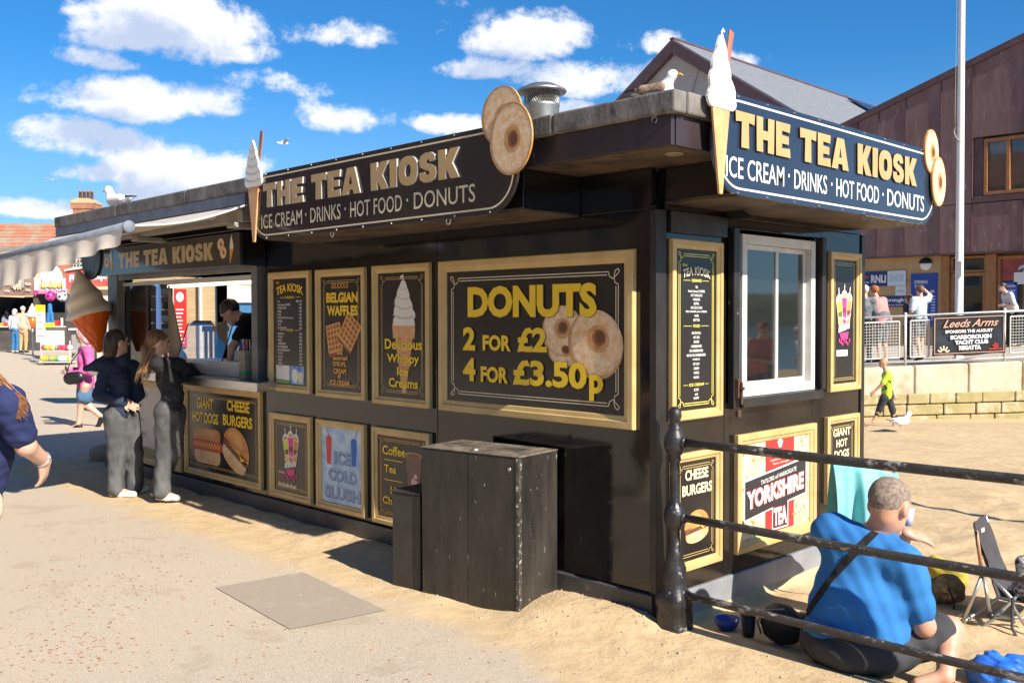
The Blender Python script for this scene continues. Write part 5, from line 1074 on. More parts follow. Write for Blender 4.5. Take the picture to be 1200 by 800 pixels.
    if hat: blob('hat', [('ell', X(0, -.005, .07), (.092 * s, .108 * s, .07 * s), M3), ('cap', X(0, .06, .05), X(0, .13, .03), .06 * s, .05 * s, (T(Rm @ Vector((0, 0, 1))), .15))], hat, t, cell=min(cell, .012), k=.01)
    return t, q, base
HB = mat('hair_brown', (.10, .045, .02), .5, col2=(.22, .11, .05), nscale=40, bump=.5, bscale=120, stretch=(1, 1, .12)); HD = mat('hair_dark', (.025, .014, .010), .45, col2=(.06, .035, .025), nscale=40, bump=.4, bscale=120, stretch=(1, 1, .12))
HF = mat('hair_fair', (.33, .19, .09), .5, col2=(.50, .33, .18), nscale=40, bump=.4, bscale=120, stretch=(1, 1, .12)); HG = mat('hair_grey', (.42, .39, .36), .6, col2=(.6, .57, .54), nscale=40, bump=.3, bscale=100)
HC = mat('cropped_grey_hair', (.17, .12, .09), .8, col2=(.38, .29, .23), nscale=60, bump=.7, bscale=400)
def D(px, py, dep): return on_d(px, py, dep)
# --- seated man in blue
J = dict(pelvis=vis(4.86, 1.76, .10), waist=vis(4.84, 1.76, .28), chest=vis(4.90, 1.82, .50), neck=D(1030, 622, 4.90), head=D(1043, 593, 4.86),
 shR=D(1062, 662, 4.72), shL=D(972, 622, 5.02), elR=D(1083, 733, 4.70), wrR=D(1060, 738, 5.0), elL=D(1052, 655, 5.28), wrL=D(1062, 624, 5.12),
 hipR=vis(4.82, 1.90, .09), hipL=vis(5.05, 1.80, .09), knR=D(1112, 738, 4.78), knL=vis(5.45, 2.1, .22), anR=D(1108, 792, 4.62), anL=vis(5.35, 2.30, -.02), toR=D(1075, 800, 4.62), toL=vis(5.4, 2.45, -.05))
J['f'] = (FW * .86 + RT * .5)
TEE = mat('blue_cotton', (.035, .165, .43), .85, col2=(.045, .195, .49), nscale=4, bump=.35, bscale=320, spec=.08); SHO = fabric('charcoal_cotton', (.055, .055, .06))
fd = (RT * .80 + FW * .55 + Vector((0, 0, -.42)))
low = -.10; base = vis(4.86, 1.78, low)
MAN = thing('person', 'seated man in a blue T-shirt and charcoal shorts on the sand behind the railing', 'person', base)
q = {k: (v - base) for k, v in J.items() if k != 'f'}; T = lambda v: tuple(v); Rm = ortho(fd, Vector((0, 0, 1)) + J['f'] * .1); s = 1.17
M3 = [[Rm[i][j] for j in range(3)] for i in range(3)]; hc = q['head']; X = lambda a, b, c: T(hc + Rm @ (Vector((a, b, c)) * s)); f = J['f'].normalized(); r_ = f.cross(Vector((0, 0, 1))).normalized()
up = Vector((0, 0, 1))
bd = [('ell', X(0, -.008, .022), (.080 * s, .098 * s, .098 * s), M3), ('ell', X(0, .022, -.045), (.060 * s, .068 * s, .070 * s), M3), ('cap', X(0, .075, .01), X(0, .108, -.022), .011 * s, .015 * s, None, .012), ('ell', X(0, .078, -.092), (.028 * s, .020 * s, .020 * s), M3), ('cap', X(-.016, .09, -.055), X(.016, .09, -.055), .008 * s, .008 * s, None, .008), ('cap', X(-.035, .082, .030), X(.035, .082, .030), .012 * s, .012 * s, None, .014)]
for e in (-1, 1): bd += [('ell', X(.079 * e, -.008, -.012), (.011 * s, .020 * s, .032 * s), M3), ('ell', X(.088 * e, -.016, -.006), (.006 * s, .014 * s, .024 * s), M3)]
bd += [('cap', T(q['neck']), X(0, -.02, -.05), .072, .064), ('cap', T(q['waist']), T(q['chest']), .20, .18, (T(f), .8)), ('cap', T(q['shR']), T(q['shL']), .07, .07),
 ('cap', T(q['shR']), T(q['elR']), .064, .052), ('cap', T(q['elR']), T(q['wrR']), .052, .034), ('cap', T(q['shL']), T(q['elL']), .064, .050), ('cap', T(q['elL']), T(q['wrL']), .046, .030),
 ('cap', T(q['hipR']), T(q['knR']), .10, .072), ('cap', T(q['knR']), T(q['anR']), .066, .040), ('cap', T(q['hipL']), T(q['knL']), .10, .07), ('cap', T(q['knL']), T(q['anL']), .064, .04), ('ell', T(q['knR'].lerp(q['anR'], .35)), (.062, .062, .07)),
 ('cap', T(q['anR']), T(q['toR']), .036, .028), ('cap', T(q['anL']), T(q['toL']), .036, .028)]
bd += hand_prims(q['wrL'], RT * .95 + FW * .1 + up * -.28, up * -.8 + FW * .3, 1.06, .16) + hand_prims(q['wrR'], FW + RT * -.3, -RT, 1.06, .7)
blob('body', bd, SKR, MAN, cell=.0074, k=.022, cuts=[('ell', X(.030 * e, .094, .010), (.016 * s, .012 * s, .011 * s)) for e in (-1, 1)])
for e in (-1, 1): MB().ball(X(.030 * e, .084, .010), .010 * s, 8, 6).build('eye', mat('eye_dark', (.03, .02, .02), .2), MAN)
def folds(P):
    x, y, z = P[..., 0], P[..., 1], P[..., 2]; l = x * RT.x + y * RT.y
    return .0055 * np.sin(46 * (z + .35 * l) + 2.2 * np.sin(9 * l + 1)) * np.clip(1.25 - 2.2 * z, 0, 1) + .004 * np.sin(38 * (z - .55 * l) + 2 * np.sin(14 * z)) * np.clip(2.4 * z - .5, 0, 1) + .002 * np.sin(90 * l + 30 * z)
sh = [('cap', T(q['pelvis'] + up * .02 - f * .02), T(q['chest'] - up * .06), .262, .222, (T(f), .80)), ('cap', T(q['waist'] + f * .06), T(q['waist'] + f * .10 + up * .1), .24, .2), ('cap', T(q['shR'] * .9 + q['shL'] * .1), T(q['shL'] * .9 + q['shR'] * .1), .098, .098), ('cap', T(q['chest']), T(q['neck'] - up * .04), .20, .085, (T(f), .8)),
 ('cap', T(q['shR']), T(q['shR'].lerp(q['elR'], .72)), .092, .080), ('cap', T(q['shL']), T(q['shL'].lerp(q['elL'], .6)), .092, .080)]
zc = q['pelvis'].z
shirt = blob('t_shirt', sh, TEE, MAN, cell=.009, k=.05, nz=folds, cuts=[('cap', T(q['neck'] + up * .0), T(q['head']), .078, .10)], clip=lambda P: (zc - .035) - P[..., 2] + .012 * np.sin(P[..., 0] * 22))
blob('shorts', [('ell', T(q['pelvis'] - up * .02), (.285, .27, .145)), ('cap', T(q['hipR']), T(q['hipR'].lerp(q['knR'], .80)), .135, .108), ('cap', T(q['hipL']), T(q['hipL'].lerp(q['knL'], .8)), .135, .11)], SHO, MAN, cell=.010, k=.05, nz=wrinkle(.005, 26, 1.0))
blob('hair', [('ell', X(0, -.018, .032), (.0835 * s, .1005 * s, .094 * s), M3)], HC, MAN, cell=.007, k=.02, cuts=[('ell', X(0, .112, .01), (.09 * s, .085 * s, .13 * s)), ('ell', X(0, .03, -.11), (.12 * s, .12 * s, .075 * s))], nz=wrinkle(.0012, 160, .2))
blob('sandal', [('cap', T(q['anR'] - up * .03), T(q['toR'] - up * .02), .045, .040, ((0, 0, 1), .6))], mat('dark_sandal', (.03, .028, .028), .7), MAN, cell=.010, k=.02)
MB().tube([T(q['neck'] + up * .012 + (r_ * math.cos(a) * .083 + f * math.sin(a) * .080) + up * (.012 * math.cos(a))) for a in (i * math.pi / 14 for i in range(29))], .0075, 6).build('collar', TEE, MAN, smooth=True)
from mathutils.bvhtree import BVHTree
def hug(ob, pts, w, th, m, name, parent, org, off=.006):
    """a strap laid over a body: every point is found on its surface, then the strip is given width and thickness"""
    me = ob.data; bv = BVHTree.FromPolygons([v.co for v in me.vertices], [tuple(p.vertices) for p in me.polygons]); o = CAM - org; P = []
    for (px, py) in pts:
        d = rayd(px, py).normalized(); h = bv.ray_cast(o, d)
        if h[0] is not None: P.append((h[0], h[1] if h[1].dot(d) < 0 else -h[1]))
    if len(P) < 2: return None
    rs = []
    for i, (p, n) in enumerate(P):
        tt = (P[min(i + 1, len(P) - 1)][0] - P[max(i - 1, 0)][0]).normalized(); b = tt.cross(n).normalized(); a = p + n * off
        rs.append([a - b * w, a + b * w, a + b * w + n * th, a - b * w + n * th])
    return MB().rings(rs).build(name, m, parent)
lp = [(1041 + (940 - 1041) * k / 24 - 7 * math.sin(k / 24 * math.pi), 611 + (728 - 611) * (k / 24) ** 1.05) for k in range(25)]
STM = fabric('black_webbing', (.022, .022, .024)); bagp = on_ground(916, 748, -.05)
BAG = thing('shoulder_bag', 'black round shoulder bag on a wide strap at the seated man\'s back', 'bag', bagp)
blob('bag_body', [('ell', (0, 0, .115), (.125, .075, .115)), ('cap', (.06, .05, .10), (.16, .12, .14), .07, .05)], mat('black_nylon', (.018, .018, .02), .5, col2=(.035, .035, .04), nscale=8, bump=.3, bscale=60), BAG, cell=.010, k=.03, nz=wrinkle(.004, 40, .3))
MB().tube([(-.10, -.05, .05), (-.11, -.075, .12), (-.05, -.085, .20), (.05, -.06, .22)], .005, 6).build('zip', mat('zip_metal', (.2, .2, .2), .4, metal=.6), BAG)
st = hug(shirt, lp, .019, .004, STM, 'strap', None, base, .004)
if st: st.parent = BAG; st.location = base - bagp
# --- people at the hatch
KN = mat('ribbed_black_knit', (.022, .020, .022), .8, col2=(.045, .042, .045), nscale=3, bump=.5, bscale=160, spec=.2, stretch=(1, 1, .3)); JG = fabric('grey_denim', (.060, .063, .066), (.10, .10, .10), .5, 90, nscale=5, wear=(.15, .15, .148), wscale=9, wth=(.48, .72), stretch=(1, 1, .3)); WH = mat('white_rubber', (.75, .74, .72), .5)
e = 9.05
J = dict(head=D(186, 401, e), neck=D(188, 419, e), chest=D(196, 444, e + .05), waist=D(203, 462, e + .02), pelvis=D(200, 478, e), shR=D(210, 427, e + .12), shL=D(183, 426, e - .10), elR=D(229, 440, e + .30), wrR=D(222, 429, e + .62), elL=D(205, 446, e + .05), wrL=D(226, 436, e + .38),
 hipR=D(205, 483, e + .06), hipL=D(195, 483, e - .04), knR=D(202, 530, e + .02), knL=D(192, 530, e + .0), anR=D(184, 573, e + .22), anL=D(190, 577, e - .05), toR=D(196, 576, e + .30), toL=D(204, 581, e - .05)); J['f'] = RT * .75 + FW * .6
p2, q2, b2 = person('woman in black ribbed jumper and grey jeans leaning on the counter', J, .96, top=KN, sleeve=1.0, bot=JG, leg=1.0, legk=2.0, shoe=WH, hair=HB, hstyle='tail', cell=.011, fat=.88, topk=.8, face=RT * .85 + FW * .5, hands={'R': (RT * .5 + FW * .6, Vector((0, 0, -1)), .3), 'L': (RT * .8 + FW * .3, Vector((0, 0, -1)), .35)})
HL = MB(); hb = D(178, 405, e - .05) - b2
for k in range(46):
    a = rnd.uniform(-.05, .05); c = rnd.uniform(-.04, .04); HL.tube([hb + RT * (.03 + a * .3) + Vector((0, 0, .03)), hb + RT * (-.02 + a) + FW * c + Vector((0, 0, -.10)), hb + RT * (-.08 + a) + FW * c * 1.2 + Vector((0, 0, -.24)), hb + RT * (-.10 + a * 1.2) + FW * c + Vector((0, 0, rnd.uniform(-.36, -.28)))], [.006, .007, .006, .002], 5)
HL.build('loose_hair', mat('hair_light_brown', (.20, .11, .055), .5, col2=(.34, .21, .11), nscale=40), p2, smooth=True, kind='stuff')
blob('hair_bow', [('cap', T(hb + RT * .02 + Vector((0, 0, .03))), T(hb - RT * .03 + Vector((0, 0, .06))), .010, .022), ('cap', T(hb + RT * .02 + Vector((0, 0, .03))), T(hb + RT * .0 + Vector((0, 0, -.06))), .010, .014)], mat('matt_black', (.012, .012, .013), .5), p2, cell=.008)
HOO = fabric('navy_hoodie', (.022, .030, .055), (.030, .040, .070), .25, 90); e = 9.35
J = dict(head=D(138, 401, e), neck=D(140, 420, e), chest=D(139, 445, e), waist=D(140, 465, e), pelvis=D(141, 481, e), shR=D(156, 430, e + .10), shL=D(125, 430, e - .08), elR=D(162, 462, e + .12), wrR=D(154, 474, e + .02), elL=D(116, 463, e - .16), wrL=D(146, 471, e - .10),
 hipR=D(149, 488, e + .05), hipL=D(136, 488, e - .03), knR=D(157, 530, e + .10), knL=D(137, 532, e - .02), anR=D(158, 570, e + .15), anL=D(136, 573, e - .03), toR=D(168, 571, e + .22), toL=D(152, 577, e - .04)); J['f'] = RT * .75 + FW * .6
p1_, q1, b1 = person('woman in a navy hooded top and wide grey jeans waiting at the hatch', J, 1.0, top=HOO, sleeve=1.0, bot=JG, leg=1.0, legk=2.4, shoe=WH, hair=HD, hstyle='bob', cell=.0115, fat=.88, topk=1.0, face=RT * .7 + FW * .7)
hq = lambda px, py, dd=0: T(D(px, py, e + dd) - b1)
blob('hood', [('cap', hq(131, 421), hq(115, 428), .075, .060), ('cap', hq(115, 428), hq(100, 432), .055, .028), ('cap', hq(143, 424), hq(125, 424, .05), .08, .07)], HOO, p1_, cell=.013, k=.03)
# --- woman in a pink jacket
e = 15.3
J = dict(head=D(96, 393, e), neck=D(99, 406, e), chest=D(100, 421, e), waist=D(101, 436, e), pelvis=D(100, 447, e), shR=D(103, 411, e - .16), shL=D(97, 411, e + .16), elR=D(107, 436, e - .22), wrR=D(84, 438, e - .15), elL=D(98, 434, e + .2), wrL=D(82, 434, e + .1),
 hipR=D(100, 452, e - .08), hipL=D(97, 452, e + .08), knR=D(95, 474, e), knL=D(104, 476, e + .05), anR=D(92, 497, e - .02), anL=D(119, 488, e + .05), toR=D(80, 503, e), toL=D(115, 498, e + .05)); J['f'] = -RT
pw, qw, bw = person('woman in a pink jacket and denim skirt striding with a phone', J, .98, top=fabric('pink_jacket', (.55, .10, .30), (.60, .14, .35)), sleeve=1.0, bot=fabric('blue_denim', (.07, .14, .26), (.11, .20, .33)), skirt=True, leg=.55, shoe=mat('black_leather', (.015, .014, .014), .35), hair=fabric('pink_hair', (.60, .32, .36), (.68, .42, .44)), hstyle='bob', cell=.016, topk=1.3, face=-RT * .9 + FW * .2 + Vector((0, 0, -.2)), hem=.05)
PH = thing('phone', 'dark mobile phone held up by the woman in the pink jacket', 'phone', D(78, 433, e - .05)); MB().box(-.036, .036, -.005, .005, -.07, .07, Matrix.Rotation(R(-60), 4, 'Y')).build('phone_body', mat('black_plastic', (.015, .015, .015), .3), PH, bevel=.003)
HBG = thing('handbag', 'black leather handbag hanging at the pink jacket', 'handbag', D(86, 450, e - .32))
blob('bag_body', [('cap', (-.04, -.04, .09), (.05, .05, .10), .10, .10, ((.7, -.7, 0), .5))], mat('black_leather', (.015, .014, .014), .35), HBG, cell=.014)
MB().tube([(-.08, -.08, .15), (-.02, -.05, .30), (.12, .08, .55)], .008, 5).build('strap', MATS['black_leather'], HBG)
# --- cropped woman at the left edge
e = 5.0
J = dict(head=D(-48, 396, e), neck=D(-32, 438, e), chest=D(-20, 490, e), waist=D(-22, 530, e), pelvis=D(-38, 582, e), shR=D(8, 470, e - .12), shL=D(-45, 468, e + .10), elR=D(30, 522, e - .02), wrR=D(52, 540, e + .17), elL=D(-70, 520, e), wrL=D(-80, 570, e - .1),
 hipR=D(-22, 594, e - .05), hipL=D(-52, 592, e + .05), knR=D(-62, 665, e), knL=D(-85, 665, e + .1), anR=D(-60, 752, e + .1), anL=D(-100, 752, e), toR=D(-80, 760, e + .1), toL=D(-125, 760, e)); J['f'] = -RT * .75 + FW * .66
pl, ql, bl = person('woman in a navy T-shirt and cream trousers passing at the edge of the view', J, 1.06, top=fabric('navy_cotton', (.020, .028, .085), (.026, .034, .10), .25, 60), sleeve=.36, bot=fabric('cream_cotton', (.52, .42, .30), (.58, .48, .36)), leg=1.0, shoe=WH, hair=HB, hstyle='long', cell=.0082, fat=1.05, tmul=1.15, topk=1.0, hands={'R': (RT * -.15 + FW * .2 + Vector((0, 0, -1)), -RT, .5), 'L': (Vector((0, 0, -1)), RT, .4)})
HL = MB()
for k in range(240):
    a = rnd.uniform(0, 1); s0 = D(-34 + a * 10, 430, e - .12 + rnd.uniform(-.05, .05)) - bl; s2 = D(rnd.uniform(-2, 34), rnd.uniform(468, 492), e - .16) - bl; s1 = (s0 + s2) / 2 + Vector((0, 0, rnd.uniform(.0, .05))); HL.tube([s0, s1, s2], [.0035, .004, .001], 5)
HL.build('loose_hair', mat('hair_auburn', (.22, .085, .03), .5, col2=(.38, .18, .08), nscale=40), pl, smooth=True, kind='stuff')
br = MB(); wq = J['wrR'] - bl; dv = (J['wrR'] - J['elR']).normalized(); a1 = dv.cross(Vector((0, 0, 1))).normalized(); a2 = dv.cross(a1)
br.tube([wq - dv * .03 + a1 * .042 * math.cos(a) + a2 * .042 * math.sin(a) for a in (i * math.pi / 8 for i in range(17))], .006, 6).build('bracelet', mat('silver', (.7, .68, .66), .25, metal=.8), pl, smooth=True)
# --- server behind the hatch
e = 9.7
J = dict(head=D(270, 366, e), neck=D(283, 372, e), chest=D(296, 385, e), waist=D(300, 408, e), pelvis=D(300, 425, e), shR=D(290, 378, e - .16), shL=D(290, 384, e + .18), elR=D(272, 408, e - .28), wrR=D(268, 432, e - .30), elL=D(284, 412, e), wrL=D(276, 433, e - .15),
 hipR=D(300, 432, e), hipL=D(305, 432, e + .1), knR=D(300, 480, e), knL=D(305, 480, e + .1), anR=D(300, 540, e), anL=D(305, 540, e + .1), toR=D(285, 548, e), toL=D(290, 548, e + .1)); J['f'] = -RT
person('young server in a black T-shirt bending over the counter inside', J, 1.0, top=fabric('black_cotton', (.015, .015, .017)), sleeve=.3, bot=fabric('black_cotton', (.015, .015, .017)), hair=HD, hstyle='short', cell=.0125, face=-RT * .8 + Vector((0, 0, -.75)))
# --- boy
bp = on_z(1035, 500, -.1); bp.z = ground_z(bp.x, bp.y); e = (bp - CAM).dot(FW)
J = dict(head=D(1035, 425, e), neck=D(1038, 435, e), chest=D(1040, 444, e), waist=D(1039, 455, e), pelvis=D(1039, 463, e), shR=D(1041, 439, e - .12), shL=D(1037, 440, e + .12), elR=D(1034, 450, e - .15), wrR=D(1024, 459, e - .10), elL=D(1044, 452, e + .15), wrL=D(1048, 462, e + .1),
 hipR=D(1036, 466, e - .05), hipL=D(1041, 466, e + .05), knR=D(1031, 479, e), knL=D(1046, 480, e), anR=D(1023, 494, e), anL=D(1048, 499, e), toR=D(1014, 496, e), toL=D(1040, 502, e)); J['f'] = -RT
NEO = mat('neon_kit', (.42, .62, .03), .7, col2=(.02, .07, .06), nscale=7, bump=.1, bscale=60); NEO.node_tree.nodes['Map Range'].inputs[1].default_value = .60; NEO.node_tree.nodes['Map Range'].inputs[2].default_value = .615
person('small boy in a neon yellow football shirt walking barefoot on the beach', J, .69, top=NEO, sleeve=.42, bot=fabric('dark_leggings', (.05, .045, .05)), leg=.72, hair=HF, hstyle='crop', cell=.014, topk=1.2, skin=SKR)
# --- camping chair etc
CG = fabric('charcoal_canvas', (.055, .05, .055), (.075, .07, .075), .3, 140); ALU = mat('aluminium_tube', (.50, .48, .45), .35, metal=.8, col2=(.42, .40, .37), nscale=9); WOOD = mat('varnished_armrest', (.34, .18, .09), .45, col2=(.42, .24, .13), nscale=8, stretch=(4, 4, .6))
cb = on_ground(1160, 728, -.09); t = thing('camping_chair', 'folding beach chair with charcoal canvas back and aluminium legs on the sand', 'camping chair', cb); c = lambda px, py, d: on_d(px, py, d) - cb
def sheet3(name, A, B, C_, D_, m, par, sag=.03, nx=10, ny=10, th=.006):
    n = ((B - A).cross(D_ - A)).normalized(); g = lambda u, v: (A * (1 - u) * (1 - v) + B * u * (1 - v) + C_ * u * v + D_ * (1 - u) * v) + n * (sag * math.sin(math.pi * u) * math.sin(math.pi * v) + .004 * math.sin(u * 15 + v * 9)); mb = MB(); mb.grid(nx, ny, lambda u, v: tuple(g(u, v))); mb.grid(nx, ny, lambda u, v: tuple(g(u, v) + n * th)); return mb.build(name, m, par, smooth=True)
sheet3('canvas_back', c(1142, 612, 5.55), c(1155, 602, 6.0), c(1186, 682, 6.05), c(1170, 700, 5.6), CG, t, .04)
sheet3('canvas_side', c(1142, 612, 5.54), c(1155, 602, 5.9), c(1164, 668, 5.9), c(1146, 640, 5.55), CG, t, .01)
sheet3('canvas_seat', c(1170, 700, 5.6), c(1186, 682, 6.05), c(1236, 690, 6.0), c(1228, 712, 5.5), CG, t, -.03)
MB().tube([c(1144, 622, 5.56), c(1151, 672, 5.60)], .012, 8).build('back_upright', WOOD, t, smooth=True)
for a, b_ in (((1151, 672, 5.6), (1129, 728, 5.62)), ((1152, 672, 5.6), (1161, 722, 5.55)), ((1155, 604, 6.0), (1178, 700, 6.1))): MB().tube([c(*a), c(*b_)], .0105, 8).build('leg', ALU, t, smooth=True)
for p in (((1160, 674, 5.58), (1185, 700, 5.5), (1188, 712, 5.5), (1212, 748, 5.45)), ((1133, 748, 5.6), (1165, 724, 5.55), (1200, 690, 5.6), (1230, 668, 5.6)), ((1129, 728, 5.62), (1170, 700, 6.0)), ((1161, 722, 5.55), (1215, 724, 5.5))): MB().tube([c(*x) for x in p], .0105, 8).build('frame_tube', ALU, t, smooth=True)
MB().ball(c(1161, 721, 5.54), .020, 10, 6).ball(c(1151, 673, 5.59), .018, 10, 6).build('pivot_joint', mat('black_plastic', (.015, .015, .015), .3), t, smooth=True)
MB().tube([c(1187, 700, 5.48), c(1186, 735, 5.46), c(1200, 765, 5.42)], .009, 6).build('hanging_strap', CG, t)
lg_ = MB(); A = c(1153, 620, 5.60) ; lg_.add([c(1150, 619, 5.52), c(1153.5, 617, 5.52), c(1154, 622, 5.52), c(1150.5, 624, 5.52)], [(0, 1, 2, 3)]).build('small_logo', WHT, t)
pb = on_ground(1215, 735, -.09); t = thing('patterned_bag', 'black and white patterned beach bag resting on the camping chair', 'bag', pb)
blob('bag_body', [('cap', T(D(1200, 660, 5.6) - pb), T(D(1215, 690, 5.6) - pb), .05, .11), ('ell', T(D(1212, 690, 5.6) - pb), (.12, .1, .08))], mat('black_white_pattern', (.02, .02, .02), .7, col2=(.55, .53, .52), nscale=55, ndet=1), t, cell=.012)
# turquoise towel on a second chair
tb_ = on_ground(1010, 640, -.09); t = thing('beach_towel', 'turquoise towel draped over a chair back behind the seated man', 'towel', tb_); c2 = lambda px, py, d: on_d(px, py, d) - tb_
TQ = fabric('turquoise_terry', (.22, .60, .60), (.32, .70, .68), .8, 220)
def tw(u, v):
    top = c2(976 + 76 * u, 541 + 13 * u + 1.5 * math.sin(u * 9), 5.60); fold = .05 * math.sin(u * 15 + 1 + v) * v ** .6 + .025 * math.sin(u * 33 + v * 2) * v ** .5
    return tuple(top + Vector((0, 0, -(.52 + .06 * math.sin(u * 8)) * v)) - FW * (.10 * (1 - (1 - v) ** 3) + fold) - RT * (.03 * v * (1 - 2 * u)))
mb = MB(); mb.grid(40, 24, tw); mb.grid(40, 24, lambda u, v: tuple(Vector(tw(u, v)) + FW * .012)); mb.grid(40, 10, lambda u, v: tuple(Vector(tw(u, 0)) + FW * (.012 + .10 * v) + Vector((0, 0, -.35 * v * v))))
mb.build('cloth', TQ, t, smooth=True)
t = thing('camping_chair', 'folding chair hidden under the turquoise towel', 'camping chair', tb_)
for px_ in (980, 1048): MB().tube([c2(px_, 552, 5.66), c2(px_ + 4, 640, 5.75)], .011, 8).build('leg', ALU, t)
MB().tube([c2(978, 548, 5.65), c2(1050, 558, 5.65)], .011, 8).build('back_bar', ALU, t); sheet3('canvas_seat', c2(982, 610, 5.7), c2(1046, 612, 5.7), c2(1060, 600, 6.1), c2(990, 598, 6.1), CG, t)
# bags on the sand
def lumpbag(name, label, px, py, z, pr, m, cat='bag', amp=.008, fr=30):
    b = on_ground(px, py, z); t = thing(name, label, cat, b); blob('bag_body', pr, m, t, cell=.011, k=.04, nz=wrinkle(amp, fr, .7)); return t, b
t, b = lumpbag('plastic_bag', 'bright blue plastic bag slumped on the sand by the iron railing', 1160, 800, -.08, [('ell', (.03, .0, .045), (.14, .11, .085)), ('cap', (.08, .1, .05), (.25, .16, .02), .085, .06), ('cap', (-.02, -.02, .07), (.0, .02, .12), .06, .035)], mat('blue_polythene', (.012, .09, .45), .5, col2=(.02, .16, .68), nscale=6, bump=.5, bscale=18), amp=.010, fr=55)
t, b = lumpbag('backpack', 'small olive camouflage backpack beside the seated man', 1112, 712, -.09, [('ell', (.0, .0, .09), (.10, .09, .09)), ('ell', (-.08, -.06, .07), (.07, .07, .08))], mat('camo_cloth', (.05, .06, .025), .8, col2=(.30, .22, .10), nscale=14, ndet=1, wear=(.09, .03, .07), wscale=10, wth=(.55, .56)))
MB().tube([(.03, -.09, .12), (.07, -.10, .04), (.06, -.08, -.02)], .006, 5).build('strap', STM, t)
t, b = lumpbag('yellow_bag', 'crumpled mustard yellow bag lying behind the camouflage backpack', 1112, 690, -.09, [('ell', (.0, .0, .10), (.13, .09, .10)), ('ell', (-.09, -.02, .16), (.07, .06, .06))], mat('mustard_film', (.42, .33, .03), .5, col2=(.50, .42, .08), nscale=9, bump=.5, bscale=20), amp=.010)
t = thing('coffee_cup', 'pale paper cup held near the seated man\'s chin', 'cup', D(1063, 615, 5.0)); MB().lathe([(.001, 0), (.026, 0), (.036, .09), (.001, .09)], 18).build('cup_body', mat('lilac_card', (.50, .50, .66), .5), t, smooth=True)
t = thing('stone_block', 'rounded sandstone block lying by the far kiosk corner', 'stone', on_ground(120, 538, 0)); blob('stone', [('ell', (0, 0, .06), (.20, .15, .13)), ('ell', (.12, .1, .1), (.12, .1, .09))], mat('sandstone', (.40, .29, .18), .9, col2=(.30, .21, .13), nscale=8, bump=.6, bscale=30), t, cell=.02, nz=wrinkle(.01, 12))
# things on the counter
t = thing('mustard_box', 'small cardboard sauce sachet box on the counter end', 'box', (-4.62, -.02, 1.187)); MB().box(-.05, .05, -.04, .04, 0, .26).build('carton', mat('printed_carton', (.33, .28, .20), .6, col2=(.16, .16, .12), nscale=30), t, bevel=.003); MB().box(-.051, .051, -.0405, .0405, .03, .07).build('carton_band', mat('print_green2', (.05, .25, .13), .5), t)
t = thing('cutlery_tub', 'tub of coloured straws standing on the white till riser', 'tub', (-4.95, .16, 1.332)); MB().box(-.12, .12, -.05, .05, 0, .10).build('tub', mat('grey_tub', (.35, .36, .38), .4), t, bevel=.004)
for k in range(12): MB().tube([(-.10 + k * .018, 0, .03), (-.10 + k * .018 + rnd.uniform(-.01, .01), rnd.uniform(-.03, .03), .21)], .005, 6).build('straw', (RED, BL2, WHT)[k % 3], t)
t = thing('cushion', 'bright red and yellow inflatable toy beyond the serving hatch', 'inflatable', (-8.6, 1.05, .9)); blob('inflatable_ring', [('ell', (0, 0, .12), (.18, .22, .16)), ('ell', (0, -.1, .36), (.12, .12, .12)), ('ell', (.05, .16, .3), (.1, .1, .14))], mat('red_vinyl', (.60, .02, .03), .3, col2=(.75, .30, .02), nscale=3), t, cell=.02); MB().tube([(0, 0, -.9), (0, 0, .02)], .03, 8).build('stand', ALU, t)
t = thing('wooden_deckchair', 'brown slatted chair back seen through the kiosk', 'chair', (-9.2, 2.05, .95))
for k in range(5): MB().box(-.015, .015, -.16 + k * .075, -.12 + k * .075, .15, .62).build('slat', mat('red_brown_wood', (.22, .09, .06), .5), t, bevel=.004)
MB().box(-.02, .02, -.19, .21, .60, .68).build('top_rail', MATS['red_brown_wood'], t, bevel=.004); MB().box(-.02, .02, -.19, .21, .02, .16).build('bottom_rail', MATS['red_brown_wood'], t, bevel=.004); MB().box(-.02, .02, -.19, -.14, -.95, .02).box(-.02, .02, .16, .21, -.95, .02).build('rear_leg', MATS['red_brown_wood'], t)
# ------------------------------------------------------------------ right: quay, promenade railing, lifeboat shop, flagpole
Z_ = Vector((0, 0, 1)); YAW = az_rt
def facing(name, label, cat, dep, lat, z, group=None): return thing(name, label, cat, vis(dep, lat, z), (math.pi / 2, 0, YAW), group)
SL = .042
QC = mat('pale_concrete', (.50, .41, .29), .85, col2=(.60, .51, .38), nscale=2.5, bump=.3, bscale=30, wear=(.34, .25, .14), wscale=1.6, wth=(.52, .70)); QS = mat('algae_stone', (.42, .33, .17), .9, col2=(.30, .26, .10), nscale=1.8, bump=.8, bscale=14, wear=(.50, .41, .27), wscale=3, wth=(.52, .6))  # pale warm concrete, browner in random patches
t = facing('quay_wall', 'pale concrete sea wall over two courses of greenish stone blocks', 'wall', 20.0, 3.0, 0)
rq = random.Random(11)
for row in range(3):
    x = -.4 * (row % 2); z0 = -.70 + row * .235
    while x < 16:
        w = rq.uniform(.45, .85); j = rq.uniform(-.02, .02); y0_, y1_ = z0 + SL * x * .62, z0 + .215 + SL * x * .62
        if not (row == 2 and x < 3.2): MB().add([(a, b, c) for c in (-.4, j) for a, b in ((x + .012, y0_), (x + w - .012, y0_ + SL * w * .6), (x + w - .012, y1_ + SL * w * .6), (x + .012, y1_))], [(3, 2, 1, 0), (4, 5, 6, 7), (0, 1, 5, 4), (1, 2, 6, 5), (2, 3, 7, 6), (3, 0, 4, 7)]).build('stone_block', QS, t, bevel=.02)
        x += w
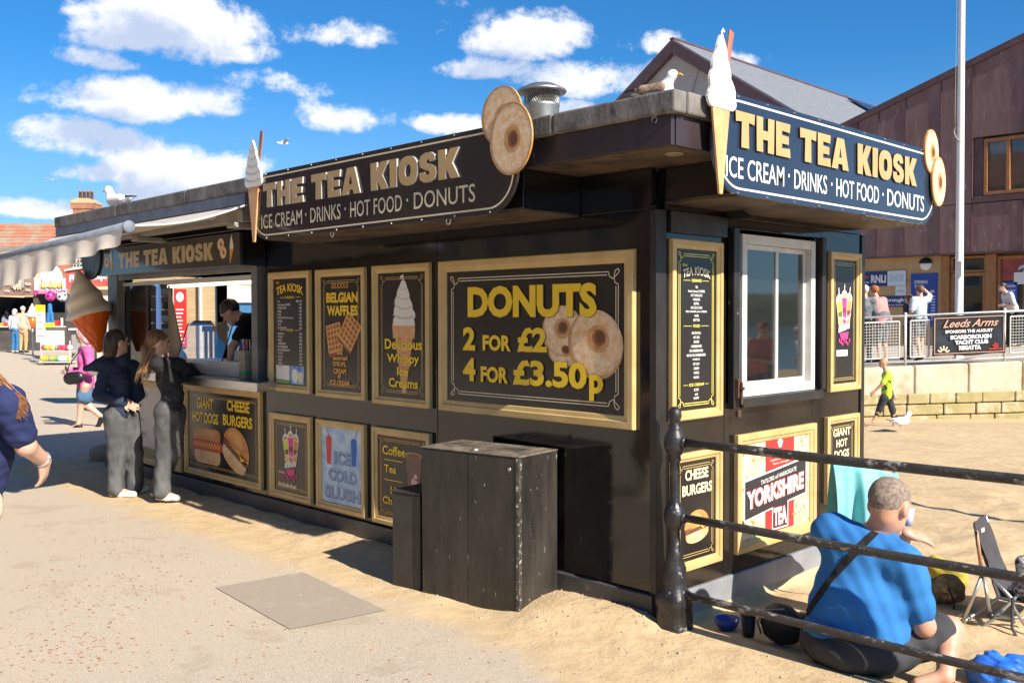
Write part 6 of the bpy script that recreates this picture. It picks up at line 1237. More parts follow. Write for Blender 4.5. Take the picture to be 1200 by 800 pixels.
x = -.6; zt = lambda a: .48 + SL * a; zb = lambda a: -.225 + SL * a * .62 + .235 * sstep(2.9, 3.4, a) * .0
while x < 16:
    w = 1.13 if x > .3 else 1.5; MB().add([(a, b, c) for c in (-.6, -.03) for a, b in ((x + .008, zb(x)), (x + w - .008, zb(x + w)), (x + w - .008, zt(x + w)), (x + .008, zt(x)))], [(3, 2, 1, 0), (4, 5, 6, 7), (0, 1, 5, 4), (1, 2, 6, 5), (2, 3, 7, 6), (3, 0, 4, 7)]).build('concrete_block', QC, t, bevel=.045, seg=3); x += w
MB().add([(-1, -1, -.35), (16, -1, -.35), (16, .9, -.35), (-1, .4, -.35)], [(0, 1, 2, 3)]).build('core', QC, t)
mb = MB(); gz = lambda l: .475 + SL * (l - 3)
mb.grid(24, 12, lambda u, v: tuple(vis(20.3 + 45 * v * v, -2 + 34 * u, gz(-2 + 34 * u) * (1 - v * .0)))); mb.build('terrace_paving', mat('terrace_paving', (.40, .34, .27), .9, col2=(.50, .44, .36), nscale=30, bump=.2, bscale=80, world_co=True), None, kind='structure')
RW = mat('white_grey_rail', (.62, .61, .58), .45, col2=(.50, .49, .46), nscale=10, wear=(.35, .25, .18), wscale=12, wth=(.66, .72))
def L2(px, d=20.15): return (px - 600) / 1123.84 * d
t = facing('quay_railing', 'white galvanised railing with mesh panels along the top of the sea wall', 'railing', 20.15, 0, 0)
xa, xb = L2(985), L2(1400); h0 = lambda x: gz(x) + .02
for zz in (1.03, .06): MB().tube([(xa, h0(xa) + zz, 0), (xb, h0(xb) + zz, 0)], .024, 8).build('rail', RW, t, smooth=True)
for px in (945, 1061, 1177, 1293):
    x = L2(px); MB().tube([(x, h0(x) - .03, 0), (x, h0(x) + 1.06, 0)], .030, 8).build('post', RW, t, smooth=True); MB().ball((x, h0(x) + 1.07, 0), .036, 8, 6).build('post_cap', RW, t, smooth=True)
for (a, b) in ((950, 1054), (1067, 1089), (1184, 1286)):
    x0, x1 = L2(a), L2(b); f0 = lambda x, z: (x, h0(x) + z, 0)
    for p in ([f0(x0, .16), f0(x1, .16)], [f0(x0, .92), f0(x1, .92)], [f0(x0, .16), f0(x0, .92)], [f0(x1, .16), f0(x1, .92)]): MB().tube(p, .017, 6).build('panel_frame', RW, t)
    mb = MB(); x = x0 + .06
    while x < x1 - .02: mb.tube([f0(x, .17), f0(x, .91)], .0055, 4, False); x += .062
    z = .22
    while z < .90: mb.tube([f0(x0 + .01, z), f0(x1 - .01, z)], .0055, 4, False); z += .062
    mb.build('wire_mesh', RW, t, kind='stuff')
x0, x1 = L2(1092.5, 20.05), L2(1178, 20.05); w = x1 - x0; zb0 = h0(x0) + .16
t = facing('banner', 'black vinyl regatta banner with pink script tied to the white railing', 'banner', 20.05, x0, zb0); t.rotation_euler[2] = YAW; BH = .84
def bn(u, v): return (w * u, BH * v + SL * w * u + .015 * math.sin(u * 9) * (1 - v), .015 * math.sin(u * 14 + v * 3) + .012 * math.sin(v * 8))
mb = MB(); mb.grid(30, 12, bn); mb.grid(30, 12, lambda u, v: (bn(u, v)[0], bn(u, v)[1], bn(u, v)[2] - .004)); mb.build('vinyl_sheet', mat('black_vinyl', (.022, .021, .022), .22, col2=(.03, .028, .03), nscale=2, bump=.5, bscale=7), t, smooth=True)
mb = MB(); ribbon(mb, [(.04, .05), (w - .04, .05 + SL * w), (w - .04, BH - .05 + SL * w), (.04, BH - .05)], .014, .033, closed=True); mb.build('printed_border', mat('print_rose_gold', (.55, .32, .24), .4), t)
def bt(s, a, b, y, hh, m, **k): txt(t, s, w * a, BH * y + SL * w * a, w * b, BH * (y + hh) + SL * w * a, m, .034, slope=SL * w * (b - a), **k)
bt('Leeds Arms', .14, .90, .70, .19, MATS['print_rose_gold'], shear=.5, bold=.012); bt('SPONSORS THE AUGUST', .17, .82, .555, .08, WHT, bold=.03); bt('SCARBOROUGH', .24, .80, .40, .105, WHT, bold=.05); bt('YACHT CLUB', .30, .76, .27, .105, WHT, bold=.05); bt('REGATTA', .36, .66, .13, .11, WHT, bold=.05)
bt('SHIPMATES', .77, .95, .11, .04, RED, bold=.02); mb = MB()
for a in range(5): fpoly(mb, [(w * .86, BH * .24 + .03), (w * .86 + .07 * math.cos(a * 1.3 + .3), BH * .24 + .03 + .07 * math.sin(a * 1.3 + .3)), (w * .86 + .05 * math.cos(a * 1.3 + .9), BH * .24 + .03 + .05 * math.sin(a * 1.3 + .9))], .034)
mb.build('printed_emblem', RED, t); mb = MB()
for k in range(5): a = R(20 + 35 * k); ribbon(mb, [(w * .15 + .05 * math.cos(a), BH * .09 + .05 * math.sin(a)), (w * .15 + .13 * math.cos(a), BH * .09 + .15 * math.sin(a))], .03, .034)
mb.build('printed_shell', CREAM, t)
# flagpole
fp = vis(21.6, (1123.6 - 600) / 1123.84 * 21.6, 0); fp.z = gz(10.1)
t = thing('flagpole', 'tall white flagpole with rope cleat behind the white railing', 'flagpole', fp)
MB().lathe([(.14, 0), (.14, .02), (.092, .03), (.088, 1.6), (.076, 5), (.060, 11.5), (.05, 12)], 18).build('pole', mat('white_pole_paint', (.78, .77, .74), .35, col2=(.70, .69, .66), nscale=3), t, smooth=True)
MB().tube([(-.07, -.05, 5.25), (-.12, -.07, 5.10), (-.06, -.09, 4.95), (.05, -.10, 4.85), (-.08, -.06, 4.9)], .014, 6).tube([(-.095, -.06, 5.0), (-.10, -.07, 5.5), (-.075, -.05, 12)], .006, 5).build('rope', mat('rope', (.35, .33, .26), .9), t); MB().box(-.03, .09, -.11, -.07, 1.85, 2.2).build('cleat_box', RW, t, bevel=.01)
# lifeboat shop building: facade runs with the kiosk's long side
Y0 = 24.0; CL = mat('purple_zinc_cladding', (.165, .084, .074), .5, col2=(.225, .130, .112), nscale=1.6, bump=.08, bscale=14, wear=(.38, .29, .27), wscale=4.0, wth=(.585, .67), stretch=(2.6, .5, 1)); CL2 = mat('purple_zinc_dark', (.095, .045, .045), .5, col2=(.13, .072, .07), nscale=3)
TANW = mat('ochre_panel_wall', (.44, .27, .12), .75, col2=(.50, .32, .155), nscale=3, bump=.2, bscale=40); OAK = mat('oak_frame', (.30, .12, .035), .45, col2=(.38, .17, .06), nscale=4, stretch=(3, 1, .5)); DG = glass('dark_shop_glass', (.02, .02, .02), .9)
t = thing('lifeboat_shop', 'purple metal-clad building with ochre ground floor and lifeboat charity shop', 'building', (-12, Y0, .55), FRONT)
X = lambda x: x + 12; Zb = lambda z: z - .55
roof = lambda x: 9.43 + (x + 5.6) * .325
xs = [-13.2, -12.2, -11.2, -10.35, -9.68, -8.85, -7.83, -6.95]; 
def clad(x0, x1, za, zb_, zc=None):   # panel with proud edge seam
    zc = zb_ if zc is None else zc; P = [(X(x0) + .012, Zb(za)), (X(x1) - .012, Zb(za)), (X(x1) - .012, Zb(zc)), (X(x0) + .012, Zb(zb_))]
    o = MB().prism(P, 0, .03).build('cladding_panel', CL, t, bevel=.006); MB().prism([(X(x1) - .011, Zb(za)), (X(x1) + .011, Zb(za)), (X(x1) + .011, Zb(zc)), (X(x1) - .011, Zb(zc))], 0, .055).build('seam', CL2, t)
for a, b in zip(xs, xs[1:]):
    if a > -8: clad(a, b, 4.93, roof(a) - .2, roof(b) - .2)
    else: clad(a, b, 3.55, roof(a) - .2, roof(b) - .2); continue
    clad(a, b, 3.55, 4.91)
for a, b in ((-6.95, -5.6), (-5.6, -4.3), (-4.3, -3), (-3, -1.5), (-1.5, .3), (.3, 2.2)): clad(a, b, 6.76, roof(a) - .2, roof(b) - .2); clad(a, b, 3.55, 4.91)
a_, b_ = -13.2, 2.2
MB().prism([(X(a_), Zb(roof(a_) - .2)), (X(b_), Zb(roof(b_) - .2)), (X(b_), Zb(roof(b_))), (X(a_), Zb(roof(a_)))], -.1, .10).build('verge', CL2, t, bevel=.01)
MB().add([(X(a_), Zb(roof(a_) - .02), .0), (X(b_), Zb(roof(b_) - .02), .0), (X(b_), Zb(roof(b_) - .02), -18), (X(a_), Zb(roof(a_) - .02), -18)], [(0, 1, 2, 3)]).build('roof', mat('slate_grey_roof', (.16, .165, .175), .55, col2=(.22, .225, .235), nscale=4, bump=.2, bscale=12), t)
MB().prism([(X(a_), 0), (X(b_), 0), (X(b_), Zb(roof(b_) - .25)), (X(a_), Zb(roof(a_) - .25))], -17.9, -.5).build('core', TANW, t)
MB().box(X(-13.2), X(-7.9), 0, Zb(3.50), -.5, -.25).build('ochre_wall', TANW, t); MB().box(X(-13.2), X(2.2), Zb(3.50), Zb(3.545), -.5, .03).build('soffit', CL2, t)
for z in (1.3, 2.05, 2.8): MB().box(X(-13.2), X(-7.9), Zb(z), Zb(z) + .012, -.25, -.243).build('wall_joint', mat('joint_shadow_gap', (.22, .13, .06), .9), t)
def win(x0, x1, z0, z1, dz=-.30, mull=(), nm='window', fwid=.10, g=None):
    f = MB().box(X(x0), X(x1), Zb(z0), Zb(z0) + fwid, dz, dz + .12).box(X(x0), X(x1), Zb(z1) - fwid, Zb(z1), dz, dz + .12).box(X(x0), X(x0) + fwid, Zb(z0) + fwid, Zb(z1) - fwid, dz, dz + .12).box(X(x1) - fwid, X(x1), Zb(z0) + fwid, Zb(z1) - fwid, dz, dz + .12)
    for m_ in mull: f.box(X(m_) - fwid / 2, X(m_) + fwid / 2, Zb(z0) + fwid, Zb(z1) - fwid, dz, dz + .12)
    o = f.build(nm, OAK, t, bevel=.01); MB().box(X(x0) + fwid, X(x1) - fwid, Zb(z0) + fwid, Zb(z1) - fwid, dz + .02, dz + .03).build('pane', g or glass('upper_window_glass', (.05, .05, .055), .7), o); return o
win(-6.66, -3.0, 5.12, 6.70, -.12, (-6.02, -4.6)); MB().box(X(-6.95), X(-2.9), Zb(4.93), Zb(5.09), -.1, .07).build('window_sill', CL2, t, bevel=.01)
MB().box(X(-6.93), X(-6.68), Zb(5.1), Zb(6.74), -.4, -.02).build('window_reveal', CL2, t)
for x0, x1 in ((-7.9, -7.66), (-6.66, -6.38)): MB().box(X(x0), X(x1), 0, Zb(3.49), -.45, -.22).build('oak_pillar', OAK, t, bevel=.01)
win(-7.65, -6.67, .62, 2.98, -.42, (), 'shop_door', .09, DG); win(-7.65, -6.67, 3.0, 3.46, -.42, (), 'transom_light', .06, DG); win(-6.37, -3.4, .75, 3.42, -.42, (), 'shop_window', .08, DG)
MB().box(X(-6.28), X(-3.5), Zb(2.72), Zb(3.36), -.385, -.38).build('window_poster', mat('poster_maroon', (.22, .03, .04), .5, col2=(.35, .08, .06), nscale=3), t)
txt(t, '270°', X(-5.95), Zb(2.74), X(-4.75), Zb(3.16), mat('print_pale_blue', (.42, .55, .72), .5), -.375, bold=.03, shear=.3, slope=.05, name='window_lettering')
for (x0, x1, z0, z1, m_) in ((-6.34, -5.86, 2.05, 2.68, BL2), (-5.95, -5.62, 2.62, 2.95, WHT), (-5.42, -5.0, 2.62, 2.98, GREY2), (-5.1, -4.7, 2.15, 2.45, YEL), (-6.2, -6.0, 1.85, 2.0, WHT)):
    o = MB().box(X(x0), X(x1), Zb(z0), Zb(z1), -.372, -.365).build('notice', m_, t)
    if m_ is BL2:
        for z in (2.55, 2.42, 2.2): MB().box(X(x0) + .05, X(x1) - .05, Zb(z), Zb(z) + .05, -.364, -.362).build('printed_bar', PNK2 if z > 2.3 else RED, o)
b = MB().lathe([(.001, .10), (.10, .09), (.17, .04), (.18, 0)], 20, Matrix.Translation((X(-8.34), Zb(3.27) - .0, -.248))).build('bulkhead_lamp', mat('white_diffuser', (.7, .69, .66), .4), t, smooth=True); MB().lathe([(.001, .125), (.12, .11), (.195, .05), (.20, 0)], 20, Matrix.Translation((X(-8.34), Zb(3.27), -.249))).build('lamp_hood', mat('matt_black', (.012, .012, .013), .5), b, smooth=True)
hd = b.children[0].data     # hood keeps only its upper half
bm = bmesh.new(); bm.from_mesh(hd); bmesh.ops.bisect_plane(bm, geom=bm.verts[:] + bm.edges[:] + bm.faces[:], plane_co=(0, Zb(3.27), 0), plane_no=(0, 1, .15), clear_inner=True); bm.to_mesh(hd); bm.free()
NAVY = mat('navy_sign', (.012, .035, .16), .4)
def sgn(nm, label, x0, x1, z0, z1, m_): 
    s = thing(nm, label, 'sign', (x0, Y0 + .248 - .0, z0), FRONT, 'signs on the ochre shop wall'); MB().box(0, x1 - x0, 0, z1 - z0, 0, .03).build('panel', m_, s, bevel=.004); return s, x1 - x0, z1 - z0
s, w, h = sgn('shop_sign', 'navy sign with white charity initials joined to a pale SHOP panel', -10.7, -8.92, 2.66, 3.11, NAVY)
MB().box(w - .56, w + .0, -.0, h, .031, .04).build('white_panel', mat('pale_sign_panel', (.62, .66, .68), .4), s); txt(s, 'RNLI', .93, .10, 1.20, .33, WHT, .0315, bold=.04) if False else txt(s, 'RNLI', .70, .10, 1.17, .34, WHT, .0315, bold=.04)
txt(s, 'SHOP', w - .50, .12, w - .06, .34, mat('print_sky', (.25, .45, .58), .4), .0405, bold=.01); txt(s, 'Lifeboats', .40, .10, .64, .16, WHT, .0315, bold=.02); mb = MB(); ribbon(mb, [(.48, .20), (.50, .33)], .012, .0315); fpoly(mb, [(.50, .33), (.62, .31), (.60, .23), (.50, .25)], .0315); mb.build('printed_flag', RED, s)
s, w, h = sgn('shop_sign', 'small square white notice hanging beneath the SHOP panel', -9.24, -8.92, 2.36, 2.65, MATS['pale_sign_panel']); txt(s, 'OPEN', .05, .10, .27, .17, GREY2, .0315, bold=.01)
s, w, h = sgn('shop_sign', 'long navy sign carrying the town name in white', -10.7, -8.92, 2.02, 2.345, NAVY); txt(s, 'Scarborough', .78, .12, w - .06, .27, WHT, .0315, bold=.03); txt(s, 'Lifeboat Station', 1.15, .04, w - .06, .085, WHT, .0315, bold=.01)
s, w, h = sgn('opening_times_board', 'blue opening times board beneath the round wall lamp', -8.77, -7.99, 1.42, 3.0, mat('mid_blue_board', (.02, .06, .30), .4))
txt(s, 'OPENING', .10, h - .30, .50, h - .20, WHT, .0315, bold=.02); txt(s, 'TIMES', .10, h - .44, .38, h - .34, WHT, .0315, bold=.02); mb = MB()
for k in range(9):
    for c0, c1 in ((.09, .26), (.40, .52), (.60, .72)): fpoly(mb, [(c0, h - .70 - k * .085), (c1, h - .70 - k * .085), (c1, h - .66 - k * .085), (c0, h - .66 - k * .085)], .0315)
mb.build('timetable', mat('print_pale_blue', (.42, .55, .72), .5), s); mb = MB(); ribbon(mb, [(.30, h - .58), (.34, h - .45), (.42, h - .40)], .02, .0315); fpoly(mb, [(.55, h - .57), (.70, h - .57), (.68, h - .49), (.58, h - .51)], .0315); mb.build('printed_emblem', PNK2, s)
# gabled building behind
A = on_d(787, 47, 40); yg = A.y; g = lambda px, py: on_y(px, py, yg)
t = thing('gabled_hall', 'cream gabled hall with purple verge boards and grey roof behind the kiosk', 'building', (A.x, yg, 0)); ap = A.z; l0 = g(722, 118); sl_ = (ap - l0.z) / (A.x - l0.x); hw = 6.5; ez = ap - hw * sl_
loc = lambda x, z: (x, z)
M_ = Matrix(((1, 0, 0, 0), (0, 0, 1, 0), (0, 1, 0, 0), (0, 0, 0, 1)))
MB().prism([(-hw + .4, 0), (hw - .4, 0), (hw - .4, ez + .1), (0, ap - .45), (-hw + .4, ez + .1)], .25, 22, M_).build('gable_wall', mat('cream_render', (.42, .37, .32), .8, col2=(.48, .43, .38), nscale=2), t)
for s_ in (-1, 1):
    MB().prism([(0, ap), (s_ * hw, ez), (s_ * hw, ez - .55), (0, ap - .55)], .0, .22, M_).build('verge_board', CL2, t, bevel=.01)
    MB().prism([(0, ap + .06), (s_ * (hw + .1), ez + .02), (s_ * (hw + .1), ez - .08), (0, ap - .04)], .02, 22.2, M_).build('roof', MATS['slate_grey_roof'], t)
mb = MB(); mb.tube([(-.9, .23, ap - 1.1), (-3.8, .23, ap - 5.6)], .02, 4).tube([(1.2, .23, ap - 1.3), (-.4, .23, ap - 6)], .02, 4).build('wall_joint', GREY2, t)
MB().box(-.10, .10, .0, 22.2, ap + .02, ap + .10).build('ridge_cap', CL2, t)
for y in (14.2, 15.9, 17.6):
    MB().box(0, 2.6, y, y + 1.6, .12, .20, Matrix.Translation((.6, 0, ap - .6 * sl_)) @ Matrix.Rotation(math.atan(sl_), 4, 'Y')).build('solar_panel', mat('solar_glass', (.02, .03, .06), .15), t, bevel=.01)
# people on the terrace and by the door
def tp(px, py, dep): p = on_d(px, py, dep); p.z = gz((p - CAM).dot(RT)); return p
def walker(label, px, dep, H, yaw, **k):
    arms = k.pop('arms', 'down'); st = k.pop('stride', 0); ln = k.pop('lean', 0); base = tp(px, 420, dep) if 'at' not in k else k.pop('at')
    return person(label, std(base, yaw, H, arms, st, ln), H / 1.7, cell=k.pop('cell', .022), group=k.pop('group', 'people on the terrace behind the railing'), **k)
walker('broad person in a pink shirt and grey shorts leaning by the white railing', 1034, 21.6, 1.72, YAW + math.pi * .62, lean=.35, arms='front', top=fabric('salmon_cotton', (.62, .22, .20), (.68, .28, .26)), bot=fabric('grey_shorts', (.16, .17, .19)), leg=.55, shoe=fabric('dark_shoe', (.03, .03, .03)), hair=fabric('ginger_hair', (.40, .15, .05)), hstyle='short', fat=1.5, sleeve=.45)
walker('person in a pale blue top shading the eyes with a raised arm', 1078, 21.8, 1.68, YAW + math.pi * .55, arms='up', top=fabric('pale_blue_top', (.42, .58, .66), (.60, .68, .70), nscale=4), bot=fabric('grey_shorts', (.16, .17, .19)), leg=.4, shoe=fabric('dark_shoe', (.03, .03, .03)), hair=HB, hstyle='short', stride=.12, sleeve=.4)
walker('child in a dark printed top between the pink shirt and the pale blue top', 1065, 22.2, 1.5, YAW + math.pi * .7, top=fabric('plum_print', (.06, .04, .06), (.14, .10, .12)), bot=fabric('dark_leggings', (.05, .045, .05)), leg=.95, shoe=fabric('dark_shoe', (.03, .03, .03)), hair=HB, hstyle='bob')
walker('person in a grey and black jacket at the kiosk end of the terrace', 1013, 21.4, 1.74, YAW + math.pi * .5, top=fabric('grey_black_jacket', (.20, .21, .23), (.03, .03, .03), nscale=5), bot=fabric('black_cotton', (.015, .015, .017)), shoe=fabric('dark_shoe', (.03, .03, .03)), hair=HG, sleeve=1)
walker('person in a white striped shirt bending at the shop window', 1190, 25.6, 1.7, YAW + math.pi, lean=.5, arms='front', top=fabric('white_stripe', (.62, .62, .62), (.5, .5, .5)), bot=fabric('black_cotton', (.015, .015, .017)), shoe=fabric('dark_shoe', (.03, .03, .03)), hair=HD, sleeve=.45)
# ------------------------------------------------------------------ left: stalls, old town roofs, brick shop seen through the hatch
def gnd(dep, lat): p = vis(dep, lat); return ground_z(p.x, p.y)
class Vista:      # upright plane DEP metres out, measured off along its width and height
    def __init__(s, dep): s.d = dep
    def x(s, px): return (px - 600) / 1123.84 * s.d
    def y(s, py): return 1.75 + (371 - py) / 1123.84 * s.d
def brickmat(name, c1, c2, mort, sc=1.0):
    if name in MATS: return MATS[name]
    m = mat(name, c1, .85); nt = m.node_tree; N = nt.nodes; L = nt.links; b = N['Principled BSDF']; tc = N.new('ShaderNodeTexCoord'); br = N.new('ShaderNodeTexBrick'); L.new(tc.outputs['Object'], br.inputs['Vector'])
    br.inputs['Color1'].default_value = (*c1, 1); br.inputs['Color2'].default_value = (*c2, 1); br.inputs['Mortar'].default_value = (*mort, 1); br.inputs['Scale'].default_value = 1; br.inputs['Brick Width'].default_value = .225 * sc; br.inputs['Row Height'].default_value = .075 * sc; br.inputs['Mortar Size'].default_value = .008 * sc
    n = N.new('ShaderNodeTexNoise'); n.inputs['Scale'].default_value = 1.3; n.inputs['Detail'].default_value = 6; L.new(tc.outputs['Object'], n.inputs['Vector']); mx = N.new('ShaderNodeMix'); mx.data_type = 'RGBA'; mx.blend_type = 'MULTIPLY'; mx.inputs[0].default_value = .6; L.new(br.outputs[0], mx.inputs[6]); L.new(n.outputs[0], mx.inputs[7])
    mx2 = N.new('ShaderNodeMix'); mx2.data_type = 'RGBA'; mx2.blend_type = 'MULTIPLY'; mx2.inputs[0].default_value = 1; mx2.inputs[7].default_value = (1.35, 1.35, 1.35, 1); L.new(mx.outputs[2], mx2.inputs[6]); L.new(mx2.outputs[2], b.inputs['Base Color'])
    bp = N.new('ShaderNodeBump'); bp.inputs['Strength'].default_value = .4; bp.inputs['Distance'].default_value = .01; bp.invert = True; L.new(br.outputs['Fac'], bp.inputs['Height']); L.new(bp.outputs[0], b.inputs['Normal']); return m
RB = brickmat('red_brick', (.36, .12, .06), (.46, .18, .09), (.30, .22, .16), 1.6); YB = brickmat('buff_brick', (.56, .38, .18), (.64, .46, .24), (.50, .40, .27))
TILE = mat('red_roof_tiles', (.40, .13, .06), .85, col2=(.34, .20, .13), nscale=.5, bump=.6, bscale=3, wear=(.32, .28, .20), wscale=.5, wth=(.50, .62)); STN = mat('buff_stone', (.50, .40, .24), .85, col2=(.42, .33, .18), nscale=2, bump=.3, bscale=8); YR = mat('yellow_render', (.62, .44, .22), .85, col2=(.68, .50, .27), nscale=1.5)
# old brick house with red tiled roof
V = Vista(70); t = facing('tiled_house', 'old brick house with long red tiled roof rising behind the stalls', 'house', 70, 0, 0)
zr = V.y(253); ze = V.y(325); rx0, rx1 = V.x(-160), V.x(58)
def tiles(x0, x1, zlo, zhi, d0, d1, nm='tile_course'):    # roof slope in overlapping courses
    n = 16
    for k in range(n):
        a, b = k / n, (k + 1) / n; za, zb = zlo + (zhi - zlo) * a, zlo + (zhi - zlo) * b + .03; da, db = d0 + (d1 - d0) * a, d0 + (d1 - d0) * b
        MB().add([(x0, za, da + .10), (x1, za, da + .10), (x1, zb, db + .02), (x0, zb, db + .02), (x0, za, da), (x1, za, da)], [(0, 1, 2, 3), (4, 5, 1, 0)]).build(nm, TILE, t)
tiles(rx0, rx1, ze, zr, 0, -5.5); MB().box(rx0, rx1 + 12, 0, ze + .3, -9, -.4).build('wall', RB, t)
tiles(V.x(60), V.x(112), ze, V.y(258), -1, -6)
MB().add([(V.x(38), zr + .2, -5.4), (V.x(44), zr + .2, -5.4), (V.x(70), ze, .3), (V.x(62), ze, .3), (V.x(38), zr - .4, -5.4), (V.x(62), ze - .6, .3)], [(0, 3, 2, 1), (0, 4, 5, 3)]).build('stone_coping', STN, t)
MB().box(V.x(38), V.x(52), zr - 1.5, V.y(252), -6.3, -5.2).build('chimney', RB, t); MB().box(V.x(36), V.x(58), V.y(252), V.y(249.5), -6.4, -5.1).build('chimney_cap', STN, t, bevel=.03)
MB().box(V.x(47), V.x(51.5), zr - 1, V.y(258), -5.3, -4.9).build('stone_pier', STN, t)
def stack(name, label, dep, x0, x1, y0, y1, pots):
    V = Vista(dep); t = facing(name, label, 'chimney', dep, 0, 0, 'chimney stacks above the roofs'); a, b, c, d = V.x(x0), V.x(x1), V.y(y1), V.y(y0); w = b - a; hgt = d - c
    MB().box(a + w * .1, b - w * .1, c - 6, c + hgt * .45, -w * .8, 0).build('brick_shaft', RB, t); MB().box(a + w * .03, b - w * .03, c + hgt * .45, c + hgt * .60, -w * .87, .07).build('brick_collar', RB, t); MB().box(a, b, c + hgt * .60, c + hgt * .68, -w * .9, .1).build('stone_cap', STN, t, bevel=.04)
    MB().prism([(a + w * .05, c + hgt * .68), (b - w * .05, c + hgt * .68), (b - w * .25, c + hgt * .76), (a + w * .25, c + hgt * .76)], -w * .8, 0).build('stone_flaunching', STN, t)
    for k in range(pots):
        r = w * .30 / pots * .95; cx = a + w * (.5 + (k - (pots - 1) / 2) * .62 / pots * 1.05)
        MB().lathe([(r, c + hgt * .74), (r * .85, c + hgt * .96), (r * 1.05, c + hgt * .96), (r * 1.05, d), (r * .7, d)], 10, Matrix.Translation((0, 0, -w * .4)) @ Matrix(((1, 0, 0, cx), (0, 0, 1, 0), (0, -1, 0, 0), (0, 0, 0, 1)))).build('chimney_pot', mat('terracotta_pot', (.36, .15, .08), .8, col2=(.28, .12, .08), nscale=4), t, smooth=True)
stack('chimney_stack', 'tall red brick chimney stack with four pots beside the roof gull', 66, 84.5, 112, 222, 262, 4)
stack('chimney_stack', 'row of short chimney pots showing over the middle of the kiosk roof', 80, 191, 204, 232.5, 244, 4)
stack('chimney_stack', 'single dark chimney pot showing right of the roof gull', 74, 141, 155, 242, 256, 1)
# yellow building behind the stalls
V = Vista(52); t = facing('yellow_building', 'yellow rendered building with small paned windows behind the stall signs', 'building', 52, 0, 0)
MB().box(V.x(-40), V.x(68), 0, V.y(303), -8, 0).build('wall', YR, t); MB().box(V.x(84), V.x(240), 0, V.y(294), -8, -.3).build('wall', YR, t); MB().box(V.x(68.3), V.x(83.7), 0, V.y(300), -8, .15).build('brick_pier', RB, t)
MB().add([(V.x(-40), V.y(286), .3), (V.x(240), V.y(286), .3), (V.x(240), V.y(262), -5), (V.x(-40), V.y(262), -5)], [(0, 1, 2, 3)]).build('roof', TILE, t) if False else None
def wn(x0, x1, y0, y1, nx=3, ny=3, m_=None):
    a, b, c, d = V.x(x0), V.x(x1), V.y(y1), V.y(y0); f = MB().box(a, b, c, d, .0, .06); o = f.build('window', WUP, t)
    for i in range(nx):
        for j in range(ny): MB().box(a + (b - a) * (i + .12) / nx, a + (b - a) * (i + .88) / nx, c + (d - c) * (j + .12) / ny, c + (d - c) * (j + .88) / ny, .061, .07).build('pane', m_ or glass('town_glass', (.10, .11, .12), .8), o)
wn(32, 38, 308, 319); wn(84.5, 91, 299, 307, 2, 2); wn(92, 98, 299, 307, 2, 2); wn(84.5, 91, 308.5, 316, 2, 2); wn(92, 98, 308.5, 316, 2, 2); wn(14, 20, 310, 322, 2, 2)
MB().prism([(V.x(48), V.y(330)), (V.x(65), V.y(330)), (V.x(65), V.y(310)), (V.x(62), V.y(307.5)), (V.x(51), V.y(307.5)), (V.x(48), V.y(310))], 0, .06).build('white_arch', WUP, t)
# stalls
V = Vista(38); ZG = .42
def stall(label, x0, x1, ytop, ybot, arch, mats, texts, txc):
    t = facing('seafront_stall', label, 'stall', 38, 0, 0, 'seafront stalls in a row'); a, b, c, d = V.x(x0), V.x(x1), V.y(ybot), V.y(ytop); w = b - a
    MB().box(a, b, c, d, 0, .12).build('sign_board', mats[0], t)
    if arch: MB().prism([(a + w * arch[0] + w * arch[2] * math.cos(q_), d - .02 + (V.y(arch[1]) - d) * math.sin(q_)) for q_ in (math.pi * i / 14 for i in range(15))] + [(a + w * arch[0] - w * arch[2], c + (d - c) * .45), (a + w * arch[0] + w * arch[2], c + (d - c) * .45)], .121, .20).build('arched_sign', mats[1], t, bevel=.01)
    if len(mats) > 2: MB().box(a, b, c - .02, c + (d - c) * .22, .122, .14).build('sign_band', mats[2], t)
    for (s, fx0, fx1, fy, fh, m_) in texts: txt(t, s, a + w * fx0, c + (d - c) * fy, a + w * fx1, c + (d - c) * (fy + fh), m_, .21, bold=.03)
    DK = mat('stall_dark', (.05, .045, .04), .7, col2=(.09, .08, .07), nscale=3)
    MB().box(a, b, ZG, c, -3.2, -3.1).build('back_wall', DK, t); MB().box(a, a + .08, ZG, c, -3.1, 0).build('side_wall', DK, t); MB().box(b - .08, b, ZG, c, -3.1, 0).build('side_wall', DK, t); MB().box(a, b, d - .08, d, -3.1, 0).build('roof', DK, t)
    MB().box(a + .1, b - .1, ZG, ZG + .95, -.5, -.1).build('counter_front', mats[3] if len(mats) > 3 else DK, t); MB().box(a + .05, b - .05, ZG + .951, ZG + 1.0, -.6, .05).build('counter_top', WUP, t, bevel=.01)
    for k in range(3): MB().box(a + .2, b - .2, ZG + 1.35 + k * .42, ZG + 1.38 + k * .42, -3.0, -2.7).build('shelf', txc, t)
    for k in range(int(w / .22)): MB().box(a + .2 + k * .22, a + .34 + k * .22, ZG + 1.0, ZG + 1.0 + rq.uniform(.12, .35), -.45, -.25).build('goods', (RED, YEL, BL2, WHT, GREY2, ORG)[rq.randrange(6)], t)
    return t
BRS = mat('brown_stall_sign', (.20, .11, .09), .5, col2=(.30, .20, .17), nscale=2); LIL = mat('lilac_sign', (.50, .50, .60), .5, col2=(.60, .60, .66), nscale=3)
stall('stall under a brown sign with a grey arched crest', -18, 42, 325, 345.5, (.70, 315, .12), (BRS, mat('grey_crest', (.36, .34, .33), .5, col2=(.28, .24, .22), nscale=4)), [('Burgers', .46, .56, .6, .16, CREAM), ('Hot Dogs', .46, .56, .2, .16, CREAM), ('CAFE', .62, .78, .35, .55, CREAM), ('Fish', .86, .97, .6, .16, CREAM), ('Chips', .86, .97, .25, .16, CREAM)], GREY2)
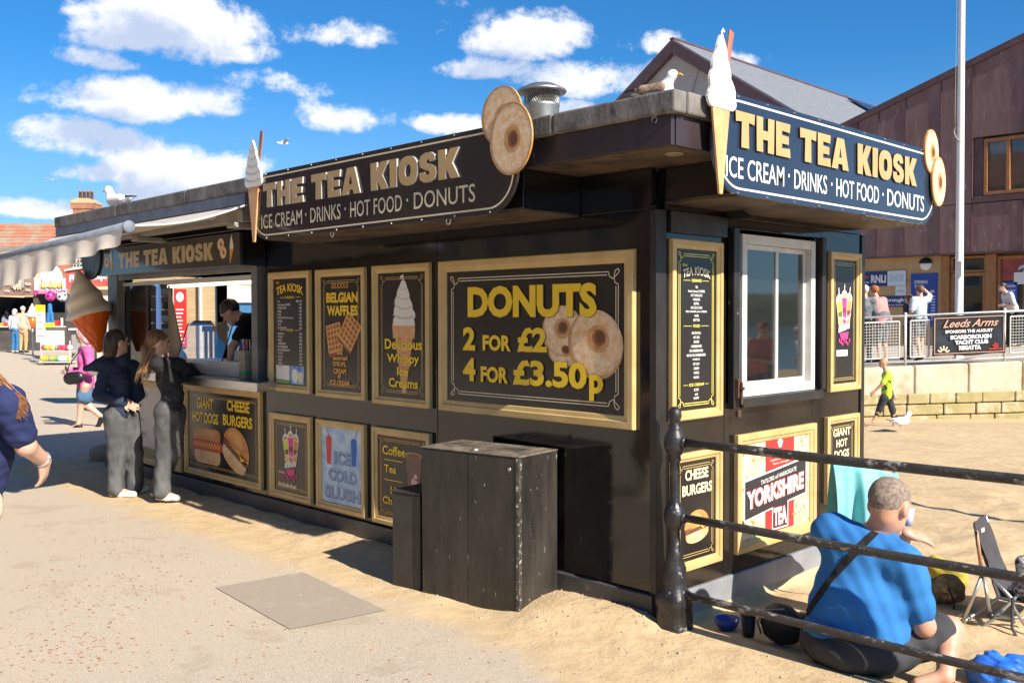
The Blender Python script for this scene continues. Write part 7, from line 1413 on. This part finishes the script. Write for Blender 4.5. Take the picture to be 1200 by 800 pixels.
stall('stall under a lilac arched sign with a yellow strip and pink band', 42.5, 79, 325, 343, (.60, 309, .33), (LIL, LIL, mat('magenta_band', (.55, .03, .25), .5), WUP), [('ICE CREAM', .24, .95, .38, .36, YEL), ('DOUGHNUTS', .18, .93, .02, .20, PNK2)], BL2)
t = facing('seafront_stall', 'stall under a red fascia with white capitals beside the giant cone', 'stall', 30, 0, 0, 'seafront stalls in a row'); V = Vista(30)
a, b = V.x(80), V.x(150); c, d = V.y(338), V.y(316); MB().prism([(a, V.y(337)), (b, V.y(333)), (b, V.y(306)), (a, V.y(317))], 0, .12).build('sign_board', mat('red_fascia', (.45, .06, .05), .5, col2=(.52, .12, .10), nscale=3), t); MB().prism([(a, V.y(317)), (b, V.y(306)), (b, V.y(304)), (a, V.y(315))], -.1, .2).build('fascia_trim', WUP, t)
txt(t, 'Fish & Chips Grill', a + .12, V.y(332), b - .1, V.y(321), WHT, .13, bold=.04, slope=.14)
MB().box(a, b + 3, .2, c, -3, -2.9).build('back_wall', MATS['stall_dark'], t); MB().box(V.x(104), V.x(109), .2, c, 0, .1).build('menu_strip', RED, t); MB().box(V.x(110), V.x(130), .2, c, -.3, -.2).build('cream_panel', mat('cream_panel', (.55, .48, .38), .6), t)
for k in range(9): MB().box(V.x(105), V.x(108), c - .3 - k * .22, c - .2 - k * .22, .101, .11).build('menu_entry', WHT if k % 2 else BLKF, t)
MB().box(V.x(82), V.x(104), .3, 1.35, -.6, -.1).build('counter_front', GREY2, t); MB().box(V.x(81), V.x(104.5), 1.36, 1.42, -.7, .05).build('counter_top', WUP, t)
# loose things by the stalls
V = Vista(30)
def ball(label, px, py, m1, m2):
    p = on_d(px, py, 30); t = thing('football', label, 'football', p, group='footballs hanging from the stall'); r = .155
    o = MB().ball((0, 0, 0), r, 18, 12).build('ball', m1, t, smooth=True)
    for (u, v) in ((0, 0), (1.1, .35), (-1.1, .3), (.5, -.95), (-.6, -.9), (0, 1.15), (2.4, 0), (-2.4, .2)):
        d = (-FW * math.cos(v) * math.cos(u) + RT * math.cos(v) * math.sin(u) + Z_ * math.sin(v)); MB().prism(ell(0, 0, .045, .045, 5), .0, .003, Matrix.Translation(d * (r - .004)) @ d.to_track_quat('Z', 'Y').to_matrix().to_4x4()).build('pentagon', m2, t)
    MB().tube([(0, 0, r), (0, 0, r + .35)], .006, 4).build('net_cord', BLKF, t)
ball('shocking pink football hanging in a net beside the giant cone', 59, 347, mat('pink_ball', (.70, .03, .28), .35), BLKF); ball('white football with black patches hanging next to the pink one', 72.5, 347.5, mat('white_ball', (.66, .68, .72), .35), BLKF)
t = thing('banner_stand', 'tall white sign with a yellow heading on a pole and flat base', 'sign', vis(33, (48 - 600) / 1123.84 * 33, gnd(33, -16.2)), (math.pi / 2, 0, YAW)); MB().box(-.16, .16, .50, 1.78, 0, .03).build('panel', WUP, t, bevel=.004); MB().box(-.16, .16, 1.55, 1.78, .031, .036).build('yellow_heading', YEL, t); MB().box(-.02, .02, .02, .50, 0, .03).build('pole', RW, t); MB().box(-.22, .22, 0, .03, -.2, .2).build('foot_plate', RW, t, bevel=.005)
for k in range(7): MB().box(-.12, .12 - rq.uniform(0, .08), 1.42 - k * .12, 1.45 - k * .12, .031, .033).build('printed_line', PNK2 if k % 2 else GREY2, t)
t = thing('model_ice_cream', 'second smaller model ice cream at the brown stall', 'ice cream model', on_d(38, 377, 34)); MB().lathe([(.03, -.25), (.16, .18)], 14).build('cone', MATS['orange_fibreglass'], t, smooth=True); MB().lathe([(.18, .16), (.21, .22), (.15, .30), (.17, .35), (.10, .44), (.11, .48), (.03, .60), (.005, .66)], 14).build('ice_cream_swirl', MATS['cream_fibreglass'], t, smooth=True); MB().tube([(0, 0, -1.2), (0, 0, -.24)], .03, 6).build('stand', RW, t)
t = facing('toy_rack', 'low wire rack of bright beach toys beneath the football stall', 'rack', 29.5, 0, gnd(29.5, -14)); V = Vista(29.5); zo = gnd(29.5, -14)
MB().box(V.x(45), V.x(81), .08, .11, -.5, 0).build('shelf', RW, t); MB().box(V.x(45), V.x(81), .42, .44, -.5, -.1).build('shelf', RW, t)
for px in (46, 80): MB().tube([(V.x(px), 0, -.1), (V.x(px), .75, -.1)], .02, 6).build('rack_leg', RW, t)
for k in range(22): MB().ball((V.x(46.5 + 1.55 * k), .20 + .34 * (k % 2), -.15), .09, 8, 6).build('toy', (RED, BL2, YEL, mat('print_green', (.18, .35, .10), .5), WHT, ORG, PINK)[rq.randrange(7)], t, smooth=True)
t = facing('price_card', 'small bright yellow card on the football stall counter', 'sign', 29.3, V.x(62), V.y(382)); MB().box(-.16, .16, 0, .13, 0, .02).build('card', YEL, t)
t = thing('hanging_clothes', 'blue toy figure dangling in front of the stall', 'toy', on_d(58.5, 362, 29.6)); blob('cloth', [('cap', (0, 0, .12), (0, 0, -.06), .06, .07), ('cap', (-.03, -.03, -.15), (-.05, -.05, -.55), .06, .05), ('cap', (.04, .04, -.15), (.06, .06, -.55), .06, .05)], fabric('toy_blue', (.04, .18, .40)), t, cell=.02)
def lp_(label, px, dep, H, yaw, **k): g_ = vis(dep, (px - 600) / 1123.84 * dep); g_.z = ground_z(g_.x, g_.y); return walker(label, 0, 0, H, yaw, at=g_, cell=.028, group='visitors by the distant stalls', **k)
lp_('elderly person in beige coat and tan trousers seen from behind', 27, 36, 1.72, YAW + math.pi / 2, top=fabric('beige_coat', (.55, .38, .27), (.60, .44, .33)), bot=fabric('tan_trousers', (.50, .33, .17)), shoe=fabric('dark_shoe', (.03, .03, .03)), hair=HG, sleeve=1, fat=1.2, hem=.08)
lp_('elderly person in a white jacket and blue trousers beside the beige coat', 17.5, 36, 1.62, YAW + math.pi * .45, top=fabric('white_jacket', (.62, .60, .58)), bot=fabric('toy_blue', (.04, .18, .40)), shoe=fabric('white_shoe', (.6, .6, .6)), hair=HG, hstyle='bob', sleeve=1, fat=1.05, hem=.05)
lp_('person in grey T-shirt and dark shorts at the left counter', 9, 39, 1.66, YAW + math.pi * .9, arms='front', top=fabric('lilac_grey', (.33, .33, .40)), bot=fabric('dark_leggings', (.05, .045, .05)), leg=.4, shoe=fabric('white_shoe', (.6, .6, .6)), hair=HD, sleeve=.4)
lp_('person in a pale top standing behind the giant cone', 124, 27, 1.7, YAW + math.pi * .3, top=fabric('pale_lime', (.55, .58, .38)), bot=fabric('tan_trousers', (.50, .33, .17)), shoe=fabric('white_shoe', (.6, .6, .6)), hair=fabric('pale_hair', (.5, .42, .36)), sleeve=.5)
# buff brick shop seen through the hatch
V = Vista(17); t = facing('brick_shop', 'buff brick shop front with shelves, seen through the serving hatch', 'shop', 17, 0, -.05)
MB().box(V.x(206), V.x(262), 0, 3.4, -.3, 0).build('brick_wall', YB, t); MB().box(V.x(262.5), V.x(330), 0, 2.05, -.3, 0).build('blue_shutter', mat('blue_shutter', (.06, .18, .35), .4), t); MB().box(V.x(262.5), V.x(330), 2.06, 2.36, -.3, .05).build('white_fascia', WUP, t); MB().box(V.x(262.5), V.x(330), 2.37, 3.4, -.3, 0).build('brick_wall', YB, t)
MB().box(V.x(128), V.x(206) - .01, 2.45, 3.4, -.3, 0).build('brick_wall', YB, t); MB().box(V.x(128), V.x(206) - .01, 0, 1.35, -.3, 0).build('stall_riser', mat('pink_riser', (.50, .20, .17), .6), t)
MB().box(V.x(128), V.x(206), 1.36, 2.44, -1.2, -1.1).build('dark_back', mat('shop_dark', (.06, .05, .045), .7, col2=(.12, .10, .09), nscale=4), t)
for k in range(4): MB().box(V.x(172), V.x(183), 1.45 + k * .24, 1.47 + k * .24, -.9, -.2).build('shelf', GREY2, t); MB().box(V.x(173), V.x(181), 1.48 + k * .24, 1.60 + k * .24, -.8, -.4).build('goods', (GREY2, mat('goods_silver', (.35, .36, .38), .4), BLKF)[k % 3], t, bevel=.02)
MB().box(V.x(182), V.x(185.5), 1.36, 2.44, -.15, -.05).build('blue_post', mat('blue_post', (.08, .16, .36), .5), t); MB().tube([(V.x(237), 0, .08), (V.x(237), 3.4, .08)], .035, 8).build('downpipe', RW, t)
o = MB().box(V.x(205.5), V.x(219.5), 1.28, 2.30, .02, .05).build('red_menu_banner', RED, t); MB().box(V.x(204.3), V.x(205.4), 1.26, 2.32, .02, .06).build('banner_edge', WUP, t)
for k in range(10): MB().box(V.x(207.5), V.x(217.5) - rq.uniform(0, .06), 1.34 + k * .065, 1.365 + k * .065, .051, .053).build('menu_entry', WHT, o)
MB().prism(ell((V.x(212.5)), 2.16, .07, .09, 14), .051, .054).build('printed_face', WHT, o)
MB().prism([(V.x(166), 2.42), (V.x(173), 2.42), (V.x(169.5), 2.2)], .05, .055).build('bunting', RED, t); MB().prism([(V.x(182), 2.44), (V.x(188), 2.44), (V.x(188), 2.36), (V.x(182), 2.36)], .05, .055).build('bunting', mat('toy_sky', (.05, .35, .7), .5), t)
# ------------------------------------------------------------------ the rest of the bay, mostly met in reflections
mb = MB(); mb.add([(17, -900, -.70), (2500, -900, -.70), (2500, 2500, -.70), (17, 2500, -.70)], [(0, 1, 2, 3)]); mb.build('sea', mat('sea_water', (.02, .06, .09), .12, col2=(.03, .08, .11), nscale=.02, bump=.5, bscale=.6, world_co=True), None, kind='structure')
def hill(u, v):
    a = -.2 + 1.9 * u; r = 330 + 190 * v; hgt = (13 + 9 * mnoise.noise(Vector((u * 5, 1, 0))) + 4 * mnoise.noise(Vector((u * 17, v * 4, 3)))) * math.sin(math.pi * min(1, v * 1.0)) ** .7; return (math.cos(a) * r, math.sin(a) * r, -1 + max(0, hgt))
mb = MB(); mb.grid(120, 14, hill); mb.build('headland', mat('headland_green', (.05, .07, .03), .95, col2=(.10, .11, .055), nscale=.05, world_co=True), None, smooth=True, kind='structure')
for i, (x0, wd, hh, m_, lb) in enumerate(((-44, 15, 9.5, RB, 'red brick terrace across the road with white sash windows'), (-28.8, 12, 11, YR, 'yellow rendered terrace between two brick ones across the road'), (-16.6, 16, 9, RB, 'low brick arcade building directly opposite the kiosk'), (-.4, 14, 12, STN, 'tall stone hotel opposite the railing'))):
    t = thing('terrace_house', lb, 'house', (x0 + wd, -21, 0), (math.pi / 2, 0, math.pi), 'buildings across the road'); MB().box(0, wd, 0, hh, -8, 0).build('wall', m_, t)
    MB().add([(0, hh, .3), (wd, hh, .3), (wd, hh + 3, -4), (0, hh + 3, -4), (wd, hh, -8), (0, hh, -8)], [(0, 1, 2, 3), (3, 2, 4, 5)]).build('roof', TILE, t)
    for fl_ in range(int(hh // 3)):
        for k in range(int(wd // 2.6)):
            x = .8 + k * 2.6; o = MB().box(x, x + 1.2, .9 + fl_ * 3, 2.5 + fl_ * 3, .0, .05).build('window', WUP, t); MB().box(x + .08, x + 1.12, .98 + fl_ * 3, 2.42 + fl_ * 3, .051, .06).build('pane', glass('town_glass', (.10, .11, .12), .8), o)
src = {o['label']: o for o in bpy.data.objects if o.parent is None and o.name.startswith('person')}
for key, x, y, rz_, lb in (('broad person in a pink', 5.2, 9.6, .8, 'stout person in a pink shirt standing on the open beach past the added lamp post'), ('person in a pale blue top', 5.9, 11.2, 2.2, 'beachgoer in a pale blue top with arm raised on the open sand'), ('person in a white striped', 4.7, 10.9, 1.2, 'person in a white striped shirt bending over on the open beach'), ('elderly person in beige', 6.9, 10.4, 2.8, 'older person in a beige coat strolling on the open beach')):
    r_ = next(o for l, o in src.items() if l.startswith(key)); dup(r_, (x, y, ground_z(x, y)), (0, 0, rz_), lb, 'people out on the open beach')
